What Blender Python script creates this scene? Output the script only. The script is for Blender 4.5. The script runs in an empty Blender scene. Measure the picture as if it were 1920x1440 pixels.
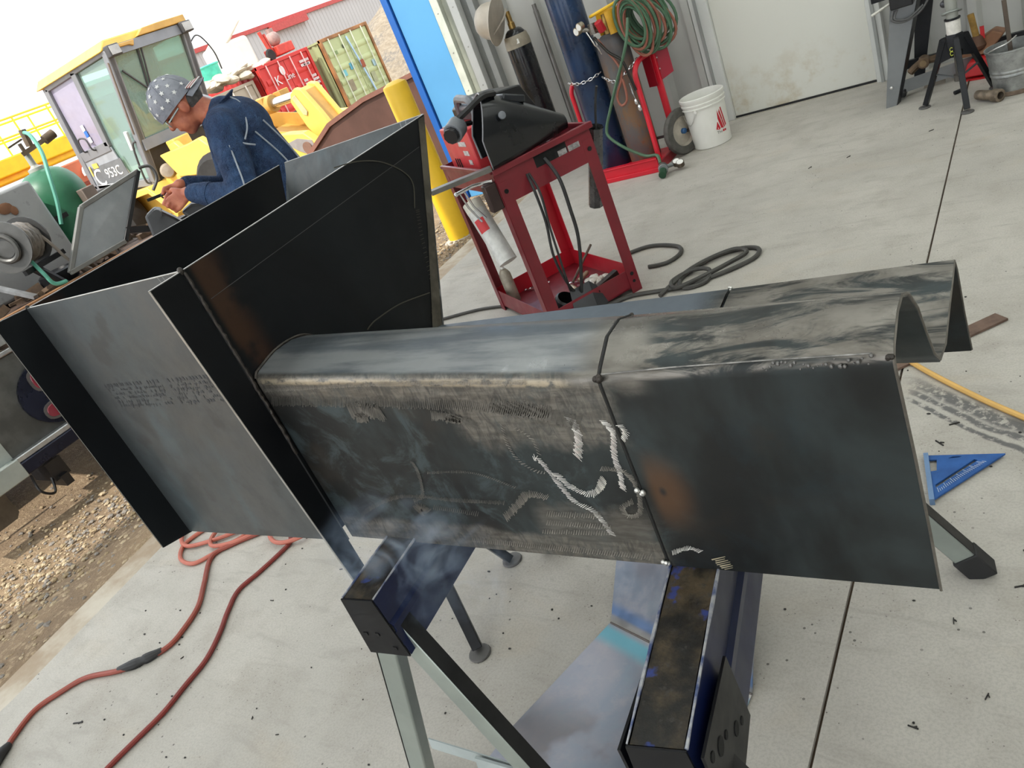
import bpy, bmesh, math, random
from mathutils import Vector, Matrix, Euler, Quaternion
random.seed(7)
S = bpy.context.scene
COL = S.collection

# ---------------------------------------------------------------- camera
cam_d = bpy.data.cameras.new('camera')
cam = bpy.data.objects.new('camera', cam_d); COL.objects.link(cam)
cam_d.sensor_fit = 'HORIZONTAL'; cam_d.sensor_width = 36.0
cam_d.lens = 36.0 * 1442.0 / 1920.0
cam_d.clip_start = 0.05; cam_d.clip_end = 400
RIGHT = Vector((0.8020, 0.4720, -0.3670)); UP = Vector((0.0460, 0.5630, 0.8250)); BACK = Vector((0.5960, -0.6790, 0.4300))
BACK.normalize(); UP = (UP - UP.dot(BACK) * BACK).normalized(); RIGHT = UP.cross(BACK)
cam.matrix_world = Matrix(((RIGHT.x, UP.x, BACK.x, 0), (RIGHT.y, UP.y, BACK.y, 0), (RIGHT.z, UP.z, BACK.z, 1.5), (0, 0, 0, 1)))
S.camera = cam

# ---------------------------------------------------------------- world, sun, exposure
world = bpy.data.worlds.new('hazy_sky'); S.world = world; world.use_nodes = True
bg = world.node_tree.nodes['Background']
bg.inputs[0].default_value = (0.93, 0.97, 1.0, 1); bg.inputs[1].default_value = 1.6
sun_d = bpy.data.lights.new('sun', 'SUN'); sun = bpy.data.objects.new('sun', sun_d); COL.objects.link(sun)
sun_d.energy = 3.2; sun_d.angle = math.radians(0.8); sun_d.color = (1.0, 0.95, 0.86)
sun.rotation_euler = Vector((-0.05, -0.62, 0.80)).to_track_quat('Z', 'Y').to_euler()
sun.location = (-3, -8, 12)
S.view_settings.view_transform = 'Standard'; S.view_settings.look = 'None'
S.view_settings.exposure = 0.43; S.view_settings.gamma = 1.0; S.view_settings.use_curve_mapping = False
S.cycles.use_denoising = True
S.cycles.max_bounces = 8; S.cycles.diffuse_bounces = 5; S.cycles.glossy_bounces = 4
S.cycles.transmission_bounces = 6; S.cycles.volume_bounces = 1; S.cycles.caustics_reflective = False; S.cycles.caustics_refractive = False

# ---------------------------------------------------------------- node helpers
class NT:
    def __init__(s, name):
        s.m = bpy.data.materials.new(name); s.m.use_nodes = True
        s.t = s.m.node_tree; s.p = s.t.nodes['Principled BSDF']
        s._pos = None
    def n(s, typ, **kw):
        nd = s.t.nodes.new(typ)
        for k, v in kw.items(): setattr(nd, k, v)
        return nd
    def link(s, a, b): s.t.links.new(a, b)
    def put(s, sock, v):
        if hasattr(v, 'is_linked') or isinstance(v, bpy.types.NodeSocket): s.link(v, sock)
        else: sock.default_value = v
    def pos(s):
        if s._pos is None: s._pos = s.n('ShaderNodeNewGeometry').outputs['Position']
        return s._pos
    def obj(s): return s.n('ShaderNodeTexCoord').outputs['Object']
    def math(s, op, a, b=0.0, c=None, clamp=False):
        nd = s.n('ShaderNodeMath', operation=op, use_clamp=clamp)
        s.put(nd.inputs[0], a); s.put(nd.inputs[1], b)
        if c is not None: s.put(nd.inputs[2], c)
        return nd.outputs[0]
    def vmul(s, v, k):
        nd = s.n('ShaderNodeVectorMath', operation='MULTIPLY'); s.put(nd.inputs[0], v); nd.inputs[1].default_value = k
        return nd.outputs[0]
    def sep(s, v):
        nd = s.n('ShaderNodeSeparateXYZ'); s.put(nd.inputs[0], v); return nd.outputs
    def noise(s, vec, scale=5, detail=4, rough=.55, dist=0.0):
        nd = s.n('ShaderNodeTexNoise'); s.put(nd.inputs['Vector'], vec)
        nd.inputs['Scale'].default_value = scale; nd.inputs['Detail'].default_value = detail
        nd.inputs['Roughness'].default_value = rough; nd.inputs['Distortion'].default_value = dist
        return nd.outputs['Fac']
    def voro(s, vec, scale=5, feature='F1', out='Distance'):
        nd = s.n('ShaderNodeTexVoronoi', feature=feature); s.put(nd.inputs['Vector'], vec); nd.inputs['Scale'].default_value = scale
        return nd.outputs[out]
    def step(s, v, a, b, lo=0.0, hi=1.0):
        nd = s.n('ShaderNodeMapRange', interpolation_type='SMOOTHSTEP'); s.put(nd.inputs[0], v)
        nd.inputs[1].default_value = a; nd.inputs[2].default_value = b; nd.inputs[3].default_value = lo; nd.inputs[4].default_value = hi
        return nd.outputs[0]
    def mix(s, f, a, b, blend='MIX'):
        nd = s.n('ShaderNodeMix', data_type='RGBA', blend_type=blend)
        s.put(nd.inputs[0], f)
        for i, v in ((6, a), (7, b)):
            if isinstance(v, (tuple, list)): nd.inputs[i].default_value = (*v[:3], 1)
            else: s.link(v, nd.inputs[i])
        return nd.outputs[2]
    def bump(s, h, strength=.3, dist=.01):
        nd = s.n('ShaderNodeBump'); nd.inputs['Strength'].default_value = strength; nd.inputs['Distance'].default_value = dist
        s.link(h, nd.inputs['Height']); s.link(nd.outputs[0], s.p.inputs['Normal'])
    def base(s, v): 
        if isinstance(v, (tuple, list)): s.p.inputs['Base Color'].default_value = (*v[:3], 1)
        else: s.link(v, s.p.inputs['Base Color'])
    def rough(s, v): s.put(s.p.inputs['Roughness'], v)
    def metal(s, v): s.put(s.p.inputs['Metallic'], v)

def srgb(r, g, b):
    f = lambda c: (c / 255 / 12.92) if c / 255 <= .04045 else ((c / 255 + .055) / 1.055) ** 2.4
    return (f(r), f(g), f(b))
MC = {}
def mat(name, col, rough=.5, metal=0., var=.18, vs=6., bump=0., bs=80., col2=None, spots=0., coat=0., trans=0., ior=1.45, spec=.5):
    """procedural painted/metal/plastic surface: two noises vary the colour, roughness and relief"""
    if name in MC: return MC[name]
    N = NT(name); o = N.obj()
    c2 = col2 if col2 else tuple(c * (1 - var) for c in col)
    f = N.step(N.noise(o, vs, 5, .6), .35, .65)
    c = N.mix(f, col, c2)
    if spots:
        c = N.mix(N.math('MULTIPLY', N.step(N.noise(o, vs * 5, 3, .6), .62, .68), spots), c, tuple(x * .25 for x in col))
    N.base(c); N.metal(metal)
    N.rough(N.step(N.noise(o, vs * 2.3, 3), .2, .8, max(.03, rough - .08), min(1, rough + .08)))
    if bump: N.bump(N.noise(o, bs, 3, .6), bump, .004)
    if spec != .5: N.p.inputs['Specular IOR Level'].default_value = spec
    if coat: N.p.inputs['Coat Weight'].default_value = coat
    if trans: N.p.inputs['Transmission Weight'].default_value = trans; N.p.inputs['IOR'].default_value = ior
    MC[name] = N.m
    return N.m

# ---------------------------------------------------------------- mesh helpers
class MB:
    def __init__(s): s.v = []; s.f = []
    def add(s, vs, fs):
        o = len(s.v); s.v += [Vector(p) for p in vs]; s.f += [tuple(i + o for i in f) for f in fs]; return s
    def box(s, lo, hi, M=None):
        (a, b, c), (d, e, f) = lo, hi
        vs = [Vector(p) for p in ((a, b, c), (d, b, c), (d, e, c), (a, e, c), (a, b, f), (d, b, f), (d, e, f), (a, e, f))]
        if M is not None: vs = [M @ p for p in vs]
        return s.add(vs, [(0, 3, 2, 1), (4, 5, 6, 7), (0, 1, 5, 4), (1, 2, 6, 5), (2, 3, 7, 6), (3, 0, 4, 7)])
    def cbox(s, c, size, M=None):
        h = [x / 2 for x in size]
        T = Matrix.Translation(c) @ (M.to_4x4() if M is not None else Matrix())
        return s.box((-h[0], -h[1], -h[2]), (h[0], h[1], h[2]), T)
    def bar(s, a, b, w, h, up=(0, 0, 1)):
        """rectangular bar from a to b, w across, h along up"""
        a, b = Vector(a), Vector(b); d = (b - a).normalized(); u = Vector(up)
        u = (u - u.dot(d) * d)
        if u.length < 1e-4: u = d.orthogonal()
        u.normalize(); r = d.cross(u)
        vs = []
        for p in (a, b):
            for i, j in ((-1, -1), (1, -1), (1, 1), (-1, 1)): vs.append(p + r * (i * w / 2) + u * (j * h / 2))
        return s.add(vs, [(0, 1, 2, 3), (7, 6, 5, 4), (0, 4, 5, 1), (1, 5, 6, 2), (2, 6, 7, 3), (3, 7, 4, 0)])
    def tube(s, pts, r, n=10, closed=False, caps=True):
        pts = [Vector(p) for p in pts]; k = len(pts)
        rr = r if isinstance(r, (list, tuple)) else [r] * k
        rings = []; prev = None
        for i, p in enumerate(pts):
            a = pts[i - 1] if (i > 0 or closed) else p
            b = pts[(i + 1) % k] if (i < k - 1 or closed) else p
            d = (b - a)
            if d.length < 1e-9: d = Vector((0, 0, 1))
            d.normalize()
            if prev is None: u = d.orthogonal().normalized()
            else:
                u = prev - prev.dot(d) * d
                u = u.normalized() if u.length > 1e-6 else d.orthogonal().normalized()
            prev = u; w = d.cross(u)
            rings.append([p + (u * math.cos(t) + w * math.sin(t)) * rr[i] for t in [2 * math.pi * j / n for j in range(n)]])
        vs = [q for R in rings for q in R]; fs = []
        m = k if closed else k - 1
        for i in range(m):
            a0 = i * n; b0 = ((i + 1) % k) * n
            for j in range(n): fs.append((a0 + j, a0 + (j + 1) % n, b0 + (j + 1) % n, b0 + j))
        if caps and not closed: fs += [tuple(range(n))[::-1], tuple(range((k - 1) * n, k * n))]
        return s.add(vs, fs)
    def cyl(s, a, b, r, n=20, r2=None): return s.tube([a, b], [r, r if r2 is None else r2], n)
    def lathe(s, prof, origin=(0, 0, 0), axis=(0, 0, 1), n=28, caps=True):
        """prof: list of (radius, height) along axis"""
        ax = Vector(axis).normalized(); u = Vector((1, 0, 0)) if abs(ax.x) < .9 else Vector((0, 1, 0))
        u = (u - u.dot(ax) * ax).normalized(); w = ax.cross(u); o = Vector(origin)
        vs = [o + ax * h + (u * math.cos(2 * math.pi * j / n) + w * math.sin(2 * math.pi * j / n)) * r for r, h in prof for j in range(n)]
        fs = [(i * n + j, i * n + (j + 1) % n, (i + 1) * n + (j + 1) % n, (i + 1) * n + j) for i in range(len(prof) - 1) for j in range(n)]
        if caps and prof[0][0] > 1e-6: fs.append(tuple(range(n))[::-1])
        if caps and prof[-1][0] > 1e-6: fs.append(tuple(range((len(prof) - 1) * n, len(prof) * n)))
        return s.add(vs, fs)
    def prism(s, poly, a, b):
        """polygon poly (3D points) extruded by the vector a->b"""
        d = Vector(b) - Vector(a); n = len(poly); P = [Vector(p) for p in poly]
        return s.add(P + [p + d for p in P], [tuple(range(n))[::-1], tuple(range(n, 2 * n))] + [(i, (i + 1) % n, n + (i + 1) % n, n + i) for i in range(n)])
    def plate(s, poly, t):
        """flat polygon with thickness t centred on its plane"""
        P = [Vector(p) for p in poly]; nn = Vector()
        for i in range(len(P)): nn += P[i].cross(P[(i + 1) % len(P)])
        nn.normalize()
        return s.prism([p - nn * t / 2 for p in P], (0, 0, 0), nn * t)
    def ell(s, c, r, n=16, m=10, M=None):
        vs = []; fs = []; c = Vector(c)
        R = M if M is not None else Matrix.Identity(3)
        for i in range(m + 1):
            th = math.pi * i / m
            for j in range(n):
                ph = 2 * math.pi * j / n
                vs.append(c + R @ Vector((r[0] * math.sin(th) * math.cos(ph), r[1] * math.sin(th) * math.sin(ph), r[2] * math.cos(th))))
        for i in range(m):
            for j in range(n): fs.append((i * n + j, (i + 1) * n + j, (i + 1) * n + (j + 1) % n, i * n + (j + 1) % n))
        return s.add(vs, fs)
    def caps(s, a, b, ra, rb, n=14):
        """tapered capsule"""
        a, b = Vector(a), Vector(b); d = b - a; L = max(d.length, 1e-6); d = d / L
        pts = []; rr = []
        for i in range(5): t = math.pi / 2 * i / 4; pts.append(a - d * ra * math.cos(t)); rr.append(max(1e-4, ra * math.sin(t)))
        for i in range(4, -1, -1): t = math.pi / 2 * i / 4; pts.append(b + d * rb * math.cos(t)); rr.append(max(1e-4, rb * math.sin(t)))
        return s.tube(pts, rr, n)
    def sheet(s, prof_rows, t, axis='y'):
        """grid of points (rows of equal length) given a thickness t along averaged normals"""
        R = [[Vector(p) for p in row] for row in prof_rows]; a, b = len(R), len(R[0])
        nor = [[None] * b for _ in range(a)]
        for i in range(a):
            for j in range(b):
                du = R[min(i + 1, a - 1)][j] - R[max(i - 1, 0)][j]; dv = R[i][min(j + 1, b - 1)] - R[i][max(j - 1, 0)]
                nor[i][j] = du.cross(dv).normalized()
        vs = [R[i][j] for i in range(a) for j in range(b)] + [R[i][j] - nor[i][j] * t for i in range(a) for j in range(b)]
        o = a * b; I = lambda i, j: i * b + j; fs = []
        for i in range(a - 1):
            for j in range(b - 1):
                q = (I(i, j), I(i + 1, j), I(i + 1, j + 1), I(i, j + 1)); fs.append(q); fs.append(tuple(x + o for x in q[::-1]))
        for i in range(a - 1):
            fs.append((I(i, 0), I(i + 1, 0), I(i + 1, 0) + o, I(i, 0) + o)); fs.append((I(i + 1, b - 1), I(i, b - 1), I(i, b - 1) + o, I(i + 1, b - 1) + o))
        for j in range(b - 1):
            fs.append((I(0, j + 1), I(0, j), I(0, j) + o, I(0, j + 1) + o)); fs.append((I(a - 1, j), I(a - 1, j + 1), I(a - 1, j + 1) + o, I(a - 1, j) + o))
        return s.add(vs, fs)
    def mesh(s, name, off=(0, 0, 0), rotz=0.0, smooth=35):
        me = bpy.data.meshes.new(name); o = Vector(off)
        if rotz:
            R = Matrix.Rotation(-rotz, 3, 'Z'); V = [R @ (v - o) for v in s.v]
        else: V = [v - o for v in s.v]
        me.from_pydata([tuple(v) for v in V], [], s.f); me.validate()
        bm = bmesh.new(); bm.from_mesh(me); bmesh.ops.recalc_face_normals(bm, faces=bm.faces); bm.to_mesh(me); bm.free()
        me.polygons.foreach_set('use_smooth', [True] * len(me.polygons))
        me.set_sharp_from_angle(angle=math.radians(smooth))
        return me

def curve_pts(ctrl, k=6, closed=False):
    """Catmull-Rom through the control points"""
    P = [Vector(p) for p in ctrl]; n = len(P); out = []
    g = (lambda i: P[i % n]) if closed else (lambda i: P[max(0, min(n - 1, i))])
    for i in range(n if closed else n - 1):
        a, b, c, d = g(i - 1), g(i), g(i + 1), g(i + 2)
        for j in range(k):
            t = j / k
            out.append(.5 * ((2 * b) + (c - a) * t + (2 * a - 5 * b + 4 * c - d) * t * t + (3 * b - a - 3 * c + d) * t ** 3))
    if not closed: out.append(P[-1])
    return out

def tag(o, label=None, cat=None, group=None, kind=None):
    if label: o['label'] = label
    if cat: o['category'] = cat
    if group: o['group'] = group
    if kind: o['kind'] = kind
    return o
def link(name, me, m, parent=None, loc=(0, 0, 0), bevel=0.0, seg=2):
    o = bpy.data.objects.new(name, me); COL.objects.link(o)
    if m is not None and not me.materials: me.materials.append(m)
    o.location = loc
    if parent is not None: o.parent = parent
    if bevel:
        b = o.modifiers.new('bevel', 'BEVEL'); b.width = bevel; b.segments = seg; b.limit_method = 'ANGLE'; b.angle_limit = math.radians(40)
        b.harden_normals = False
    return o
class Thing:
    """an Empty at the thing's base; its parts are given in local coordinates (world=False) or world ones (world=True)"""
    def __init__(s, name, label, cat, loc=(0, 0, 0), rotz=0.0, group=None, world=True, kind=None):
        s.o = bpy.data.objects.new(name, None); COL.objects.link(s.o); s.o.empty_display_size = .1
        s.o.location = loc; s.o.rotation_euler = (0, 0, rotz); s.loc = loc; s.rz = rotz; s.world = world
        tag(s.o, label, cat, group, kind)
    def part(s, name, mb, m, parent=None, bevel=0.0, seg=2, smooth=35, label=None, kind=None):
        me = mb.mesh(name, s.loc if s.world else (0, 0, 0), s.rz if s.world else 0.0, smooth)
        o = link(name, me, m, parent or s.o, bevel=bevel, seg=seg)
        if label: o['label'] = label
        if kind: o['kind'] = kind
        return o
def single(name, mb, m, label, cat, loc, rotz=0.0, group=None, bevel=0.0, seg=2, smooth=35, kind=None):
    o = link(name, mb.mesh(name, loc, rotz, smooth), m, None, loc, bevel, seg); o.rotation_euler = (0, 0, rotz)
    return tag(o, label, cat, group, kind)
def struct(name, mb, m, parent=None, smooth=35, bevel=0.0):
    o = link(name, mb.mesh(name, (0, 0, 0), 0, smooth), m, parent, bevel=bevel)
    if parent is None: o['kind'] = 'structure'
    return o
def text(name, s, size, M, m, parent, loc=(0, 0, 0), align='CENTER', ext=.0006, rotz=0.0, space=1.0):
    """lettering as thin raised mesh, M places it in world space (x right, y up)"""
    cu = bpy.data.curves.new(name, 'FONT'); cu.body = s; cu.size = size; cu.align_x = align; cu.align_y = 'CENTER'; cu.extrude = ext; cu.space_character = space
    cu.resolution_u = 3
    to = bpy.data.objects.new(name + '_tmp', cu); COL.objects.link(to)
    dg = bpy.context.evaluated_depsgraph_get(); me = bpy.data.meshes.new_from_object(to.evaluated_get(dg))
    bpy.data.objects.remove(to); bpy.data.curves.remove(cu)
    R = Matrix.Rotation(-rotz, 4, 'Z') @ Matrix.Translation(-Vector(loc))
    me.transform(R @ M); me.materials.clear()
    return link(name, me, m, parent)
def frame_at(origin, xdir, ydir):
    x = Vector(xdir).normalized(); y = Vector(ydir); y = (y - y.dot(x) * x).normalized(); z = x.cross(y)
    return Matrix(((x.x, y.x, z.x, origin[0]), (x.y, y.y, z.y, origin[1]), (x.z, y.z, z.z, origin[2]), (0, 0, 0, 1)))
def copy_thing(root, loc=None, rotz=None, label=None):
    r = root.copy(); COL.objects.link(r)
    if loc is not None: r.location = loc
    if rotz is not None: r.rotation_euler = (0, 0, rotz)
    if label: r['label'] = label
    for ch in list(root.children):
        c = ch.copy(); COL.objects.link(c); c.parent = r
        for g in list(ch.children):
            d = g.copy(); COL.objects.link(d); d.parent = c
    return r
# ================================================================ materials of the place
def m_concrete():
    N = NT('concrete'); p = N.pos(); X, Y, Z = N.sep(p)
    a = N.noise(p, .9, 6, .6); b = N.noise(p, 5, 6, .62); c = N.noise(p, 60, 3, .6)
    col = N.mix(N.step(a, .35, .68), (.49, .46, .415), (.40, .378, .34))
    col = N.mix(N.math('MULTIPLY', N.step(b, .45, .75), .55), col, (.33, .30, .26))
    warm = N.step(N.noise(N.vmul(p, (.6, 1.4, 1)), 2.2, 5, .6, .6), .56, .72)
    col = N.mix(N.math('MULTIPLY', warm, .35), col, (.45, .38, .29))
    # trowel smears running along the bay
    sm = N.noise(N.vmul(p, (2.0, 9.0, 1)), 1.6, 5, .6, .8)
    col = N.mix(N.math('MULTIPLY', N.step(sm, .53, .71), .4), col, (.29, .265, .235))
    blot = N.step(N.noise(p, 2.6, 7, .68, .4), .42, .66); col = N.mix(N.math('MULTIPLY', blot, .35), col, (.36, .335, .295))
    col = N.mix(N.math('MULTIPLY', N.step(N.noise(p, 150, 3, .7), .42, .62), .28), col, (.25, .235, .21))
    col = N.mix(N.math('MULTIPLY', N.step(N.noise(p, 34, 5, .75), .55, .72), .35), col, (.26, .24, .21))
    # dark specks of grinding dust and spatter
    v = N.voro(p, 26); sp = N.math('MULTIPLY', N.math('LESS_THAN', v, .085), N.step(N.noise(p, 3.1, 2), .48, .6))
    col = N.mix(N.math('MULTIPLY', sp, .8), col, (.06, .055, .05))
    v2 = N.voro(p, 75); sp2 = N.math('MULTIPLY', N.math('LESS_THAN', v2, .13), N.step(N.noise(p, 5, 2), .5, .62))
    col = N.mix(N.math('MULTIPLY', sp2, .6), col, (.09, .08, .075))
    # black dragged marks where hot slag was swept, beside the joint
    u = N.math('ADD', N.math('MULTIPLY', X, .77), N.math('MULTIPLY', Y, .64))
    w = N.math('SUBTRACT', N.math('MULTIPLY', X, .64), N.math('MULTIPLY', Y, -.77))
    box = N.math('MULTIPLY', N.math('MULTIPLY', N.step(X, -.47, -.40), N.step(X, .15, -.02)), N.math('MULTIPLY', N.step(Y, 1.55, 1.7), N.step(Y, 2.35, 2.15)))
    n2 = N.noise(p, 30, 4, .7)
    for d0, wd in ((1.397, .012), (1.432, .016), (1.475, .035)):
        ln = N.math('ABSOLUTE', N.math('SUBTRACT', N.math('ADD', w, N.math('MULTIPLY', N.noise(p, 6, 3), .05)), d0))
        k = N.math('MULTIPLY', N.math('MULTIPLY', N.step(ln, wd, wd * .4), N.step(n2, .38, .52)), box)
        col = N.mix(N.math('MULTIPLY', k, .85), col, (.07, .07, .075))
    N.base(col); N.rough(N.step(b, .2, .8, .55, .8))
    N.bump(N.math('ADD', N.math('MULTIPLY', c, .5), b), .12, .004)
    return N.m
def m_dirt():
    N = NT('dirt'); p = N.pos()
    a = N.noise(p, 1.2, 6, .65); b = N.noise(p, 22, 6, .7)
    col = N.mix(N.step(a, .35, .65), (.30, .21, .125), (.21, .145, .09))
    col = N.mix(N.step(b, .5, .66), col, (.40, .30, .19))
    N.base(col); N.rough(.95); N.bump(N.math('ADD', b, N.noise(p, 70, 4)), .7, .02)
    return N.m
CONC = m_concrete(); DIRT = m_dirt()
# ================================================================ the shop: floor, wall, roof
fl = MB(); fl.box((-.466, -6, -.14), (7, 6.06, 0)); FLOOR = struct('floor', fl, CONC)
sl = MB(); sl.prism([(-.474, -6, -.14), (-.474, 6.06, -.14), (-3.70, 6.06, -.14), (-3.56, 4.46, -.14), (-3.34, 1.25, -.14), (-3.21, .4, -.14), (-3.04, -6, -.14)], (0, 0, 0), (0, 0, .14))
struct('concrete_slab', sl, CONC, FLOOR)
sl = MB(); sl.prism([(-3.705, 6.06, -.14), (-3.565, 4.46, -.14), (-3.345, 1.25, -.14), (-3.215, .4, -.14), (-3.045, -6, -.14), (-3.2, -6, -.14), (-3.37, .4, -.14), (-3.5, 1.25, -.14), (-3.72, 4.46, -.14), (-3.86, 6.06, -.14)], (0, 0, 0), (0, 0, .136))
struct('slab_edge', sl, mat('concrete_edge', (.52, .47, .39), .8, 0, .25, 3, bump=.3, col2=(.34, .26, .18)), FLOOR)
jb = MB(); jb.box((-.475, -6, -.14), (-.465, 6.06, -.012)); struct('joint_filler', jb, mat('joint_dirt', (.09, .06, .04), .95, bump=.4), FLOOR)
# outside ground: dirt apron with rises
def ground():
    mb = MB(); xs = [-3.2 - .25 * i for i in range(30)] + [-10.7 - 2.5 * i for i in range(32)]; ys = [-14 + 1.5 * i for i in range(10)] + [1 + .25 * i for i in range(36)] + [10 + 3 * i for i in range(30)]
    xs = sorted(set(xs)); ys = sorted(set(ys)); vs = []
    for x in xs:
        for y in ys:
            d = -3.4 - x
            z = -.012 - .14 * min(1, max(0, (d) / 1.3)) if d > 0 else -.05
            h = math.sin(x * 2.1 + y * 1.3) * .012 + math.sin(x * 5.3 - y * 3.7) * .008
            vs.append((x, y, z + (h if d > .3 else 0)))
    n = len(ys)
    fs = [(i * n + j, (i + 1) * n + j, (i + 1) * n + j + 1, i * n + j + 1) for i in range(len(xs) - 1) for j in range(n - 1)]
    mb.add(vs, fs); return struct('ground', mb, DIRT)
ground()
# ribbed steel liner of the far wall (y = 6.06), its ribs real
WALLM = mat('wall_steel', (.50, .50, .475), .42, .15, .08, 2.0)
def ribbed(x0, x1, z0, z1, y, pitch=.30):
    mb = MB(); prof = []; x = x0
    while x < x1 - 1e-6:
        for dx, dy in ((0, 0), (.18, 0), (.20, -.06), (.25, -.06), (.275, 0)):
            if x + dx < x1: prof.append((x + dx, y + dy))
        x += pitch
    prof.append((x1, y))
    rows = [[(a, b, z) for a, b in prof] for z in (z0, z1)]
    mb.sheet(rows, -.002); return mb
WALL = struct('wall_far', ribbed(-3.95, -2.16, -.0, 4.6, 6.06), WALLM, smooth=20)
struct('liner_sheet', ribbed(-.98, 7, 0, 4.6, 6.06), WALLM, WALL, smooth=20)
mb = MB(); mb.box((-2.2, 6.03, 2.14), (-.96, 6.07, 4.6)); struct('header_panel', mb, WALLM, WALL)
mb = MB(); mb.box((-3.95, 6.1, 0), (7, 6.16, 4.7)); struct('outer_sheet', mb, WALLM, WALL)
# walk door in the wall
DOORM = NT('door_paint')
_p = DOORM.pos(); _x, _y, _z = DOORM.sep(_p)
_d = DOORM.math('MULTIPLY', DOORM.step(_z, .55, .05), DOORM.step(DOORM.noise(_p, 4.5, 6, .65), .46, .68))
DOORM.base(DOORM.mix(DOORM.math('MULTIPLY', _d, .7), (.66, .655, .60), (.46, .38, .25))); DOORM.rough(.4)
d = MB(); d.box((-2.06, 6.025, .0165), (-1.05, 6.07, 2.08)); DOOR = struct('door_1', d, DOORM.m, bevel=.003)
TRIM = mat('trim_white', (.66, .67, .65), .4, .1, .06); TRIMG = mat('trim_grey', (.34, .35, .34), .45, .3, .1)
for nm, x0, x1, y0, m in (('door_jamb', -2.19, -2.06, 5.99, TRIM), ('door_jamb', -1.05, -.965, 5.99, TRIM)):
    q = MB(); q.box((x0, y0, 0), (x1, 6.08, 2.14)); struct(nm, q, m, DOOR, bevel=.004)
q = MB(); q.box((-2.155, 5.975, 0), (-2.135, 5.992, 2.14)); struct('jamb_bead', q, TRIMG, DOOR)
q = MB(); q.box((-1.02, 5.975, 0), (-1.0, 5.992, 2.14)); struct('jamb_bead', q, TRIMG, DOOR)
q = MB(); q.box((-2.19, 5.99, 2.08), (-.965, 6.08, 2.16)); struct('door_head', q, TRIM, DOOR)
q = MB(); q.box((-2.06, 6.0, .0), (-1.05, 6.012, .005)); struct('threshold', q, mat('alu', (.55, .50, .44), .45, .5), DOOR)
q = MB(); q.box((-2.06, 6.02, .001), (-1.05, 6.06, .016)); struct('door_sweep', q, mat('rubber_black', (.015, .015, .016), .7), DOOR)
# jamb of the big doorway: stepped trims and track
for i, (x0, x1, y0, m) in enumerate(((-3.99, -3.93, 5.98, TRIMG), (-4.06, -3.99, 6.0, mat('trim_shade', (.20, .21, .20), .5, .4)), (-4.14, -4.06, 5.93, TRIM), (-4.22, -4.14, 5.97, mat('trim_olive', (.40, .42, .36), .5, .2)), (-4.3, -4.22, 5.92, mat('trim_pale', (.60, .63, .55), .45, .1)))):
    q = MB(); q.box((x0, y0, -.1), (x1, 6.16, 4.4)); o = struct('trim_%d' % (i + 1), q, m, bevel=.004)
    if i in (2, 4):
        for k in range(12):
            b = MB(); b.lathe([(.007, 0), (.006, .004), (0.0, .006)], ((x0 + x1) / 2, y0, .2 + .33 * k), (0, -1, 0), 8); struct('screw', b, mat('zinc', (.6, .6, .58), .35, .9), o)
# blue steel leaf of the big door, folded open outside the jamb
BLUE = mat('door_blue', srgb(88, 155, 205), .45, 0, .08, 1.2)
t = MB(); t.box((-4.72, 5.95, -.08), (-4.32, 6.05, 4.4)); BD = struct('door_2', t, BLUE, bevel=.006)
t = MB(); t.box((-4.80, 5.93, -.08), (-4.73, 6.05, 4.4)); struct('leaf_edge', t, mat('door_blue_edge', srgb(30, 95, 175), .4, 0, .08), BD, bevel=.004)
# roof and the far side walls (out of frame, they shade the shop)
SKY = NT('added_skylight'); _t = SKY.t; _t.nodes.remove(SKY.p); _tl = SKY.n('ShaderNodeBsdfTranslucent'); _tl.inputs[0].default_value = (.86, .88, .86, 1); SKY.link(_tl.outputs[0], _t.nodes['Material Output'].inputs['Surface'])
ROOFM = mat('roof_insulation', (.62, .62, .6), .8); CEIL = None
x = -4.35
for i in range(6):
    q = MB(); q.box((x, -6, 4.6), (x + .9, 6.2, 4.75)); o = struct('ceiling' if CEIL is None else 'roof_panel', q, ROOFM, CEIL); CEIL = CEIL or o
    q = MB(); q.box((x + .9, -6, 4.70), (x + 1.95, 6.2, 4.705)); struct('added_skylight', q, SKY.m, CEIL)  # unseen translucent strips, added to brighten the shop floor
    x += 1.95
q = MB(); q.box((-4.35, -6, 3.75), (-4.2, 6.1, 4.6)); struct('wall_left', q, WALLM)
q = MB(); q.box((7, -6, 0), (7.1, 6.2, 4.6)); struct('wall_right', q, mat('wall_dark_sheet', (.25, .25, .24), .7))
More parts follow.
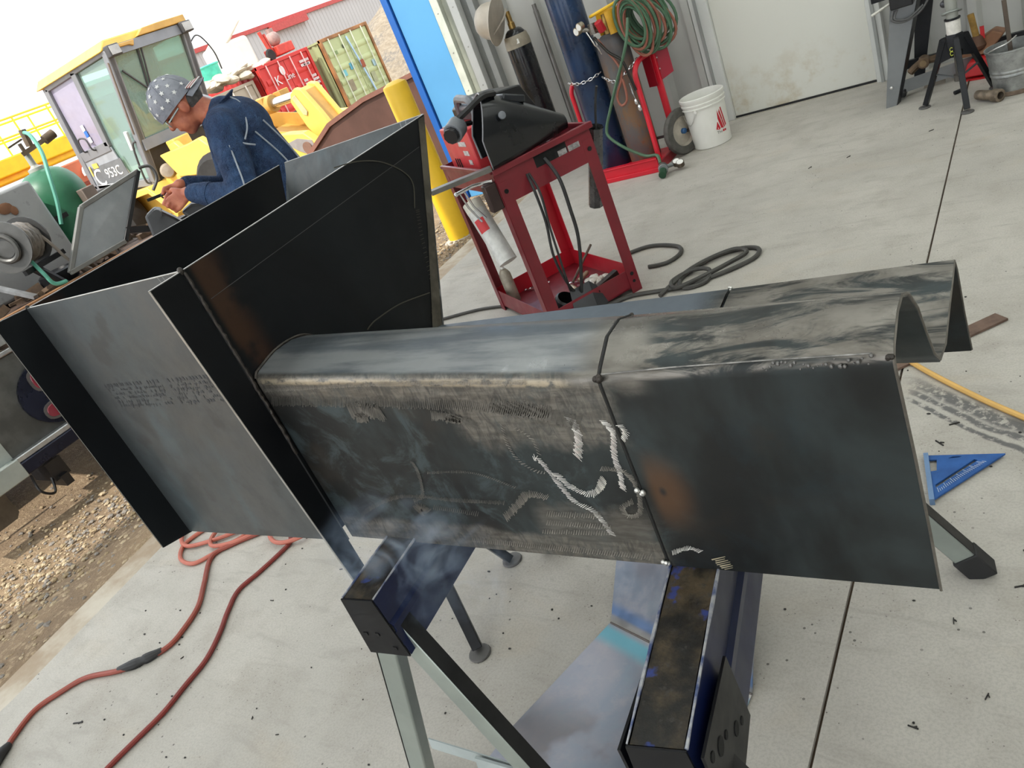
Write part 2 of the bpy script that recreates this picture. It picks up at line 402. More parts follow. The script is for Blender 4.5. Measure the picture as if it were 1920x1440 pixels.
# ================================================================ the weldment (hopper with a folded chute)
def m_steel(name, kind):
    N = NT(name); p = N.pos(); X, Y, Z = N.sep(p)
    warp = N.noise(p, 9, 4, .6)
    a = N.noise(N.vmul(p, (1, 1, .55)), 3.2, 5, .6, .5); b = N.noise(p, 14, 6, .65); c = N.noise(N.vmul(p, (1, 1, 6)), 20, 4, .6)
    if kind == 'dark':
        col = N.mix(N.step(a, .3, .7), (.0035, .004, .005), (.008, .010, .012))  # mill scale, base pushed near black to paint shade on panels facing inward
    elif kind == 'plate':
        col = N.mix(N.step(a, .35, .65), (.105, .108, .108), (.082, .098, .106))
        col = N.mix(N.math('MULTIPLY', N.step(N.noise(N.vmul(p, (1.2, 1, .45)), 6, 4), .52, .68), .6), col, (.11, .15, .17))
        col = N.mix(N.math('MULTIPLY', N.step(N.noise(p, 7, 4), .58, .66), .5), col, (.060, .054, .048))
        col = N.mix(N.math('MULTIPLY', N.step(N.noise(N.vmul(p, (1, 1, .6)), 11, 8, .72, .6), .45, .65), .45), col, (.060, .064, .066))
        # scribed lines
        for k, (sx, sz, d0) in enumerate(((.96, .28, -.87), (.985, .17, -1.03))):
            ln = N.math('ABSOLUTE', N.math('SUBTRACT', N.math('ADD', N.math('MULTIPLY', X, sx), N.math('MULTIPLY', Z, sz)), d0))
            col = N.mix(N.math('MULTIPLY', N.step(ln, .0016, .0006), .45), col, (.4, .4, .4))
    else:
        a2 = N.noise(p, 8, 8, .72, .8)
        col = N.mix(N.step(a, .40, .60), (.020, .021, .021), (.040, .050, .052))
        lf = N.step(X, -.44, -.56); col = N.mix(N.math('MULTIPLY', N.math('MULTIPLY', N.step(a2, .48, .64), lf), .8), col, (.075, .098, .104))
        col = N.mix(N.math('MULTIPLY', N.step(a2, .52, .70), .35), col, (.030, .046, .056))
        col = N.mix(N.math('MULTIPLY', N.step(N.noise(p, 5.5, 5), .55, .7), .5), col, (.050, .040, .031))
    rough = N.step(b, .25, .75, .42, .58); metal = .45 if kind == 'dark' else .6
    def soft(x0, x1, z0, z1, s, k=.05, y0=None, y1=None):
        dx = N.math('ADD', X, N.math('MULTIPLY', N.math('SUBTRACT', warp, .5), k)); dz = N.math('ADD', Z, N.math('MULTIPLY', N.math('SUBTRACT', b, .5), k))
        f = N.math('MULTIPLY', N.math('MULTIPLY', N.step(dx, x0 - s, x0 + s), N.step(dx, x1 + s, x1 - s)), N.math('MULTIPLY', N.step(dz, z0 - s, z0 + s), N.step(dz, z1 + s, z1 - s)))
        if y0 is not None: f = N.math('MULTIPLY', f, N.math('MULTIPLY', N.step(Y, y0, y0 + .01), N.step(Y, y1 + .01, y1)))
        return f
    if kind == 'chute':
        bare = (.20, .185, .165)
        G = []; Zc = N.math('ADD', Z, N.math('MULTIPLY', N.math('ADD', X, 1.21), .0624))
        hatch = N.step(N.noise(N.vmul(p, (1, 1, .35)), 60, 4, .7, 1.5), .3, .66, .35, 1)
        G.append(N.math('MULTIPLY', N.math('MULTIPLY', N.math('MULTIPLY', N.step(N.math('ADD', Zc, N.math('MULTIPLY', N.math('SUBTRACT', a2, .5), .06)), 1.022, 1.05), N.step(Zc, 1.086, 1.078)), N.math('MULTIPLY', N.step(X, -.49, -.51), N.step(Y, .80, .75))), hatch))
        G.append(N.math('MULTIPLY', soft(-.78, -.50, .93, 1.05, .02, .07, .6, .80), hatch))
        G.append(N.math('MULTIPLY', soft(-1.3, -.50, .6, .745, .010, .045, .6, .80), hatch))
        G.append(N.math('MULTIPLY', soft(-.70, -.50, .72, .80, .02, .09, .6, .80), .6))
        G.append(N.math('MULTIPLY', soft(-.56, -.44, 1.02, 1.2, .02, .05, .6, 1.0), .9))
        # long draw-filed patches on the folded top
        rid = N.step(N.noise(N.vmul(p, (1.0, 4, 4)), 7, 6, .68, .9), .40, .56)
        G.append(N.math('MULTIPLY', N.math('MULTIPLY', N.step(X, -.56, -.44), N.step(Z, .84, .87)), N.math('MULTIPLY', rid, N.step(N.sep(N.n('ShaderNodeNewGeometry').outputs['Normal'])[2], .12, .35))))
        f = G[0]
        for g in G[1:]: f = N.math('MAXIMUM', f, g)
        fl2 = N.mix(N.step(c, .35, .65), bare, (.13, .118, .103))
        col = N.mix(f, col, fl2); rough = N.math('SUBTRACT', rough, N.math('MULTIPLY', f, .12))
        # blue scale on the top of the left half
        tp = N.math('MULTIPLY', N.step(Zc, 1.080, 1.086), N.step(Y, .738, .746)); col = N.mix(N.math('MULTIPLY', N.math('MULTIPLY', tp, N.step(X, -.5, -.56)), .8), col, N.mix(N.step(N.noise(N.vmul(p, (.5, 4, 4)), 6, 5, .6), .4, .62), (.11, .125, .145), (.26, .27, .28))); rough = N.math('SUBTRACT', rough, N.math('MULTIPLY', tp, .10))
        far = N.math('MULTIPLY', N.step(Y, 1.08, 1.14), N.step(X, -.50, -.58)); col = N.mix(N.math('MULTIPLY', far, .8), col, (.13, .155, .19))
        # heat tint round the tack weld
        dx = N.math('MULTIPLY', N.math('SUBTRACT', X, -.472), 1.5); dz = N.math('SUBTRACT', Z, .845)
        r = N.math('SQRT', N.math('ADD', N.math('MULTIPLY', dx, dx), N.math('MULTIPLY', dz, dz)))
        ring = N.math('MULTIPLY', N.math('MULTIPLY', N.step(r, .085, .02), N.step(r, .0, .012)), N.step(Y, .80, .77))
        col = N.mix(N.math('MULTIPLY', N.math('MULTIPLY', ring, N.step(X, -.5, -.48)), .55), col, (.15, .075, .035))
        # straw tint line along the top weld
        tl = N.math('MULTIPLY', N.math('MULTIPLY', N.math('MULTIPLY', N.step(Zc, 1.062, 1.068), N.step(Zc, 1.079, 1.073)), N.step(N.noise(N.vmul(p, (14, 1, 30)), 3, 3, .6), .34, .55)), N.math('MULTIPLY', N.step(Y, .76, .745), N.step(X, -.54, -.58)))
        col = N.mix(N.math('MULTIPLY', tl, .6), col, (.50, .42, .30))
    if kind == 'dark':
        # weld heat: rusty brown line next to the fold
        k = N.math('MULTIPLY', N.math('MULTIPLY', N.step(Y, .82, .765), N.step(Y, .735, .75)), N.step(N.noise(p, 11, 4), .42, .6)); col = N.mix(N.math('MULTIPLY', k, .5), col, (.075, .034, .016))
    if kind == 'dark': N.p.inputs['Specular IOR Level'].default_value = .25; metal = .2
    N.base(col); N.rough(rough); N.metal(metal)
    N.bump(N.math('ADD', N.math('MULTIPLY', b, .6), N.math('MULTIPLY', c, .4)), .05, .003)
    return N.m
ST_D = m_steel('steel_mill_shaded', 'dark'); ST_P = m_steel('steel_plate_grey', 'plate'); ST_C = m_steel('steel_chute', 'chute')
ST_E = mat('steel_cut_edge', (.45, .44, .42), .4, .7, .3, 20); BRIGHT = mat('steel_bright', (.75, .74, .71), .35, .85, .2, 40); BEAD = mat('weld_bead', (.05, .042, .036), .5, .5, .5, 60)
W = Thing('chute_weldment', 'half-welded dark steel hopper and folded chute lying across the two sawhorses', 'weldment', (-.9, 1.0, .70))
KEY = {-1.212: [(.735, .69), (.735, .80), (.735, .95), (.735, 1.068), (.7365, 1.076), (.741, 1.082), (.75, 1.086), (.80, 1.096), (.845, 1.094), (.88, 1.082), (.91, 1.05), (.945, .99), (.98, .93), (1.02, .895), (1.08, .886), (1.15, .892), (1.21, .899), (1.232, .896), (1.243, .88), (1.262, .80), (1.29, .70)],
       -.505: [(.735, .70), (.735, .80), (.735, .92), (.7345, 1.022), (.736, 1.031), (.7405, 1.038), (.749, 1.044), (.79, 1.066), (.83, 1.068), (.865, 1.055), (.895, 1.02), (.925, .965), (.957, .915), (.995, .886), (1.06, .880), (1.14, .889), (1.21, .898), (1.232, .897), (1.245, .88), (1.262, .80), (1.292, .70)],
       -.15: [(.738, .703), (.736, .80), (.728, .92), (.7125, 1.04), (.712, 1.050), (.7155, 1.058), (.724, 1.065), (.765, 1.079), (.80, 1.079), (.836, 1.061), (.876, 1.019), (.906, .968), (.936, .920), (.972, .886), (1.033, .873), (1.10, .884), (1.18, .894), (1.228, .902), (1.242, .88), (1.262, .79), (1.294, .699)]}
def chute_rows(x0, x1, k):
    ks = sorted(KEY); rows = []
    a, b = KEY[x0], KEY[x1]
    for i in range(k + 1):
        t = i / k; rows.append([(x0 + (x1 - x0) * t, a[j][0] * (1 - t) + b[j][0] * t, a[j][1] * (1 - t) + b[j][1] * t) for j in range(len(a))])
    return rows
def shrink(rows, a, b):
    out = []; n = len(rows) - 1
    for i, r in enumerate(rows):
        x = a + (b - a) * i / n; out.append([(x, p[1], p[2]) for p in r])
    return out
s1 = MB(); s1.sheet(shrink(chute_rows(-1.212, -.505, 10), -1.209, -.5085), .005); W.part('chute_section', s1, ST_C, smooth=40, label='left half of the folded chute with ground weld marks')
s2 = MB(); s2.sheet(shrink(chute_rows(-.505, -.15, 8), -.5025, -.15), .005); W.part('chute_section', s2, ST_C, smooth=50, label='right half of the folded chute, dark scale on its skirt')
# bright cut edges at the open end
e = MB(); e.tube([(-.150, y + .0005, z - .0022) for y, z in KEY[-.15]], .0019, 6); W.part('cut_edge', e, mat('cut_edge_dull', (.16, .145, .125), .5, .6, .3, 30))
e = MB(); e.tube([(-.5055, y + .0005, z - .0006) for y, z in KEY[-.505][:10]], .0022, 6); W.part('seam_edge', e, mat('seam_dark', (.02, .02, .02), .6, .5))
T_ = .005
A = MB(); A.plate([(-1.82, .725, .66), (-1.21, .725, .69), (-1.21, .725, 1.303), (-1.82, .725, 1.304)], T_); PA = W.part('front_plate', A, ST_P, label='grey lit plate with stamped mill print')
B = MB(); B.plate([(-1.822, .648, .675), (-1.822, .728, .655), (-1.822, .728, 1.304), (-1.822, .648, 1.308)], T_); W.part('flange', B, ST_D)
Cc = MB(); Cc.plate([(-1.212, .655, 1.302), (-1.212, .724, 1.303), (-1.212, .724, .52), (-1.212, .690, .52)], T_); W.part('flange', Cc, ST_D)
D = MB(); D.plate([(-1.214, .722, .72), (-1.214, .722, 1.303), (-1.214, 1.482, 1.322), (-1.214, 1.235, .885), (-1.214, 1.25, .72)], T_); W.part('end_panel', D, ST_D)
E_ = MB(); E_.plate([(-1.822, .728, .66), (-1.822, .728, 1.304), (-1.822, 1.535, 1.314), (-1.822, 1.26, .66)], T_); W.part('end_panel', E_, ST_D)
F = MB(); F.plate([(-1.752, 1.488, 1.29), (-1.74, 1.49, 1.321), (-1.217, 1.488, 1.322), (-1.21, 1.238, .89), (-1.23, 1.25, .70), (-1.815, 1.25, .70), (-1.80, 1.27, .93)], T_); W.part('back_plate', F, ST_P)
g = MB()
for (p, q) in (((-1.82, .725, 1.305), (-1.213, .725, 1.304)), ((-1.822, .650, .675), (-1.822, .650, 1.307)), ((-1.212, .6555, 1.302), (-1.212, .6905, .52)), ((-1.214, .725, 1.304), (-1.214, 1.482, 1.323)), ((-1.822, .73, 1.305), (-1.822, 1.535, 1.315)), ((-1.74, 1.49, 1.322), (-1.217, 1.488, 1.323)), ((-1.822, .648, 1.309), (-1.822, .728, 1.305)), ((-1.212, .655, 1.303), (-1.212, .724, 1.304))):
    g.bar(p, q, .0052, .0012)
W.part('sheared_edge', g, ST_E)
# ground strip down the far edge of the end panel
gs = MB(); gs.plate([(-1.2105, 1.455, 1.318), (-1.2105, 1.481, 1.320), (-1.2105, 1.234, .892), (-1.2105, 1.195, .892), (-1.2105, 1.33, 1.10)], .0008); W.part('ground_strip', gs, mat('ground_brown', (.14, .125, .10), .5, .6, .5, 14))
wb = MB()
pts = [(-1.209 + random.uniform(-.001, .001), .728 + random.uniform(-.0015, .0015), 1.30 - i * .006) for i in range(66)]; wb.tube(pts, [.003 + random.uniform(-.0008, .001) for _ in pts], 6); W.part('weld_bead', wb, BEAD)
wb = MB(); pts = [(-1.2085, y, z + .001) for y, z in KEY[-1.212][4:12]]; wb.tube(curve_pts(pts, 5), .003, 6); W.part('weld_bead', wb, BEAD)
for (x, y, z, r) in ((-.5055, .733, 1.037, .0065), (-.5055, .732, .846, .0065), (-.505, .868, 1.054, .0045), (-.505, 1.231, .899, .0045), (-.1535, .714, 1.054, .0045), (-1.215, .725, 1.304, .007), (-1.82, .727, 1.304, .006), (-.508, .732, .709, .006)):
    b = MB()
    for k in range(4): b.ell((x + random.uniform(-.6, .6) * r, y + random.uniform(-.3, .1) * r, z + random.uniform(-.6, .6) * r), (r * random.uniform(.5, .8),) * 3, 8, 6)
    W.part('tack_weld', b, BRIGHT if z < .9 else BEAD)
b = MB()
for k in range(26): x = -.17 - k * .0045; b.ell((x, .7135 + random.uniform(-.001, .001), 1.052 + random.uniform(-.006, .006)), (.0024 * random.uniform(.4, 1.2),) * 3, 7, 5)
gl_ = MB(); gl_.tube([(-.50, .7365, 1.0405), (-.40, .7315, 1.0475), (-.28, .7225, 1.0545), (-.17, .7145, 1.0595)], .0010, 5); W.part('ground_line', gl_, mat('ground_line', (.32, .31, .29), .4, .5, .6, 40))
W.part('spatter', b, mat('spatter', (.16, .155, .15), .4, .6), kind='stuff')
# grinder marks: hatched strokes proud of the surface by a hair
def fz(x):  # y of the front skirt
    return .7345 if x < -.5 else .7345
def hatch(ctrl, w, dens=230, slant=.6, m=None, thick=.0011, yoff=-.0012):
    P = curve_pts([(x, 0, z) for x, z in ctrl], 14); mbx = MB(); L = 0
    seg = []
    for a, b2 in zip(P, P[1:]): seg.append((a, b2, (b2 - a).length))
    tot = sum(x[2] for x in seg); n = max(3, int(tot * dens)); k = 0; acc = 0; 
    for i in range(n):
        d = tot * (i + .5) / n
        while k < len(seg) - 1 and acc + seg[k][2] < d: acc += seg[k][2]; k += 1
        a, b2, l = seg[k]; q = a + (b2 - a) * ((d - acc) / max(l, 1e-9)); tdir = (b2 - a).normalized()
        nrm = Vector((-tdir.z, 0, tdir.x)); dr = (nrm + tdir * slant).normalized(); ww = w * random.uniform(.6, 1.1)
        p0, p1 = q - dr * ww / 2, q + dr * ww / 2; t2 = tdir * thick * random.uniform(.6, 1.3)
        y = fz(q.x) + yoff
        mbx.add([(p0.x - t2.x / 2, y, p0.z - t2.z / 2), (p1.x, y, p1.z), (p1.x + t2.x / 2, y, p1.z + t2.z / 2), (p0.x + t2.x / 2, y, p0.z + t2.z / 2)], [(0, 1, 2, 3)])
    return mbx
GM = mat('ground_metal', (.34, .32, .29), .42, .7, .3, 30); GMD = mat('ground_metal_dull', (.17, .16, .145), .48, .6, .3, 30); GMB = mat('ground_metal_bright', (.85, .84, .80), .5, .35, .15, 30)
for ctrl, w, m, dens in (
    ([(-.666, .901), (-.657, .903), (-.648, .879), (-.639, .854), (-.625, .82), (-.601, .805), (-.59, .784), (-.582, .754)], .013, GMB, 330),
    ([(-.638, .875), (-.621, .85), (-.6, .837), (-.58, .84), (-.556, .867)], .015, GMB, 380),
    ([(-.572, .975), (-.569, .955), (-.574, .932), (-.587, .904)], .017, GMB, 420),
    ([(-.522, .97), (-.514, .947), (-.525, .909), (-.527, .878), (-.533, .846)], .012, GMB, 420),
    ([(-.5, .962), (-.494, .95), (-.503, .935)], .012, GMB, 420),
    ([(-.694, .965), (-.701, .932), (-.695, .899), (-.672, .878), (-.654, .874)], .008, GM, 210),
    ([(-.676, .96), (-.653, .94), (-.651, .908)], .008, GM, 210),
    ([(-.556, .885), (-.523, .882), (-.512, .867), (-.51, .848), (-.512, .828), (-.522, .802), (-.542, .796), (-.545, .812), (-.524, .826)], .011, GM, 420),
    ([(-1.15, .734), (-1.118, .765), (-1.024, .803), (-.954, .812), (-.879, .808), (-.763, .808)], .011, GMD, 330),
    ([(-.971, .8), (-.94, .817), (-.922, .867), (-.923, .891)], .010, GMD, 420),
    ([(-.778, .774), (-.738, .805), (-.706, .829), (-.671, .824)], .018, GM, 380),
    ([(-.931, .788), (-.831, .779)], .016, GMD, 260), ([(-.689, .79), (-.59, .792)], .015, GM, 260), ([(-.697, .771), (-.579, .771)], .014, GM, 260),
    ([(-.714, .75), (-.584, .758)], .012, GM, 240), ([(-.901, .867), (-.8, .87), (-.725, .842)], .007, GMD, 300),
    ([(-1.20, 1.028), (-1.0, 1.018), (-.8, 1.006), (-.6, .985)], .026, GMD, 300), ([(-1.2, 1.052), (-.9, 1.05), (-.62, 1.036)], .010, GM, 420),
    ([(-.88, .715), (-.7, .715), (-.53, .715)], .016, GM, 260), ([(-1.15, .712), (-.9, .712)], .012, GMD, 260)):
    W.part('grinder_mark', hatch(ctrl, w, dens * .9, m=m, thick=.0017), m)
for ctrl, w in (([(-1.008, .998), (-.975, 1.004), (-.945, .994), (-.93, .998)], .036), ([(-1.0, .985), (-.97, .984)], .022), ([(-.826, .985), (-.79, .982), (-.75, .968), (-.741, .963)], .020), ([(-.80, .978), (-.77, .976)], .018), ([(-.976, .772), (-.962, .786), (-.948, .776)], .026), ([(-.70, 1.0), (-.62, .985), (-.56, .965)], .03)):
    W.part('grinder_mark', hatch(ctrl, w, 620, .3, thick=.0016), GMD)
b = hatch([(-.493, .728), (-.464, .741), (-.446, .736)], .010, 500); W.part('grinder_mark', b, GMB)
b = hatch([(-.424, .728), (-.412, .706)], .022, 300, .1, thick=.0022); W.part('grinder_mark', b, mat('chalk_gold', (.62, .54, .38), .5, .5))
# hairline scribe on the dark end panel and curved grinder trails
for P in ([(-1.2108, .745, 1.239), (-1.2108, 1.42, 1.266)], ):
    b = MB(); b.bar(P[0], P[1], .0008, .0009); W.part('scribe_line', b, mat('scribe', (.10, .10, .10), .5, .5))
for P in ([(1.146, 1.322), (1.216, 1.309), (1.282, 1.282), (1.333, 1.24), (1.347, 1.204), (1.318, 1.157)], [(1.026, 1.007), (1.039, 1.01), (1.065, 1.011), (1.144, 1.003), (1.245, .976)], [(1.02, .99), (1.03, .96), (1.035, .94)]):
    b = MB(); pp = curve_pts([(-1.2108, y, z) for y, z in P], 8); b.tube(pp, .0015, 4); W.part('grinder_mark', b, mat('trail_brown', (.085, .078, .06), .5, .4))
for P in ([(1.325, 1.15), (1.302, 1.098), (1.275, 1.02), (1.258, .96)], [(1.30, 1.04), (1.262, .98), (1.225, .93)]):
    b = MB(); pp = curve_pts([(-1.2108, y, z) for y, z in P], 16)
    for q0, q1 in zip(pp[::2], pp[1::2]): dd = (q1 - q0).normalized(); nn = Vector((0, -dd.z, dd.y)); b.bar(q0 - nn * .006 + dd * .002, q0 + nn * .006, .0008, .0010, (1, 0, 0))
    W.part('grinder_mark', b, MC['trail_brown'])
# mill print on the grey plate
mp = MB(); random.seed(3)
for row in range(6):
    z = 1.094 - row * .0105; x = -1.725 + row * .002
    while x < -1.245:
        w = random.choice((.003, .005, .008, .010)); 
        if random.random() < .78 and not (-1.50 < x < -1.475):
            h = random.uniform(.003, .0075) if row else .0085
            mp.add([(x, .7218, z), (x + w, .7218, z + .0003), (x + w * .9, .7218, z + h), (x + .001, .7218, z + h)], [(0, 1, 2, 3)])
            if random.random() < .4: mp.add([(x + w * .2, .7218, z - .004), (x + w * .5, .7218, z - .004), (x + w * .5, .7218, z), (x + w * .2, .7218, z)], [(0, 1, 2, 3)])
        x += w + random.choice((.0025, .003, .006))
W.part('mill_print', mp, mat('ink', (.035, .037, .042), .6), kind='stuff', label='rows of dark stamped mill print')
random.seed(11)
# ================================================================ sawhorses
def m_beamtop():
    N = NT('sawhorse_top_worn'); p = N.pos(); a = N.noise(p, 9, 6, .65); b = N.noise(p, 40, 5, .7)
    col = N.mix(N.step(a, .4, .62), (.012, .011, .010), (.085, .062, .036)); col = N.mix(N.step(b, .55, .7), col, (.05, .045, .04))
    col = N.mix(N.math('MULTIPLY', N.step(N.noise(p, 17, 4), .6, .66), .7), col, (.03, .06, .28))
    N.base(col); N.rough(N.step(b, .3, .7, .35, .7)); N.metal(.3); N.bump(b, .35, .003); return N.m
BT = m_beamtop(); SB = mat('sawhorse_blue', (.007, .013, .055), .35, .0, .4, 5, spec=.35); SBK = mat('sawhorse_black', (.008, .008, .010), .45, 0, .3, spec=.2)
LEGM = mat('leg_galv', (.36, .40, .37), .38, .55, .2, 4); LEGD = mat('leg_grease', (.025, .025, .026), .45, .2, .5, 8, spec=.3)
def sawhorse(label, o, ang, L, bw, bh, zt, legs, bracket=True):
    """o: near end middle of the top; ang: heading of the beam; legs: list of (t along beam, side, foot) in world space"""
    T = Thing('sawhorse', label, 'sawhorse', (o[0] + math.cos(ang) * L / 2, o[1] + math.sin(ang) * L / 2, 0), group='steel sawhorses')
    d = Vector((math.cos(ang), math.sin(ang), 0)); r = Vector((d.y, -d.x, 0)); O = Vector((o[0], o[1], 0)); up = Vector((0, 0, 1))
    def P(t, s, z): return O + d * t + r * s + up * z
    h = bw / 2
    b = MB(); b.prism([P(0, -h, zt - .004), P(0, h, zt - .004), P(L, h, zt - .004), P(L, -h, zt - .004)], (0, 0, 0), (0, 0, .004)); T.part('top_face', b, BT)
    for s in (-1, 1):
        b = MB(); pts = [P(L * i / 24, s * (h + .0005), zt + .0004) for i in range(25)]; b.tube(pts, [.0022 + random.uniform(-.0009, .0008) for _ in pts], 6); T.part('worn_edge', b, mat('worn_edge', (.045, .075, .20), .4, .2, .9, 30, col2=(.45, .45, .46)))
    b = MB()  # folded channel: the sides flare a little and step in
    for s in (-1, 1):
        prof = [(h, zt), (h + .004, zt - bh * .42), (h + .012, zt - bh * .46), (h + .012, zt - bh * .56), (h + .005, zt - bh * .60), (h + .012, zt - bh)]
        for (s0, z0), (s1, z1) in zip(prof, prof[1:]):
            b.prism([P(0, s * s0, z0), P(0, s * s1, z1), P(0, s * (s1 - .003), z1), P(0, s * (s0 - .003), z0)], (0, 0, 0), d * L)
    T.part('side_rail', b, SB)
    b = MB(); b.prism([P(-.002, -h - .001, zt + .001), P(-.002, h + .001, zt + .001), P(-.002, h + .012, zt - bh), P(-.002, -h - .012, zt - bh)], (0, 0, 0), d * -.003)
    e = T.part('end_cap', b, SBK)
    b = MB(); b.prism([P(L, -h, zt), P(L, h, zt), P(L, h + .012, zt - bh), P(L, -h - .012, zt - bh)], (0, 0, 0), d * .003); T.part('end_cap', b, SBK)
    for s0 in (-.028, .0, .024):
        b = MB(); b.cbox(P(-.0055, s0, zt - bh * (.62 if s0 < .01 else .86)), (.009, .002, .007)); T.part('slot', b, mat('hole_black', (.004, .004, .004), .9), e)
    for s in ((-1, 1) if bracket else ()):
        b = MB(); b.prism([P(0, s * (h + .0135), zt - bh * .08), P(.16, s * (h + .0135), zt - bh * .2), P(.17, s * (h + .0135), zt - bh * 1.0), P(0, s * (h + .0135), zt - bh * 1.05)], (0, 0, 0), r * s * .004); pl = T.part('leg_bracket', b, SBK)
        for (tt, zz, rr) in ((.02, .9, .007), (.05, .75, .012), (.075, .66, .006), (.11, .42, .010), (.135, .30, .006)):
            k = MB(); k.lathe([(rr, 0), (rr, .0015)], P(tt, s * (h + .0172), zt - bh * (1.05 - zz * .9)), r * s, 12); T.part('hole', k, MC['hole_black'], pl)
    for (t, s, foot, w) in legs:
        top = P(t, s * .012, zt - bh * .55); f = Vector(foot); q = (f - top).normalized()
        b = MB(); b.bar(top, f - q * .05, w, w * .72, d); lg = T.part('leg', b, LEGM, bevel=.004)
        b = MB(); side = r * s * (w * .36 + .0012) if True else 0
        n = q.cross(d).normalized(); n = n if n.z > 0 else -n
        b.bar(top + n * (w * .5 + .0006), f - q * .06 + n * (w * .5 + .0006), w * .70, .0015, n); 
        T.part('leg_face', b, LEGD, lg)
        b = MB(); b.bar(f - q * .07, f, w + .008, w * .72 + .008, d); T.part('foot', b, MC.get('rubber_black'), lg, bevel=.003)
    return T, P
T1, P1 = sawhorse('blue-black sawhorse with smoke around it, under the hopper end', (-1.050, .582), math.radians(95.6), .86, .072, .14, .70,
    [(.035, -1, (-1.285, .60, .0), .046), (.035, 1, (-.79, .60, .0), .046), (.80, -1, (-1.36, 1.40, 0), .046), (.80, 1, (-.86, 1.42, 0), .046)], False)
b = MB(); b.bar((-1.145, .596, .235), (-.885, .612, .205), .030, .003, (0, -1, .1)); br = T1.part('folding_brace', b, mat('brace_zinc', (.50, .56, .57), .35, .35))
b = MB(); b.bar((-1.02, .592, .222), (-.92, .600, .210), .036, .006, (0, -1, .1)); T1.part('brace_joint', b, MC['brace_zinc'], br)
b = MB(); b.lathe([(.008, 0), (.008, .005), (0, .007)], (-.965, .589, .215), (0, -1, .1), 10); T1.part('rivet', b, BRIGHT, br)
T2, P2 = sawhorse('blue sawhorse with worn black top, nearest the camera', (-.421, .452), math.radians(99.3), 1.02, .072, .17, .70,
    [(.06, -1, (-.72, .50, .0), .05), (.06, 1, (-.13, .55, .0), .05), (.94, -1, (-.92, 1.40, 0), .05), (.94, 1, (-.20, 1.455, 0), .05)])
# ================================================================ smoke off the hot weld
sm = MB(); sm.ell((-1.0, .70, .70), (.26, .15, .17), 20, 12)
N = NT('smoke'); t = N.t; t.nodes.remove(N.p)
p = N.pos(); n1 = N.noise(N.vmul(p, (1.0, 1.0, 1.4)), 8.5, 4, .5, 1.4); 
v = N.n('ShaderNodeVectorMath', operation='SUBTRACT'); N.link(p, v.inputs[0]); v.inputs[1].default_value = (-1.0, .70, .70)
v2 = N.vmul(v.outputs[0], (1 / .26, 1 / .15, 1 / .17)); ln = N.n('ShaderNodeVectorMath', operation='LENGTH'); N.link(v2, ln.inputs[0])
dens = N.math('MULTIPLY', N.math('MULTIPLY', N.step(n1, .50, .68), N.step(ln.outputs['Value'], 1.0, .35)), 9.0)
sc = N.n('ShaderNodeVolumeScatter'); sc.inputs['Color'].default_value = (.55, .72, 1, 1); N.link(dens, sc.inputs['Density']); sc.inputs['Anisotropy'].default_value = .2
N.link(sc.outputs[0], t.nodes['Material Output'].inputs['Volume'])
single('welding_smoke', sm, N.m, 'thin blue welding smoke drifting under the chute above the sawhorse', 'smoke', (-1.0, .70, .70), kind='stuff')
# ================================================================ red rolling cart and what is on it
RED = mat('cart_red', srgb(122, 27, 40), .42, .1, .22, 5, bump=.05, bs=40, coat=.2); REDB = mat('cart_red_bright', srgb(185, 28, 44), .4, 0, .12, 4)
BLK = mat('black_plastic', (.009, .009, .011), .36, 0, .3, 8); GREYP = mat('grey_plastic', (.16, .17, .19), .4, 0, .15, 8); CHROME = mat('chrome', (.75, .75, .76), .18, .95, .1, 20)
RUBB = mat('cable_rubber', (.02, .02, .021), .55, 0, .3, 12); BRASS = mat('brass', (.42, .27, .09), .35, .85, .3, 25); WHITEP = mat('white_plastic', (.80, .79, .75), .45, 0, .06, 5)
CA = math.radians(55.47); CL = (-2.185, 3.183, 0)
K = Thing('welding_cart', 'red steel two-tray welding cart with black hood and machine on top', 'cart', CL, CA, world=False)
hx, hy = .2535, .35
b = MB(); b.box((-hx, -hy, .775), (hx, hy, .782)); K.part('top_tray', b, RED)
for n_, (lo, hi) in (('front_apron', ((-hx, -hy - .003, .69), (hx, -hy, .845))), ('rear_apron', ((-hx, hy, .72), (hx, hy + .003, .85))), ('side_apron', ((hx, -hy, .74), (hx + .003, hy, .85))), ('side_apron', ((-hx - .003, -hy, .74), (-hx, hy, .85)))):
    b = MB(); b.box(lo, hi); K.part(n_, b, RED)
b = MB(); b.box((-hx - .005, -hy - .018, .828), (hx + .018, -hy + .004, .858)); K.part('tray_lip', b, RED, bevel=.004)
b = MB(); b.box((hx - .004, -hy, .838), (hx + .012, hy, .856)); K.part('tray_lip', b, RED, bevel=.003)
b = MB(); b.box((-hx - .012, -hy, .838), (-hx + .004, hy, .856)); K.part('tray_lip', b, RED, bevel=.003)
for sx in (-1, 1):
    for sy in (-1, 1):
        x, y = sx * hx, sy * hy; b = MB()
        b.box((min(x, x - sx * .055), min(y, y + sy * .004), 0), (max(x, x - sx * .055), max(y, y + sy * .004), .80 if sy > 0 else .79))
        b.box((min(x, x + sx * .004), min(y, y - sy * .05), 0), (max(x, x + sx * .004), max(y, y - sy * .05), .80))
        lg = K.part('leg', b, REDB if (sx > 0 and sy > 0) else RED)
        if sy < 0:
            for zz, rr in ((.745, .011), (.10, .010), (.06, .008)):
                q = MB(); q.lathe([(rr, 0), (rr, .002)], (x - sx * .028, y + sy * .0045, zz), (0, sy, 0), 10); K.part('bolt_hole', q, MC['hole_black'], lg)
b = MB(); b.box((-hx, -hy, .028), (hx, hy, .034)); LT = K.part('lower_tray', b, RED)
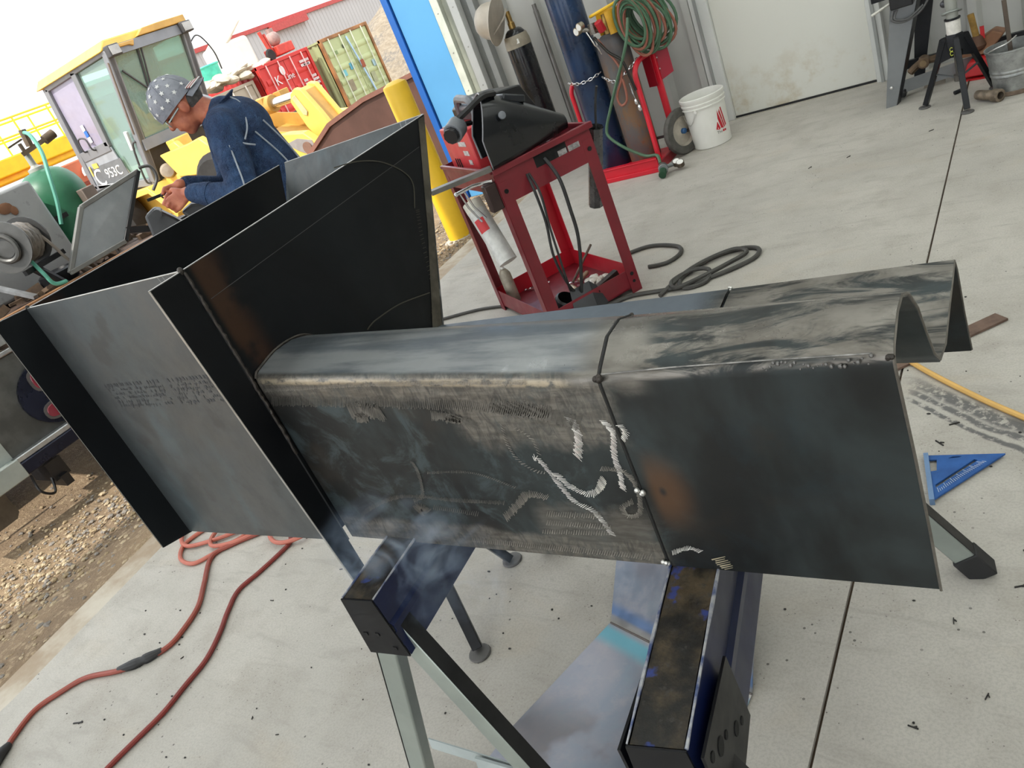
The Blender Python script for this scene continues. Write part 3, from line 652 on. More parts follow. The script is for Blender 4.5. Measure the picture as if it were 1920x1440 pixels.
for lo, hi, m in (((-hx, -hy, .03), (hx, -hy + .003, .125), RED), ((-hx, hy - .003, .03), (hx, hy, .125), REDB), ((hx - .003, -hy, .03), (hx, hy, .125), REDB), ((-hx, -hy, .03), (-hx + .003, hy, .125), RED)):
    b = MB(); b.box(lo, hi); K.part('lower_side', b, m, LT)
b = MB(); b.box((-.05, -hy - .004, .775), (.12, -hy - .003, .83)); K.part('dark_slot', b, MC['hole_black'])
for x0, x1 in ((.07, .115), (.125, .185)):
    b = MB(); b.box((x0, -hy - .0045, .775), (x1, -hy - .003, .80)); K.part('data_plate', b, mat('plate_worn', (.42, .40, .40), .5, .2, .5, 60))
for z in (.22, .50):
    pass
def cw(x, y, z):  # cart local to world
    c, s = math.cos(CA), math.sin(CA); return Vector((CL[0] + x * c - y * s, CL[1] + x * s + y * c, z))
def cthing(name, label, cat, x, y, z, group=None): 
    return Thing(name, label, cat, tuple(cw(x, y, z)), CA, group, world=False)
# welding machine on the far half of the tray
w = cthing('wire_welder', 'red wire-feed welding machine with black handle on the cart', 'welder', -.035, .13, .782)
b = MB(); b.box((-.165, -.19, 0), (.16, .2, .24)); w.part('case', b, mat('welder_red', srgb(215, 70, 75), .35, 0, .12, 6), bevel=.008)
b = MB(); b.prism([(.16, -.19, 0), (.20, -.19, .0), (.215, -.19, .20), (.17, -.19, .315), (.0, -.19, .335), (-.06, -.19, .30), (-.06, -.19, .243), (.16, -.19, .243)], (0, 0, 0), (0, .39, 0)); w.part('black_shell', b, BLK, bevel=.006)
b = MB(); b.tube(curve_pts([(-.07, -.14, .235), (-.065, -.12, .33), (-.06, -.03, .345), (-.055, .08, .34), (-.05, .12, .24)], 5), .020, 8); w.part('carry_handle', b, GREYP)
b = MB(); b.box((-.06, -.17, .24), (-.015, .12, .315)); w.part('hinge_block', b, GREYP, bevel=.012)
for i in range(3):
    b = MB(); b.box((-.168, -.12, .155 - i * .045), (-.1655, -.02 - .03 * i, .178 - i * .045)); w.part('decal', b, mat('decal_white', (.72, .68, .66), .5, 0, .4, 80))
for k in range(3):
    b = MB(); b.box((-.168, .05 + k * .03, .03), (-.1655, .06 + k * .03, .09)); w.part('vent_slot', b, MC['hole_black'])
for y in (-.15, .16):
    b = MB(); b.box((-.15, y - .015, .24), (.10, y + .015, .247)); w.part('lid_rail', b, BRIGHT)
# welding helmet lying on its side, rim to the left
h = HEL = cthing('welding_helmet', 'glossy black welding helmet lying on its side on the cart', 'helmet', .0, -.262, .858)
rows = []
for i in range(15):
    t = i / 14; cx = -.215 + .385 * t; cz = .118 - .085 * t ** 1.25; ry = .135 * (1 - .62 * t ** 1.7); rz = .150 * (1 - .80 * t ** 1.25)
    row = []
    for j in range(31):
        a = math.radians(-62 + 270 * j / 30 + 25)
        sq = 1 / max(abs(math.cos(a)), abs(math.sin(a))) ** .28
        lean = (1 - t) ** 1.5
        row.append((cx + lean * (-.06 * math.cos(a) * 0 + .075 * max(0, math.sin(a)) + .03 * math.cos(a)), .0 + ry * math.cos(a) * sq, max(.002, cz + rz * math.sin(a) * sq)))
    rows.append(row)
b = MB(); b.sheet(rows, .004); h.part('shell', b, mat('helmet_black', (.010, .011, .013), .22, 0, .2, 6), smooth=60)
b = MB(); b.tube(rows[0], .004, 6); h.part('rim_bead', b, mat('rim_grey', (.26, .26, .28), .35))
R12 = rows[14]; b = MB(); b.add(R12, [tuple(range(len(R12)))]); h.part('chin_cap', b, BLK)
b = MB(); b.cbox((-.02, .0, .202), (.10, .11, .03), Matrix.Rotation(.42, 3, 'Y')); h.part('lens_housing', b, mat('glass_dark', (.02, .022, .026), .08, 0), bevel=.006)
b = MB(); b.tube(curve_pts([(-.10, -.06, .25), (-.17, -.10, .262), (-.24, -.09, .24), (-.30, -.05, .215)], 6), .013, 6); b.tube(curve_pts([(-.30, -.05, .215), (-.26, .06, .19), (-.18, .10, .17)], 6), .011, 6); h.part('headband', b, BLK)
b = MB(); b.cyl((-.335, -.085, .185), (-.285, -.045, .20), .040, 18); h.part('adjust_knob', b, GREYP, bevel=.005)
b = MB(); b.cyl((-.352, -.10, .180), (-.335, -.085, .185), .030, 10); h.part('knob_cap', b, BLK)
b = MB(); b.lathe([(.016, 0), (.014, .008), (0, .01)], (-.13, -.140, .175), (-.2, -1, .2), 12); h.part('pivot_button', b, GREYP)
HEL.o.scale = (1.06, 1.06, 1.12)
# water bottle
wb_ = cthing('water_bottle', 'small clear plastic water bottle standing behind the helmet', 'bottle', .17, -.02, .782)
b = MB(); b.lathe([(.030, 0), (.033, .004), (.033, .075), (.030, .08), (.033, .085), (.030, .13), (.020, .16), (.012, .175), (.012, .185)], n=20); wb_.part('body', b, mat('clear_plastic', (.85, .88, .92), .12, 0, .05, 5, trans=.75, ior=1.2))
b = MB(); b.lathe([(.015, .183), (.015, .20), (.013, .203), (0, .204)], n=16); wb_.part('cap', b, WHITEP)
# octagon tubes for torch on the right side
g = cthing('rod_tube', 'black octagonal steel tube hung on the right side of the cart', 'tube', .295, -.22, .43)
b = MB(); 
for zz in ((0, 0), (1, 0)): pass
b.tube([(-.035, .07, 0), (0, 0, .20), (.035, -.05, .375)], .036, 8, caps=False); g.part('tube', b, mat('tube_steel', (.13, .13, .135), .3, .6, .4, 14))
b = MB(); b.tube([(.036, -.0515, .372), (.037, -.053, .3765)], [.037, .037], 8, caps=False); b.tube([(-.0344, .0688, .004), (.034, -.048, .36)], .033, 8, caps=False); g.part('bore', b, MC['hole_black'])
b = MB(); b.tube(curve_pts([(.03, -.05, .34), (.05, -.07, .44), (.075, -.085, .52), (.08, -.1, .545)], 5), .006, 6); g.part('torch_cable', b, RUBB)
# grey bar lying off the near left corner
b = MB(); p0, p1 = cw(-.255, -.36, .866), cw(-.52, -.28, .872); b.bar(p0, p1 + (p1 - p0) * .02, .05, .020); single('flat_bar', b, mat('bar_grey', (.20, .19, .17), .45, .6, .3, 8), 'grey flat bar lying on the cart corner beside the hopper', 'bar', tuple((p0 + p1) / 2))
# clamp with chrome jaw on the left leg
q = cthing('ground_clamp', 'dark ground clamp with chrome jaws on the left cart leg', 'clamp', -.285, -.33, .75)
b = MB(); b.box((-.03, -.02, -.07), (.028, .03, .055)); q.part('body', b, mat('clamp_dark', (.05, .03, .028), .45, .4), bevel=.006)
b = MB(); b.tube([(.02, -.01, .062), (-.06, .03, .072), (-.13, .06, .065)], .008, 8); b.ell((-.135, .062, .064), (.012, .012, .010), 10, 6); q.part('jaw', b, CHROME)
b = MB(); b.tube([(-.12, .06, .06), (-.10, .08, -.02), (-.07, .07, -.10)], .005, 6); b.tube([(-.10, .05, .06), (-.08, .07, -.02), (-.05, .06, -.09)], .005, 6); q.part('spring_arm', b, CHROME)
# rod canister slung on the left side
c = cthing('rod_canister', 'white welding rod canister with a red label slung beside the cart', 'canister', -.315, -.15, .42)
a0, a1 = Vector((.005, -.10, .0)), Vector((0, .055, .29)); 
b = MB(); b.cyl(a0, a1, .047, 24); c.part('body', b, mat('canister_white', (.62, .62, .60), .45, 0, .22, 22))
b = MB(); ax = (a1 - a0).normalized(); b.cyl(a1 - ax * .045, a1 + ax * .004, .0482, 24); c.part('band', b, mat('canister_tape', (.66, .64, .56), .6, 0, .2, 30))
M = frame_at(a0 + (a1 - a0) * .62, ax, Vector((-.75, -.62, .1)).cross(ax) * -1)
lab = MB(); nd = Vector((-.55, -.8, .0)); nd = (nd - nd.dot(ax) * ax).normalized(); sd = ax.cross(nd)
pts = []
for i in range(2):
    for j in range(7): th = math.radians(-32 + 64 * j / 6); pts.append(a0 + ax * (.17 + i * .068) + (nd * math.cos(th) + sd * math.sin(th)) * .0478)
lab.add(pts, [(j, j + 1, 7 + j + 1, 7 + j) for j in range(6)]); c.part('label', lab, mat('label_red', srgb(190, 40, 45), .5, 0, .1))
# spray can in the lower tray
s = cthing('spray_can', 'rust-speckled aerosol can standing in the lower cart tray', 'can', -.19, .27, .034)
b = MB(); b.lathe([(.031, 0), (.033, .004), (.033, .165), (.030, .172), (.024, .185), (.016, .195), (.016, .20)], n=20); s.part('body', b, mat('can_tan', (.45, .40, .32), .45, .3, .4, 14))
b = MB(); b.lathe([(.010, .2), (.010, .215), (.006, .22), (0, .22)], n=12); s.part('nozzle', b, WHITEP)
# cables from the machine down to the lower tray
for i, (P, r) in enumerate((([(-.105, -.352, .77), (-.118, -.40, .70), (-.12, -.40, .55), (-.14, -.39, .38), (-.10, -.34, .20), (-.02, -.28, .06)], .0065), ([(-.095, -.352, .77), (-.10, -.41, .68), (-.115, -.41, .52), (-.12, -.40, .36), (-.11, -.36, .22), (-.05, -.2, .05)], .0055), ([(.0, -.354, .80), (.01, -.41, .70), (.005, -.42, .55), (.0, -.41, .42), (-.03, -.38, .26), (-.06, -.3, .06)], .0085))):
    pp = curve_pts([cw(*p) for p in P], 7); b = MB(); b.tube(pp, r, 8); single('welding_cable', b, RUBB, ('black cable leaving the tray slot, left of the hanging pair', 'thin black cable hanging just behind the left one on the cart', 'thickest black cable hanging down the middle of the cart front')[i], 'cable', tuple(pp[-1]), group='cables hanging from the cart')
# lower tray clutter
b = MB(); b.bar(cw(-.06, -.26, .05), cw(.20, -.25, .10), .034, .034); b2 = single('square_tube', b, mat('tube_rusty', (.07, .05, .045), .5, .5, .4, 14), 'dark square steel tube lying in the lower cart tray', 'tube', tuple(cw(.07, -.25, .05)))
b = MB(); b.tube([cw(.08, .05, .05), cw(.30, .16, .15)], .007, 8); single('steel_rod', b, mat('rod_rusty', (.16, .11, .09), .5, .6, .3), 'thin steel rod sticking out of the lower cart tray', 'rod', tuple(cw(.15, .1, .05)))
b = MB(); random.seed(5)
for k in range(22):
    a = random.uniform(0, 6.28); rr = random.uniform(0, .075); b.ell(cw(.135 + math.cos(a) * rr, -.10 + math.sin(a) * rr * .7, .05 + random.uniform(0, .018)), (random.uniform(.012, .026), random.uniform(.012, .026), .012), 7, 5)
single('crumpled_bag', b, mat('bag_clear', (.72, .68, .62), .3, 0, .3, 40), 'crumpled clear plastic bag in the lower cart tray', 'bag', tuple(cw(.135, -.1, .034)), smooth=20)
for i, (x, y, ang) in enumerate(((.10, .02, .3), (.03, -.10, 1.5))):
    d = Vector((math.cos(ang + CA), math.sin(ang + CA), .1)); o = cw(x, y, .055); b = MB(); b.tube([o, o + d * .03, o + d * .032, o + d * .075, o + d * .085], [.010, .011, .013, .013, .007], 12)
    single('torch_nozzle', b, mat('nozzle_copper', (.46, .36, .26), .4, .7, .3, 30), ('brass torch nozzle by the rod in the lower tray', 'brass torch nozzle lying in the middle of the lower tray')[i], 'nozzle', tuple(o), group='nozzles in the lower cart tray')
for i, (x, y, ang) in enumerate(((.16, .0, 2.4), (-.05, .22, 2.0), (.02, .25, 2.6))):
    d = Vector((math.cos(ang + CA), math.sin(ang + CA), 0)); o = cw(x, y, .045); b = MB(); b.bar(o, o + d * .11, .012, .005); b.ell(o, (.014, .014, .005), 10, 5); b.ell(o + d * .11, (.013, .013, .005), 10, 5)
    single('wrench', b, CHROME, ('chrome wrench beside the plastic bag in the lower tray', 'small chrome wrench at the back left of the lower tray', 'second small chrome wrench at the back of the lower tray')[i], 'wrench', tuple(o), group='wrenches in the lower cart tray')
v = cthing('steel_bracket', 'folded black steel bracket in front of the lower cart tray', 'bracket', -.05, -.36, .10)
b = MB(); b.plate([(-.10, -.09, .0), (.03, -.09, .0), (.06, -.02, .13), (-.05, -.02, .13)], .004); v.part('face', b, mat('bracket_black', (.05, .05, .055), .35, .5, .3), bevel=.001)
b = MB(); b.plate([(.03, -.09, .0), (.10, -.07, .0), (.09, -.03, .09), (.06, -.02, .13)], .004); pl = v.part('side', b, MC['bracket_black'])
b = MB(); b.lathe([(.006, 0), (.006, .003)], (.078, -.06, .07), (.8, -.6, .2), 10); v.part('hole', b, MC['hole_black'], pl)
v.o.location = cw(-.05, -.30, .034)
f = cthing('respirator', 'black rubber respirator with straps in the lower cart tray', 'respirator', -.13, -.20, .034)
b = MB(); b.lathe([(.02, 0), (.05, .01), (.06, .05), (.055, .09), (.045, .10), (.05, .055), (.04, .02), (.015, .012)], axis=(.3, -.5, .8), n=20); f.part('cup', b, BLK)
b = MB(); b.tube(curve_pts([(-.02, -.03, .06), (-.10, -.06, .08), (-.14, -.02, .04), (-.11, .06, .02)], 6), .010, 6); f.part('strap', b, BLK)
# ================================================================ gas bottles along the wall
def bottle_prof(r, zs, ztop, neck=.03):
    P = [(r * .92, 0), (r, .015), (r, zs)]
    for i in range(1, 7):
        t = math.pi / 2 * i / 6; P.append((neck + (r - neck) * math.cos(t), zs + (ztop - zs) * math.sin(t)))
    return P
def m_rusty():
    N = NT('bottle_rusty'); p = N.pos(); X, Y, Z = N.sep(p); a = N.noise(N.vmul(p, (1, 1, .5)), 9, 6, .68); b = N.noise(p, 30, 5, .7)
    col = N.mix(N.step(a, .42, .62), (.16, .15, .145), (.25, .15, .085)); col = N.mix(N.math('MULTIPLY', N.step(b, .55, .7), N.step(Z, .75, .2)), col, (.28, .11, .045))
    col = N.mix(N.math('MULTIPLY', N.step(Z, .62, .85), .8), col, (.085, .085, .095)); N.base(col); N.rough(.62); N.metal(.2); N.bump(b, .2, .003); return N.m
BLUEB = mat('bottle_blue', (.014, .042, .11), .30, .05, .5, 3.5, bump=.04, bs=30, coat=.2, spots=.2)
g = Thing('gas_cylinder', 'tall dark blue gas cylinder chained on the red bottle cart', 'gas cylinder', (-2.834, 5.411, .03))
b = MB(); b.lathe(bottle_prof(.125, 1.30, 1.45), (-2.834, 5.411, .03), n=36); g.part('body', b, BLUEB)
b = MB(); b.lathe([(.05, 1.44), (.05, 1.56), (.03, 1.58)], (-2.834, 5.411, .03)); g.part('cap', b, BLUEB)
g = Thing('gas_cylinder', 'rusty grey gas cylinder with yellow valve guard on the red cart', 'gas cylinder', (-2.575, 5.405, .03))
b = MB(); b.lathe(bottle_prof(.115, .80, .93, .045), (-2.575, 5.405, .03), n=36); g.part('body', b, m_rusty())
b = MB(); b.lathe([(.03, .90), (.03, 1.0), (.018, 1.02), (.018, 1.06)], (-2.575, 5.405, .03), n=14); g.part('valve', b, BRASS)
# yellow valve guard: open collar with a round top rail
YEL = mat('yellow_paint', srgb(225, 170, 40), .45, 0, .2, 8)
v = Thing('valve_guard', 'yellow sheet-metal valve guard on top of the rusty cylinder', 'guard', (-2.555, 5.405, .96))
b = MB(); rows = []
for i in range(2):
    rows.append([(-2.555 + (.105 - .01 * i) * math.cos(a), 5.405 + .10 * math.sin(a), .955 + .15 * i) for a in [math.radians(-70 + 230 * j / 20) for j in range(21)]])
b.sheet(rows, .004); v.part('collar', b, YEL, smooth=60)
b = MB(); b.tube([(-2.555 + .105 * math.cos(a), 5.405 + .105 * math.sin(a), 1.12 + .015 * math.cos(a)) for a in [2 * math.pi * j / 24 for j in range(24)]], .011, 8, closed=True); v.part('top_rail', b, mat('yellow_bright', srgb(245, 195, 50), .4, 0, .1))
r = Thing('regulator', 'gas regulator with red knob and gauges on the rusty cylinder', 'regulator', (-2.62, 5.27, 1.0))
b = MB(); b.cyl((-2.575, 5.32, 1.0), (-2.70, 5.24, 1.06), .016, 12); b.cyl((-2.62, 5.28, 1.0), (-2.62, 5.28, 1.07), .028, 14); r.part('body', b, mat('reg_steel', (.32, .30, .27), .3, .85, .3, 20))
b = MB(); b.cyl((-2.545, 5.27, 1.0), (-2.552, 5.245, 1.07), .030, 8); r.part('red_knob', b, REDB, bevel=.004)
for p in ((-2.70, 5.24, 1.06), (-2.655, 5.21, 1.085)):
    b = MB(); b.cyl(p, (p[0] - .012, p[1] - .03, p[2] - .002), .028, 18); ga = r.part('gauge', b, mat('gauge_body', (.45, .40, .30), .3, .8, .2))
    b = MB(); b.cyl((p[0] - .012, p[1] - .03, p[2] - .002), (p[0] - .0125, p[1] - .0315, p[2] - .002), .023, 18); r.part('gauge_face', b, WHITEP, ga)
b = MB(); b.tube([(-2.66, 5.25, 1.03), (-2.62, 5.24, .93), (-2.61, 5.25, .91), (-2.60, 5.26, .86)], .005, 6); r.part('gas_tip', b, CHROME)
# red bottle cart
k = Thing('bottle_cart', 'bright red two-wheel gas bottle cart against the ribbed wall', 'cart', (-2.62, 5.3, 0))
CR = mat('bottle_cart_red', srgb(215, 30, 50), .35, 0, .12, 5)
b = MB(); b.box((-2.86, 5.11, .03), (-2.35, 5.56, .036)); k.part('base_plate', b, CR)
b = MB(); b.box((-2.855, 5.10, .0), (-2.36, 5.112, .10)); b.box((-2.855, 5.085, .0), (-2.36, 5.112, .032)); b.box((-2.855, 5.092, .088), (-2.36, 5.14, .10)); k.part('front_rail', b, CR, bevel=.003)
b = MB(); b.box((-2.36, 5.10, 0), (-2.345, 5.56, .06)); k.part('side_rail', b, mat('cart_red_shade', srgb(150, 15, 35), .4, 0, .1)); b = MB(); b.box((-2.87, 5.10, 0), (-2.855, 5.56, .06)); k.part('side_rail', b, CR)
b = MB(); b.tube(curve_pts([(-2.99, 5.36, .04), (-2.985, 5.36, .55), (-2.98, 5.36, .66), (-2.95, 5.39, .72), (-2.93, 5.47, .73), (-2.93, 5.55, .73)], 5), .017, 10); k.part('upright', b, CR)
b = MB(); b.tube(curve_pts([(-2.40, 5.23, .06), (-2.41, 5.26, .35), (-2.425, 5.29, .60), (-2.425, 5.32, .68), (-2.41, 5.40, .725), (-2.385, 5.52, .73)], 5), .019, 10); k.part('upright', b, CR)
b = MB(); b.bar((-2.375, 5.55, .02), (-2.375, 5.55, .74), .045, .03, (0, 1, 0)); k.part('back_post', b, CR, bevel=.004)
b = MB(); b.bar((-2.93, 5.57, .02), (-2.93, 5.57, .74), .045, .03, (0, 1, 0)); k.part('back_post', b, CR)
b = MB(); b.plate([(-2.45, 5.53, .50), (-2.37, 5.50, .50), (-2.37, 5.50, .72), (-2.45, 5.53, .72)], .004); k.part('gusset', b, MC['cart_red_shade'])
b = MB(); b.plate([(-2.36, 5.565, .52), (-2.27, 5.60, .55), (-2.27, 5.60, .72), (-2.36, 5.565, .72)], .004); gp = k.part('wing_plate', b, mat('cart_red_deep', srgb(165, 25, 50), .4, 0, .1))
for z in (.60, .68):
    q = MB(); q.lathe([(.007, 0), (.006, .004), (0, .005)], (-2.35, 5.562, z), (0, -1, 0), 8); k.part('bolt', q, BRIGHT, gp)
b = MB(); b.cyl((-2.90, 5.44, .15), (-2.21, 5.44, .15), .010, 10); k.part('axle', b, mat('axle_dark', (.05, .03, .03), .5, .5))
for z in (.15, .165):
    pass
b = MB(); b.box((-2.385, 5.40, .05), (-2.35, 5.48, .20)); k.part('axle_bracket', b, MC['axle_dark'])
WC = (-2.25, 5.40, .165); WA = Vector((.90, -.43, 0)).normalized()
b = MB(); b.lathe([(.105, -.022), (.135, -.027), (.157, -.022), (.165, -.009), (.165, .009), (.157, .022), (.135, .027), (.105, .022)], WC, WA, 36, caps=False); wh = k.part('tyre', b, mat('tyre', (.10, .095, .085), .8, 0, .3, 20, bump=.3))
b = MB(); b.lathe([(.0, .008), (.03, .010), (.05, .0), (.09, .004), (.107, .022), (.107, -.02), (.085, -.006), (0, -.01)], WC, WA, 28); k.part('hub', b, mat('hub_zinc', (.55, .50, .42), .4, .35, .25, 14), wh)
b = MB(); b.lathe([(.020, .0), (.020, .03), (.012, .036), (0, .036)], WC, WA, 14); k.part('hub_cap', b, mat('cap_blue', (.02, .10, .26), .4), wh)
# chain round the bottles: interlocked links
def chain(path, name, parent, pitch=.026):
    P = curve_pts(path, 12); seg = [(a, b_, (b_ - a).length) for a, b_ in zip(P, P[1:])]; tot = sum(s[2] for s in seg); n = int(tot / pitch); mb = MB(); acc = 0; k = 0
    for i in range(n):
        d = tot * (i + .5) / n
        while k < len(seg) - 1 and acc + seg[k][2] < d: acc += seg[k][2]; k += 1
        a, b_, l = seg[k]; q = a + (b_ - a) * ((d - acc) / l); t = (b_ - a).normalized(); s_ = Vector((0, 0, 1)) if i % 2 else t.cross(Vector((0, 0, 1))).normalized()
        s_ = (s_ - s_.dot(t) * t).normalized()
        mb.tube([q + t * (.017 * math.cos(x)) + s_ * (.0095 * math.sin(x)) for x in [2 * math.pi * j / 10 for j in range(10)]], .0032, 5, closed=True)
    return mb
k.part('chain', chain([(-2.98, 5.36, .735), (-2.93, 5.30, .73), (-2.84, 5.272, .715), (-2.75, 5.30, .72), (-2.70, 5.36, .735)], 'chain', k), CHROME)
k.part('chain', chain([(-2.70, 5.36, .70), (-2.65, 5.305, .685), (-2.575, 5.275, .655), (-2.50, 5.31, .68), (-2.42, 5.40, .74)], 'chain', k), CHROME)
b = MB(); b.tube(curve_pts([(-2.46, 5.25, .62), (-2.45, 5.235, .53), (-2.435, 5.23, .46)], 5), .005, 6); b.ell((-2.43, 5.225, .44), (.014, .01, .025), 10, 6); b.ell((-2.44, 5.22, .49), (.012, .012, .022), 10, 6); k.part('snap_hook', b, CHROME)
# hose bundle hung on the cart
GRN = mat('hose_green', (.075, .16, .09), .5, 0, .2, 14); RHO = mat('hose_red', (.33, .12, .08), .5, 0, .2, 14)
hb = Thing('hose_bundle', 'coiled green and red twin gas hose hanging beside the yellow guard', 'hose', (-2.38, 5.45, .78))
random.seed(21)
for i in range(22):
    cx, cy, cz = -2.365 + random.uniform(-.014, .014) + .0035 * i, 5.34 + .010 * i, .985 - .018 * (i % 5)
    rx, rz = .10 + .003 * i + random.uniform(-.02, .012), .165 + random.uniform(-.03, .025)
    pts = [(cx + rx * math.cos(a) * .85, cy + .25 * rx * math.cos(a), cz + rz * math.sin(a) * .95 - .35 * rx * math.cos(a)) for a in [2 * math.pi * j / 26 for j in range(26)]]
    b = MB(); b.tube(pts, .0105, 7, closed=True); hb.part('hose_loop', b, (GRN, RHO, GRN)[i % 3])
b = MB(); b.tube(curve_pts([(-2.36, 5.30, 1.02), (-2.385, 5.24, .90), (-2.45, 5.235, .79), (-2.56, 5.235, .63), (-2.64, 5.22, .50), (-2.715, 5.21, .37), (-2.71, 5.2, .30), (-2.61, 5.19, .20), (-2.47, 5.17, .115), (-2.36, 5.12, .112), (-2.32, 5.05, .07)], 7), .0115, 8); hb.part('green_lead', b, GRN)
b = MB(); b.tube(curve_pts([(-2.60, 5.26, .96), (-2.55, 5.255, .86), (-2.50, 5.25, .75), (-2.505, 5.245, .67), (-2.575, 5.24, .56), (-2.565, 5.24, .49), (-2.51, 5.24, .52), (-2.50, 5.245, .64), (-2.52, 5.25, .70)], 7), .009, 8); hb.part('red_lead', b, RHO)
b = MB(); b.tube(curve_pts([(-2.62, 5.26, .98), (-2.54, 5.24, .86), (-2.46, 5.235, .78), (-2.44, 5.24, .66), (-2.43, 5.25, .56)], 6), .010, 7); b.tube([(-2.55, 5.235, .87), (-2.46, 5.225, .79)], .006, 6); hb.part('cutting_torch', b, mat('torch_dark', (.03, .028, .026), .4, .5))
# second regulator left on the floor in front of the cart
r = Thing('regulator', 'regulator with green knob lying on the floor by the bottle cart', 'regulator', (-2.28, 4.99, 0))
b = MB(); b.cyl((-2.30, 5.03, .045), (-2.27, 4.96, .05), .035, 18); b.cyl((-2.27, 5.0, .05), (-2.20, 5.06, .045), .014, 10); r.part('body', b, mat('reg_grey', (.23, .25, .25), .35, .7, .2, 14), bevel=.004)
b = MB(); b.cyl((-2.275, 4.96, .04), (-2.262, 4.90, .028), .026, 10); r.part('green_knob', b, mat('knob_green', (.012, .07, .03), .4))
for p in ((-2.205, 5.055, .035), (-2.17, 5.03, .03)):
    b = MB(); b.cyl(p, (p[0] + .005, p[1] - .012, p[2] + .028), .028, 18); ga = r.part('gauge', b, mat('gauge_dark', (.16, .13, .10), .35, .7)); b = MB(); b.cyl((p[0] + .005, p[1] - .012, p[2] + .028), (p[0] + .0053, p[1] - .0127, p[2] + .0295), .023, 18); r.part('gauge_face', b, WHITEP, ga)
# black bottle by the jamb with a hard hat hung on it
g = Thing('gas_cylinder', 'black gas cylinder behind the cart with a cream shoulder label', 'gas cylinder', (-3.56, 5.83, 0))
b = MB(); b.lathe(bottle_prof(.105, 1.06, 1.20, .03), (-3.56, 5.83, 0), n=32); g.part('body', b, mat('bottle_black', (.016, .017, .020), .28, .2, .6, 5, coat=.3))
b = MB(); b.lathe([(.1065, 1.055), (.105, 1.10), (.094, 1.15)], (-3.56, 5.83, 0), n=32); g.part('shoulder_band', b, mat('shoulder_cream', (.33, .29, .22), .5, 0, .2, 20))
b = MB(); b.lathe([(.028, 1.19), (.028, 1.24), (.02, 1.25), (.02, 1.33)], (-3.56, 5.83, 0), n=14); g.part('valve', b, BRASS)
b = MB(); b.plate([(-3.545, 5.728, 1.085), (-3.49, 5.742, 1.085), (-3.495, 5.748, 1.12), (-3.547, 5.736, 1.12)], .001); g.part('paper_label', b, WHITEP)
hh = Thing('hard_hat', 'cream full-brim hard hat hung on the black cylinder, brim facing right', 'hard hat', (-3.62, 5.72, 1.22))
ax = Vector((-.90, -.15, .32)).normalized(); o = Vector((-3.60, 5.70, 1.30))
b = MB(); b.lathe([(.185, -.004), (.18, .004), (.15, .012), (.14, .03), (.137, .07), (.122, .115), (.092, .150), (.05, .170), (0, .176)], o, ax, 32); b.lathe([(.183, -.006), (.147, .004), (.134, .03), (.130, .07), (.115, .112), (.085, .145), (0, .168)], o, ax, 32); hh.part('shell', b, mat('hat_cream', (.50, .44, .36), .42, 0, .15, 8))
b = MB(); sdv = ax.orthogonal().normalized(); tv = ax.cross(sdv); b.tube([o + ax * .02 + (sdv * math.cos(a) + tv * math.sin(a)) * .105 for a in [2 * math.pi * j / 20 for j in range(20)]], .012, 6, closed=True); b.bar(o + ax * .02 + sdv * .1, o + ax * .05 - sdv * .1, .03, .004); hh.part('suspension', b, mat('band_red', (.16, .02, .02), .6))
b = MB(); b.tube(curve_pts([o + sdv * .12, o - ax * .07 + tv * .03, o - ax * .06 - sdv * .10], 6), .007, 6); hh.part('chin_strap', b, mat('strap_pale', (.45, .40, .34), .6))
# steel pipe leaning by the bottle
b = MB(); b.tube([(-3.36, 5.93, 0), (-3.40, 5.99, 1.25)], .022, 12); b.tube([(-3.40, 5.99, 1.25), (-3.4012, 5.9918, 1.30)], .018, 12); single('leaning_pipe', b, mat('pipe_dark', (.22, .21, .20), .45, .6, .3), 'thin grey pipe leaning on the wall beside the black cylinder', 'pipe', (-3.36, 5.93, 0))
# ================================================================ white bucket
bk = Thing('bucket', 'white plastic five-gallon bucket with red markings by the door', 'bucket', (-2.085, 5.50, 0))
O = (-2.085, 5.50, 0); BW = mat('bucket_white', (.78, .77, .72), .42, 0, .07, 6)
b = MB(); b.lathe([(.128, 0), (.133, .004), (.146, .29), (.156, .29), (.156, .297), (.148, .30), (.157, .315), (.157, .322), (.149, .326), (.158, .345), (.158, .362), (.150, .366), (.146, .355), (.130, .01), (0, .008)], O, n=40); bk.part('shell', b, BW)
def on_bucket(ang, z, out=.0008):
    r = .133 + (.146 - .133) * (z - .004) / .286 + out; return Vector((O[0] + r * math.cos(ang), O[1] + r * math.sin(ang), z))
b = MB(); pts = [on_bucket(math.radians(205 + 3 * i), .275 - .00 * i + -.085 * math.sin(math.pi * i / 20), .008) for i in range(21)]; b.tube(pts, .0022, 6); bk.part('bail', b, BRIGHT)
for a in (205, 265):
    b = MB(); p = on_bucket(math.radians(a), .278); b.lathe([(.014, 0), (.012, .010), (0, .012)], p, (math.cos(math.radians(a)), math.sin(math.radians(a)), 0), 12); bk.part('ear', b, BW)
BRD = mat('print_red', srgb(190, 30, 45), .45, 0, .1)
def bucket_print(polys, name, m):
    b = MB()
    for poly in polys: b.add([on_bucket(math.radians(a), z) for a, z in poly], [tuple(range(len(poly)))])
    bk.part(name, b, m)
for k_, poly in enumerate(([(308, .115), (318, .106), (322, .115), (316, .168)], [(319, .185), (324, .113), (333, .106), (331, .135), (322, .245)], [(326, .225), (330, .245), (339, .115), (335, .106)], [(333, .25), (337, .255), (346, .122), (341, .111)])):
    bucket_print([poly], 'red_emblem', BRD)
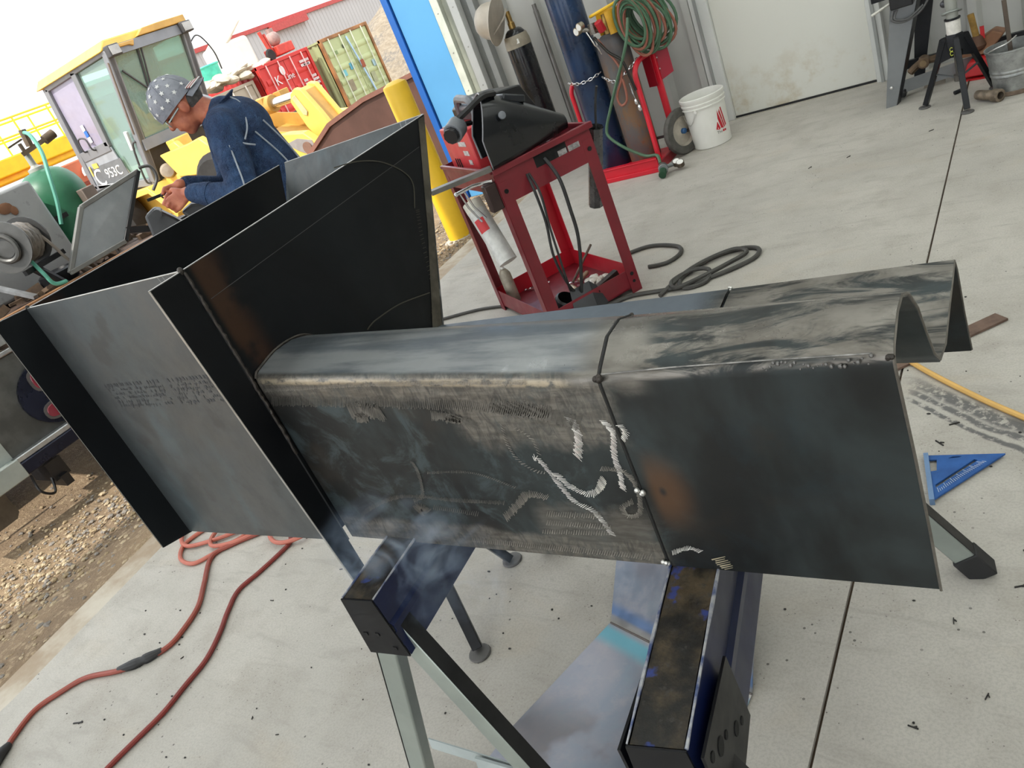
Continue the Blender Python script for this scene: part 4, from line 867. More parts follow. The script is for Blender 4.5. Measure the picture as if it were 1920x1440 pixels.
# short lettering below the emblem
def wrap_text(s, size, a0, z, m, nm):
    ob = text(nm, s, size, Matrix.Identity(4), m, bk.o, ext=0.0, align='LEFT')
    for v in ob.data.vertices:
        p = on_bucket(math.radians(a0) + v.co.x / .138, z + v.co.y, .0012); v.co = p - Vector(O)
wrap_text('The', .026, 309, .09, mat('print_black', (.03, .03, .03), .5), 'lettering')
bucket_print([[(328, .082), (334, .082), (334, .098), (328, .098)], [(335, .082), (341, .082), (341, .096), (335, .096)]], 'red_lettering', BRD)
for i in range(4): bucket_print([[(202 + i * .6, .175 - i * .022), (209 + i * .6, .182 - i * .022), (207 + i * .6, .172 - i * .022), (213 + i * .6, .168 - i * .022), (203 + i * .6, .162 - i * .022)]], 'red_marking', BRD)
# ================================================================ tools along the wall, right of the door
STB = mat('stand_black', (.011, .012, .015), .40, .0, .4, 10, spec=.3); STG = mat('stand_grey', (.24, .25, .26), .42, .4, .12, 5); GALV = mat('galvanised', (.40, .41, .40), .42, .7, .35, 16, spots=.25)
def pipe_stand(label, loc, rz, screw=True, mark=False):
    T = Thing('pipe_stand', label, 'pipe stand', loc, rz, 'folding tripod pipe stands', world=False)
    b = MB(); b.lathe([(.046, .30), (.046, .385), (.042, .39), (.042, .30)], n=6); T.part('head_collar', b, STB)
    for k in range(3):
        a = 2 * math.pi * k / 3; d = Vector((math.cos(a), math.sin(a), 0)); s = Vector((-d.y, d.x, 0))
        b = MB(); b.bar(d * .055 + Vector((0, 0, .36)), d * .200 + Vector((0, 0, .018)), .026, .030, s); lg = T.part('leg', b, STB, bevel=.002)
        b = MB(); b.lathe([(.031, 0), (.033, .004), (.031, .008), (.014, .010)], d * .208, n=16); T.part('foot_pad', b, mat('pad_grey', (.13, .125, .12), .55, .3), lg)
        b = MB(); b.prism([d * .03 + s * .012 + Vector((0, 0, .38)), d * .075 + s * .012 + Vector((0, 0, .37)), d * .125 + s * .012 + Vector((0, 0, .23)), d * .03 + s * .012 + Vector((0, 0, .26))], (0, 0, 0), s * -.024); T.part('gusset', b, STB)
        b = MB(); b.bar(d * .13 + Vector((0, 0, .185)), Vector((0, 0, .15)) + d * .02, .014, .006, (0, 0, 1)); T.part('stay', b, mat('stay_steel', (.13, .14, .15), .4, .6), lg)
    b = MB(); b.cyl((0, 0, .13), (0, 0, .34), .014, 10); T.part('centre_rod', b, mat('rod_grime', (.10, .09, .08), .5, .5))
    b = MB(); b.cyl((0, 0, .13), (0, 0, .165), .026, 12); T.part('stay_hub', b, mat('hub_grime', (.12, .11, .10), .5, .6))
    if screw:
        b = MB(); b.lathe([(.036, .385), (.036, .46), (.033, .465)], n=20); T.part('sleeve', b, mat('sleeve_white', (.72, .69, .64), .5, 0, .2, 30))
        b = MB(); b.lathe([(.040, .462), (.040, .47), (.034, .472)], n=20); T.part('collar_ring', b, STB)
        b = MB(); b.lathe([(.030, .47), (.030, .58), (.034, .585), (.034, .64), (.05, .66), (.05, .70)], n=20); T.part('inner_tube', b, mat('tube_sage', (.33, .34, .31), .45, .3, .2, 12))
        b = MB(); b.tube([(.045 * math.cos(a), .045 * math.sin(a), .50 + .012 * math.cos(a)) for a in [2 * math.pi * j / 20 for j in range(20)]], .006, 6, closed=True); T.part('lock_ring', b, mat('ring_grey', (.30, .32, .30), .4, .5))
        b = MB(); b.tube([(0, 0, .60), (-.05, -.02, .565), (-.062, -.024, .545)], .010, 8); b.ell((-.066, -.026, .54), (.019, .019, .019), 12, 8); T.part('screw_handle', b, mat('handle_iron', (.10, .10, .11), .4, .7))
        b = MB(); b.box((-.06, -.03, .62), (.06, .03, .66)); T.part('vee_head', b, mat('iron_dark', (.06, .06, .065), .45, .6), bevel=.008)
    return T
ps = pipe_stand('black tripod pipe stand with white sleeve beside the galvanised bucket', (-.479, 5.082, 0), math.radians(-79), True)
m_y = mat('paint_marker', srgb(215, 220, 90), .5)
b = MB()
for dx in (-.012, .014):
    for zc in (.325, .303):
        b.tube([Vector((.0475 * .19 + dx * 1.2 - .008, -.0475 * .98 - .034 + dx * .19, zc)) + Vector((.0075 * math.cos(a) * .98, .0075 * math.cos(a) * .19, .010 * math.sin(a))) for a in [math.radians(40 + 28 * j) for j in range(11)]], .0018, 4)
mk = link('marker_digits', b.mesh('marker_digits'), m_y, None); mk.location = (-.479 , 5.082, 0)
mk.parent = ps.o; mk.matrix_parent_inverse = (Matrix.Translation((-.479, 5.082, 0)) @ Matrix.Rotation(math.radians(-79), 4, 'Z')).inverted()
pipe_stand('black tripod pipe stand propping the hopper from below', (-1.52, 1.13, 0), math.radians(-45), False)
# machine stand with tapered sheet-metal legs
ms = Thing('saw_stand', 'grey sheet-metal saw stand with tapered leg and black motor box', 'stand', (-.75, 5.5, 0))
b = MB(); b.prism([(-.907, 5.323, .0), (-.849, 5.340, 0), (-.655, 5.398, .62), (-.80, 5.354, .62)], (0, 0, 0), (.0, .004, 0)); ms.part('leg', b, STG)
b = MB(); b.prism([(-.849, 5.340, 0), (-.835, 5.40, 0), (-.64, 5.46, .62), (-.655, 5.398, .62)], (0, 0, 0), (.003, 0, 0)); ms.part('leg', b, STB)
b = MB(); b.prism([(-.80, 5.80, 0), (-.74, 5.80, 0), (-.60, 5.82, .62), (-.72, 5.82, .62)], (0, 0, 0), (0, .004, 0)); ms.part('leg', b, STB)
b = MB(); b.bar((-.84, 5.72, .135), (-.10, 5.76, .12), .03, .05); ms.part('rail', b, STB)
b = MB(); b.bar((-.82, 5.44, .075), (-.30, 5.68, .07), .004, .075); ms.part('rail', b, STG)
b = MB(); b.box((-.90, 5.34, .62), (-.45, 5.9, .66)); ms.part('table', b, STB)
b = MB(); b.box((-.80, 5.29, .56), (-.68, 5.37, .66)); ms.part('motor_box', b, BLK, bevel=.006)
b = MB(); b.tube(curve_pts([(-.79, 5.33, .55), (-.80, 5.32, .50), (-.74, 5.33, .475), (-.66, 5.36, .50), (-.61, 5.38, .56), (-.58, 5.40, .64)], 7), .007, 8); b.tube(curve_pts([(-.77, 5.33, .55), (-.785, 5.315, .505), (-.72, 5.33, .485), (-.64, 5.36, .53)], 7), .006, 8); ms.part('power_cord', b, mat('cord_grey', (.12, .12, .12), .5))
b = MB(); b.tube([(-.79, 5.33, .60), (-.90, 5.29, .565)], .008, 8); ms.part('handle', b, mat('handle_pale', (.62, .60, .55), .4, .4))
b = MB(); b.lathe([(.010, 0), (.009, .006), (0, .009)], (-.862, 5.332, .115), (.25, -.95, 0), 12); ms.part('bolt', b, BRIGHT)
b = MB(); b.box((-.86, 5.40, .02), (-.80, 5.52, .06)); ms.part('caster', b, BLK, bevel=.008)
# iron clamp head and angle offcut behind
c = Thing('pipe_vise', 'brown cast-iron clamp head resting on the stand rail', 'clamp', (-.70, 5.58, .115))
IRON = mat('iron_brown', (.16, .105, .065), .55, .5, .4, 16, bump=.2)
b = MB(); b.tube(curve_pts([(-.785, 5.55, .118), (-.75, 5.56, .145), (-.70, 5.575, .165), (-.64, 5.59, .16), (-.58, 5.60, .175)], 5), [.012] + [.022] * 19 + [.012], 10); c.part('jaw', b, IRON)
b = MB(); b.cyl((-.70, 5.52, .165), (-.70, 5.60, .165), .034, 18); c.part('hub', b, IRON, bevel=.004)
b = MB(); b.cyl((-.70, 5.515, .165), (-.70, 5.521, .165), .020, 14); c.part('pin', b, mat('iron_tan', (.26, .18, .10), .5, .5))
b = MB(); b.prism([(-.72, 5.56, 0), (-.60, 5.58, 0), (-.60, 5.60, .06), (-.70, 5.58, .075)], (0, 0, 0), (0, .006, 0)); single('angle_offcut', b, mat('offcut_tan', (.22, .19, .15), .55, .4, .3), 'brown steel offcut standing on the floor under the stand rail', 'offcut', (-.66, 5.57, 0))
# floor jack with yellow socket
j = Thing('floor_jack', 'red floor jack with a yellow handle stub behind the bucket', 'jack', (-.40, 5.6, 0))
JR = mat('jack_red', srgb(190, 30, 35), .4, 0, .2, 8)
b = MB(); b.prism([(-.50, 5.50, .02), (-.34, 5.45, .02), (-.32, 5.46, .085), (-.36, 5.47, .12), (-.47, 5.50, .10)], (0, 0, 0), (.04, .26, 0)); j.part('frame', b, JR, bevel=.008)
b = MB(); b.prism([(-.52, 5.58, .12), (-.36, 5.54, .12), (-.28, 5.60, .20), (-.34, 5.62, .225), (-.46, 5.62, .17)], (0, 0, 0), (.02, .10, 0)); j.part('lift_arm', b, mat('jack_brown', (.22, .10, .05), .5, .3, .3), bevel=.008)
b = MB(); b.lathe([(.045, .15), (.048, .17), (.036, .19), (.034, .21), (.022, .225)], (-.415, 5.60, 0), n=18); j.part('socket', b, mat('jack_rust', (.10, .05, .03), .6, .4))
b = MB(); b.tube([(-.415, 5.60, .20), (-.435, 5.60, .355)], .0185, 14); b.tube([(-.435, 5.60, .352), (-.4352, 5.60, .3555)], .014, 12); j.part('handle_stub', b, mat('stub_yellow', (.36, .21, .045), .5, .1, .4, 20))
b = MB(); b.bar((-.385, 5.60, .20), (-.385, 5.605, .27), .022, .012); j.part('release_lever', b, JR)
b = MB(); b.bar((-.50, 5.52, .005), (-.30, 5.46, .005), .05, .01); j.part('axle_plate', b, JR)
# galvanised bucket with a rod in it
gb = Thing('bucket', 'dented galvanised steel bucket at the right edge with a rod in it', 'bucket', (-.225, 5.10, 0))
O2 = (-.225, 5.10, 0)
b = MB(); b.lathe([(.098, .0), (.100, .02), (.108, .10), (.112, .104), (.112, .112), (.110, .118), (.114, .124), (.114, .132), (.112, .138), (.124, .235), (.130, .238), (.130, .246), (.125, .246), (.108, .10), (.095, .02), (0, .02)], O2, n=36); gb.part('shell', b, GALV)
b = MB(); b.lathe([(.100, 0), (.104, .003), (.104, .022), (.100, .025)], O2, n=36); gb.part('foot_ring', b, mat('ring_rusty', (.22, .16, .12), .6, .4, .4, 20))
b = MB(); b.tube(curve_pts([(-.345, 5.06, .235), (-.30, 5.02, .262), (-.24, 5.03, .275), (-.20, 5.08, .29)], 6), .0035, 6); gb.part('bail', b, BRIGHT)
b = MB(); b.bar((-.225, 5.12, .03), (-.245, 5.16, .47), .022, .006); single('flat_rod', b, mat('rod_brown', (.14, .11, .09), .5, .6, .3), 'brown flat steel rod standing in the galvanised bucket', 'rod', (-.225, 5.12, .03))
# fittings on the floor
b = MB(); b.lathe([(.0, .0), (.024, .0), (.026, .01), (.026, .11), (.034, .112), (.034, .155), (.030, .157), (.020, .157), (.020, .10), (0, .10)], (-.40, 5.05, .034), (.72, -.69, 0), 18); single('pipe_nipple', b, mat('nipple_rusty', (.30, .24, .18), .5, .6, .5, 24), 'short rusty pipe fitting lying on the floor by the bucket', 'pipe fitting', (-.33, 4.99, 0))
b = MB(); b.tube([(-.53, 5.27, .012), (-.49, 5.30, .012)], .011, 8); single('steel_bolt', b, STB, 'small black bolt on the floor between the tripod legs', 'bolt', (-.51, 5.285, 0))
b = MB(); b.tube([(-.47, 5.60, .004), (-.473, 5.18, .004)], .003, 6); single('thin_wire', b, IRON, 'thin wire lying along the floor joint behind the tripod', 'wire', (-.47, 5.4, 0))
# ================================================================ on the floor
def floor_cable(name, label, pts, r, m, cat, group=None, z=None, k=8, n=8):
    P = curve_pts([(p[0], p[1], (p[2] if len(p) > 2 else 0) + r + .001) for p in pts], k); b = MB(); b.tube(P, r, n); return single(name, b, m, label, cat, tuple(P[len(P) // 2]), group=group)
CORD = mat('cord_red', srgb(148, 70, 56), .5, 0, .15, 10)
floor_cable('extension_cord', 'red extension cord with a taped splice curving across the pale floor', [(-2.62, 1.45), (-2.74, 1.33), (-2.85, 1.24), (-2.90, 1.16), (-2.778, 1.025), (-2.69, .93), (-2.649, .835), (-2.638, .752), (-2.695, .67), (-2.773, .615), (-2.906, .556), (-2.961, .486), (-3.001, .398), (-2.967, .30), (-2.931, .249)], .0095, CORD, 'cord')
b = MB(); P = curve_pts([(-2.775, .618, .012), (-2.72, .655, .012), (-2.68, .69, .014), (-2.65, .73, .012)], 5); b.tube(P, [.010, .012, .014, .016, .018, .019, .018, .017, .014, .018, .018, .017, .015, .013, .012, .011], 10); o = single('tape_splice', b, RUBB, 'black taped splice on the red extension cord', 'splice', tuple(P[7]))
b = MB(); b.tube([(-2.945, .275, .012), (-2.93, .24, .018), (-2.90, .19, .022), (-2.88, .15, .02)], [.011, .018, .024, .022], 12); single('cord_plug', b, RUBB, 'dark cord connector at the bottom left corner', 'plug', (-2.92, .22, 0))
floor_cable('air_hose', 'red air hose snaking from the hopper to the bottom edge', [(-2.70, 1.42), (-2.60, 1.35), (-2.535, 1.30), (-2.522, 1.259), (-2.538, 1.129), (-2.557, 1.031), (-2.508, .935), (-2.448, .849), (-2.395, .745), (-2.381, .64), (-2.368, .542), (-2.378, .444), (-2.388, .351), (-2.397, .15)], .0085, mat('hose_dark_red', srgb(128, 48, 42), .45, 0, .12, 10), 'hose')
for i, (pts, lab) in enumerate((([(-2.85, 1.50), (-2.83, 1.32), (-2.877, 1.234), (-2.916, 1.173), (-2.974, 1.114), (-3.082, 1.125), (-3.155, 1.186), (-3.16, 1.252), (-3.10, 1.36), (-3.0, 1.45)], 'loop of red cord lying furthest left under the hopper'), ([(-3.30, 1.42), (-3.25, 1.26), (-3.137, 1.195), (-3.014, 1.235), (-2.896, 1.312), (-2.80, 1.42)], 'wide red cord loop passing under the hopper corner'), ([(-3.02, 1.44), (-3.03, 1.30), (-2.98, 1.22), (-2.90, 1.22), (-2.80, 1.28), (-2.72, 1.40)], 'small red cord loop between the two bigger ones'), ([(-2.76, 1.46), (-2.69, 1.33), (-2.61, 1.275), (-2.53, 1.275), (-2.46, 1.33), (-2.42, 1.44)], 'short red cord loop beside the dark flange'))):
    floor_cable('cord_loop', lab, [(x, y, .004 * i) for x, y in pts], .0090, mat('cord_salmon', srgb(186, 104, 86), .5, 0, .12, 10), 'cord', 'loops of red cord on the floor')
CAB = mat('cable_grey', (.055, .052, .046), .55, 0, .3, 10)
floor_cable('welding_lead', 'black welding lead coiled on the floor right of the cart', [(-2.3, 3.24), (-1.95, 3.02), (-1.765, 3.10), (-1.60, 3.115), (-1.50, 3.13), (-1.396, 3.185), (-1.29, 3.26), (-1.215, 3.35), (-1.225, 3.44), (-1.31, 3.475), (-1.425, 3.44), (-1.51, 3.33), (-1.545, 3.20), (-1.49, 3.11), (-1.40, 3.15), (-1.41, 3.25, .012), (-1.50, 3.27, .014), (-1.575, 3.18, .012), (-1.53, 3.10, .012), (-1.44, 3.16, .014), (-1.34, 3.28, .012), (-1.27, 3.40, .008), (-1.34, 3.45, .012), (-1.45, 3.38, .012), (-1.535, 3.25, .012), (-1.60, 3.06)], .011, CAB, 'cable')
floor_cable('ground_cable', 'black cable trailing across the floor left of the cart', [(-3.10, 3.08), (-3.013, 3.118), (-2.788, 3.179), (-2.60, 3.18), (-2.44, 3.16), (-2.25, 3.10)], .009, CAB, 'cable')
floor_cable('cable_end', 'short bend of black cable behind the cart leg', [(-2.05, 3.62), (-1.90, 3.70), (-1.72, 3.64), (-1.66, 3.54), (-1.70, 3.44), (-1.80, 3.42)], .011, CAB, 'cable')
floor_cable('yellow_hose', 'yellow air hose running off the right edge of the floor', [(-.62, 2.56), (-.448, 2.351), (-.359, 2.25), (-.24, 2.129), (-.135, 2.034), (0.1, 1.83)], .0085, mat('hose_yellow', srgb(215, 170, 95), .5, 0, .1), 'hose')
b = MB(); b.prism([(-.50, 2.31, .002), (-.47, 2.40, .002), (-.205, 2.634, .002), (-.19, 2.57, .002)], (0, 0, 0), (0, 0, .006)); 
b = MB(); b.bar((-.60, 2.24, .006), (-.205, 2.60, .006), .055, .008); single('rusty_flat_bar', b, mat('bar_rust', (.20, .13, .10), .6, .5, .35, 14), 'rusty flat bar on the floor past the chute end', 'bar', (-.35, 2.45, 0))
# speed square
q = Thing('speed_square', 'blue aluminium speed square lying on the floor near the chute', 'square', (-.30, 1.82, 0))
SQ = mat('square_blue', srgb(45, 95, 165), .4, .4, .25, 14); p0, p1, p2 = Vector((-.362, 1.862, .006)), Vector((-.172, 1.874, .006)), Vector((-.330, 1.672, .006))
from mathutils.geometry import tessellate_polygon
def strip(pa, pb, w, side):
    d = (pb - pa).normalized(); n_ = Vector((-d.y, d.x, 0)) * side; return [pa, pb, pb + n_ * w, pa + n_ * w]
def holed(loops, h):
    pts = [p for L in loops for p in L]; tr_ = tessellate_polygon([[Vector(p) for p in L] for L in loops]); n = len(pts); mb = MB(); fs = [tuple(t) for t in tr_] + [tuple(i + n for i in t[::-1]) for t in tr_]; k = 0
    for L in loops:
        m_ = len(L); fs += [(k + i, k + (i + 1) % m_, n + k + (i + 1) % m_, n + k + i) for i in range(m_)]; k += m_
    return mb.add(pts + [Vector(p) + Vector((0, 0, h)) for p in pts], fs)
def bary(a, b_, c): return p0 * a + p1 * b_ + p2 * c
slot = [bary(.20, .10, .70), bary(.26, .10, .64), bary(.27, .62, .11), bary(.21, .66, .13)]
win = [bary(.84, .06, .10), bary(.74, .16, .10), bary(.52, .14, .34), bary(.58, .06, .36)]
pill = [bary(.62, .30, .08), bary(.60, .36, .04), bary(.48, .48, .04), bary(.50, .44, .06)]
b = holed([[p0, p1, p2], slot, win, pill], .005); q.part('blade', b, SQ)
b = MB(); b.prism(strip(p0, p2, .012, 1), (0, 0, -.0), (0, 0, .020)); b.v = [v_ - Vector((0, 0, .006)) for v_ in b.v]; q.part('fence', b, mat('square_edge', srgb(120, 150, 190), .35, .6, .2))
for i in range(26):
    t = .14 + i * .027; o = p2 + (p1 - p2) * t; d = (p0 - o).normalized(); b = MB(); b.bar(o + d * .012 + Vector((0, 0, .0055)), o + d * (.022 if i % 4 else .030) + Vector((0, 0, .0055)), .0012, .0006); q.part('graduation', b, mat('grad_white', (.55, .62, .7), .5))
# bent sheet offcut on the floor under the second sawhorse
def m_irid():
    N = NT('sheet_heat_tint'); p = N.pos(); X, Y, Z = N.sep(p); a = N.noise(p, 5, 5, .6, .6); b = N.noise(p, 16, 6, .7)
    col = N.mix(N.step(a, .35, .65), (.34, .34, .39), (.27, .31, .38)); col = N.mix(N.math('MULTIPLY', N.step(b, .45, .68), .45), col, (.44, .41, .43)); col = N.mix(N.math('MULTIPLY', N.step(N.noise(p, 9, 6, .7), .50, .68), .35), col, (.28, .36, .42))
    t_ = N.math('ADD', N.math('MULTIPLY', X, .34), Y); d = N.math('SUBTRACT', t_, .797)
    g1 = N.math('MULTIPLY', N.step(d, -.075, -.035), N.step(d, .0, -.02)); g2 = N.math('MULTIPLY', N.step(d, .06, .035), N.step(d, .005, .02))
    col = N.mix(N.math('MULTIPLY', g1, .9), col, (.16, .42, .52)); col = N.mix(N.math('MULTIPLY', g2, .8), col, (.14, .24, .46))
    s_ = N.math('ABSOLUTE', N.math('SUBTRACT', d, .012)); col = N.mix(N.math('MULTIPLY', N.step(s_, .016, .006), .7), col, (.40, .36, .30))
    dk = N.math('MULTIPLY', N.step(N.noise(p, 4, 4), .52, .62), N.step(Y, .95, .80)); col = N.mix(N.math('MULTIPLY', dk, .7), col, (.16, .14, .14))
    N.base(col); N.rough(N.step(b, .3, .7, .28, .45)); N.metal(.75); N.bump(b, .05, .003); return N.m
sh = Thing('sheet_offcut', 'bent steel sheet with blue heat tint on the floor under the sawhorse', 'steel sheet', (-.9, 1.0, 0)); IR = m_irid()
b = MB(); b.plate([(-1.068, 1.356, .095), (-.64, 1.21, .095), (-.62, 1.02, .004), (-1.033, 1.150, .004)], .003); sh.part('flap', b, IR)
b = MB(); b.plate([(-1.035, 1.152, .004), (-.62, 1.02, .004), (-.66, .62, .004), (-1.19, .62, .004), (-1.155, .80, .004)], .003); sh.part('sheet', b, IR)
b = MB(); b.tube([(-1.034, 1.151, .0065), (-.9, 1.109, .0068), (-.62, 1.02, .0065)], .0022, 6); sh.part('bend_line', b, mat('bend_dark', (.12, .10, .09), .5, .5))
# scraps and spatter on the floor
random.seed(31); SCR = mat('scrap_dark', (.03, .028, .026), .6, .3)
scr = [(-2.35, 1.02, .012), (-2.73, .42, .03), (-2.53, .73, .009), (-2.0, .62, .008), (-1.86, .60, .008), (-2.15, 1.20, .009), (-.05, 2.25, .02), (-.08, 2.12, .018), (-.30, 2.02, .02), (-.33, 1.93, .022), (-.12, 1.52, .02), (-.13, 1.42, .018), (-.25, 1.30, .012), (-1.72, .95, .008), (-1.25, 2.6, .02), (-.95, 2.75, .02), (-.85, 2.70, .018), (-.28, .72, .012), (-.3, 1.02, .014), (-.18, 1.12, .012), (-.6, 4.7, .02), (-1.0, 4.55, .02), (-1.2, 4.5, .02)]
db = MB()
for i, (x, y, s) in enumerate(scr):
    a = random.uniform(0, 3.14); s *= .7; db.cbox((x, y, .002), (s * 2.0, s * .22, .003), Matrix.Rotation(a, 3, 'Z')); db.cbox((x + s * .4, y + s * .2, .0015), (s * .7, s * .25, .002), Matrix.Rotation(a + .7, 3, 'Z'))
for i in range(260):
    x, y = random.uniform(-3.1, .3), random.uniform(.4, 3.0); s = random.uniform(.0015, .004); db.ell((x, y, s * .5), (s * random.uniform(.8, 1.8), s, s * .6), 6, 4)
single('floor_debris', db, SCR, 'dark metal crumbs and slag bits scattered on the concrete floor', 'debris', (-1.4, 1.4, 0), kind='stuff')
# ================================================================ service truck backed up to the doorway
TX = -4.95
TG = mat('truck_grey', (.10, .10, .095), .6, .2, .45, 5); TRB = mat('truck_bumper', (.012, .015, .035), .3, .4, .3); ALUM = mat('truck_alu', (.55, .56, .57), .35, .8, .25, 12); DECK = mat('deck_rust', (.09, .055, .04), .75, .2, .6, 8, bump=.3)
tr = Thing('service_truck', 'flatbed service truck backed up outside the doorway, red tail lights', 'truck', (-6.5, 2.2, -.15))
b = MB(); b.box((-9.5, .95, .93), (TX, 3.45, .975)); tr.part('deck', b, DECK)
b = MB(); b.box((TX, .95, .945), (TX + .03, 3.45, .99)); tr.part('deck_edge', b, mat('edge_copper', (.42, .22, .11), .5, .3, .3, 10), bevel=.004)
b = MB(); b.box((TX - .02, .95, .86), (TX + .012, 3.45, .925)); tr.part('rear_rail', b, ALUM, bevel=.004)
b = MB(); b.box((TX - .02, .95, .81), (TX + .02, 3.45, .835)); tr.part('rear_rail', b, ALUM, bevel=.004)
b = MB(); b.box((TX - .03, .95, .19), (TX, 3.45, .80)); tr.part('tail_panel', b, TG)
for (y0) in (1.66, 2.9):
    b = MB(); pl = [(TX + .001, y0 + .17 + .17 * math.cos(a) * 1.3, .50 + .20 * math.sin(a)) for a in [2 * math.pi * j / 24 for j in range(24)]]; b.prism(pl, (0, 0, 0), (.02, 0, 0)); lp = tr.part('light_plate', b, TRB)
    for (yc, zc, ry, rz, tilt) in ((y0 + .12, .60, .05, .055, 0), (y0 + .12, .405, .085, .042, 0)):
        b = MB(); b.prism([(TX + .02, yc + (ry + .014) * math.copysign(abs(math.cos(a)) ** .6, math.cos(a)), zc + (rz + .014) * math.copysign(abs(math.sin(a)) ** .8, math.sin(a))) for a in [2 * math.pi * j / 20 for j in range(20)]], (0, 0, 0), (.012, 0, 0)); gr = tr.part('lamp_grommet', b, mat('grommet', (.10, .09, .09), .6), lp)
        b = MB(); b.prism([(TX + .03, yc + ry * math.copysign(abs(math.cos(a)) ** .6, math.cos(a)), zc + rz * math.copysign(abs(math.sin(a)) ** .8, math.sin(a))) for a in [2 * math.pi * j / 20 for j in range(20)]], (0, 0, 0), (.008, 0, 0)); tr.part('tail_lamp', b, mat('lamp_red', (.22, .012, .03), .15, 0, .1, coat=.6), lp, bevel=.004)
b = MB(); b.box((TX - .03, 1.38, .265), (TX + .05, 3.45, .30)); tr.part('bumper_lip', b, ALUM, bevel=.006)
b = MB(); b.box((TX - .03, 1.38, .185), (TX + .06, 3.45, .265)); tr.part('bumper', b, TRB, bevel=.008)
b = MB(); b.box((TX - .10, .80, .18), (TX + .07, 1.40, .30)); tr.part('step', b, mat('step_pale', (.40, .44, .42), .4, .3, .15), bevel=.006)
b = MB(); b.box((TX - .06, 1.1, .30), (TX + .012, 1.40, .42)); tr.part('bracket', b, MC['step_pale'])
for yc in (1.06, 3.2):
    b = MB(); b.prism([(TX - .35, yc - .28, -.10), (TX - .35, yc + .25, -.10), (TX - .35, yc + .28, -.07), (TX - .35, yc + .28, .18), (TX - .35, yc - .28, .18)], (0, 0, 0), (.012, 0, 0)); tr.part('mud_flap', b, mat('mud_flap', (.14, .115, .085), .75, 0, .3, 8, bump=.2))
for yc in (1.15, 3.2):
    b = MB(); b.lathe([(.18, -.13), (.36, -.13), (.40, -.09), (.40, .09), (.36, .13), (.18, .13)], (-6.0, yc, .25), (0, 1, 0), 28); tr.part('tyre', b, mat('truck_tyre', (.03, .028, .026), .85, 0, .3))
b = MB(); b.box((TX - .25, 1.50, .05), (TX + .03, 1.60, .17)); b.box((TX - .1, 1.52, .0), (TX + .07, 1.57, .07)); tr.part('hitch', b, BLK)
b = MB(); b.tube(curve_pts([(TX, 1.42, .16), (TX + .03, 1.40, .06), (TX + .02, 1.46, .0), (TX, 1.50, .08)], 6), .008, 6); tr.part('trailer_chain', b, BLK)
b = MB(); b.box((-9.0, 1.6, .3), (TX - .2, 1.75, .5)); b.box((-9.0, 2.6, .3), (TX - .2, 2.75, .5)); tr.part('frame_rail', b, BLK)
b = MB(); b.box((-9.6, 1.0, .5), (-9.5, 3.4, 2.0)); tr.part('headboard', b, TG)
# --- on the deck
MG = mat('machine_grey', (.34, .34, .33), .45, .2, .12, 5, spots=.0); BR = mat('brown_grime', (.12, .075, .045), .8, .1, .5, 14, bump=.3)
wd = Thing('engine_welder', 'grey engine-driven welder cabinet with rust spots on the truck deck', 'welder', (-5.75, 2.2, .975))
b = MB(); b.box((-6.3, 1.55, 1.0), (-5.35, 2.62, 1.60)); wd.part('cabinet', b, mat('cabinet_grey', (.36, .36, .36), .5, .1, .15, 3, spots=.25), bevel=.02)
b = MB(); b.prism([(-5.345, 1.9, 1.40), (-5.345, 2.1, 1.62), (-5.345, 2.02, 1.62), (-5.345, 1.82, 1.40)], (0, 0, 0), (.02, 0, 0)); wd.part('dark_stripe', b, mat('stripe_dark', (.05, .05, .055), .5))
b = MB(); b.cyl((-5.6, 1.9, 1.60), (-5.6, 1.9, 1.72), .07, 16); b.cyl((-5.6, 1.9, 1.70), (-5.55, 2.15, 1.76), .045, 14); wd.part('muffler', b, mat('muffler_dark', (.045, .04, .04), .6, .5))
b = MB(); b.ell((-5.343, 2.38, 1.50), (.004, .05, .035), 10, 6); b.ell((-5.343, 2.42, 1.47), (.004, .025, .03), 10, 6); wd.part('rust_spot', b, mat('rust_spot', (.22, .10, .05), .8))
rl = Thing('hose_reel', 'grey steel cable reel with a round crank flange on the truck', 'reel', (-5.0, 2.1, .99))
ax = Vector((.55, -.80, .10)).normalized(); o = Vector((-5.02, 2.17, 1.30)); RG = mat('reel_grey', (.085, .085, .082), .45, .4, .25, 8)
b = MB(); b.lathe([(.05, .105), (.145, .10), (.15, .105), (.15, .115), (.05, .12), (0.0, .118)], o, ax, 28); rl.part('flange', b, RG)
b = MB(); b.lathe([(0, -.105), (.14, -.11), (.148, -.105), (.148, -.095), (.0, -.09)], o, ax, 28); rl.part('flange', b, mat('reel_dark', (.05, .05, .05), .45, .4, .2))
b = MB(); b.lathe([(.075, -.1), (.075, .11)], o, ax, 24); rl.part('drum', b, RG)
uu = ax.orthogonal().normalized(); ww = ax.cross(uu)
b = MB(); b.tube([o + ax * (-.085 + .175 * i / 200) + (uu * math.cos(i * .55) + ww * math.sin(i * .55)) * (.105 + .008 * math.sin(i * .13)) for i in range(201)], .012, 6); rl.part('wound_cable', b, mat('wound_cable', (.20, .18, .16), .55, 0, .3, 30))
b = MB(); b.tube([o + ax * .135 + (uu * math.cos(a) * .07 + ww * math.sin(a) * .085) for a in [2 * math.pi * j / 22 for j in range(22)]], .016, 8, closed=True); b.lathe([(.05, .11), (.06, .125), (0, .13)], o, ax, 18); rl.part('crank_ring', b, RG)
b = MB(); b.tube([o - Vector((0, 0, .15)), o + Vector((.02, .10, -.33))], .03, 10); b.bar(o + Vector((.05, -.08, -.16)), o + Vector((-.02, .22, -.15)), .03, .03); rl.part('pedestal', b, BLK)
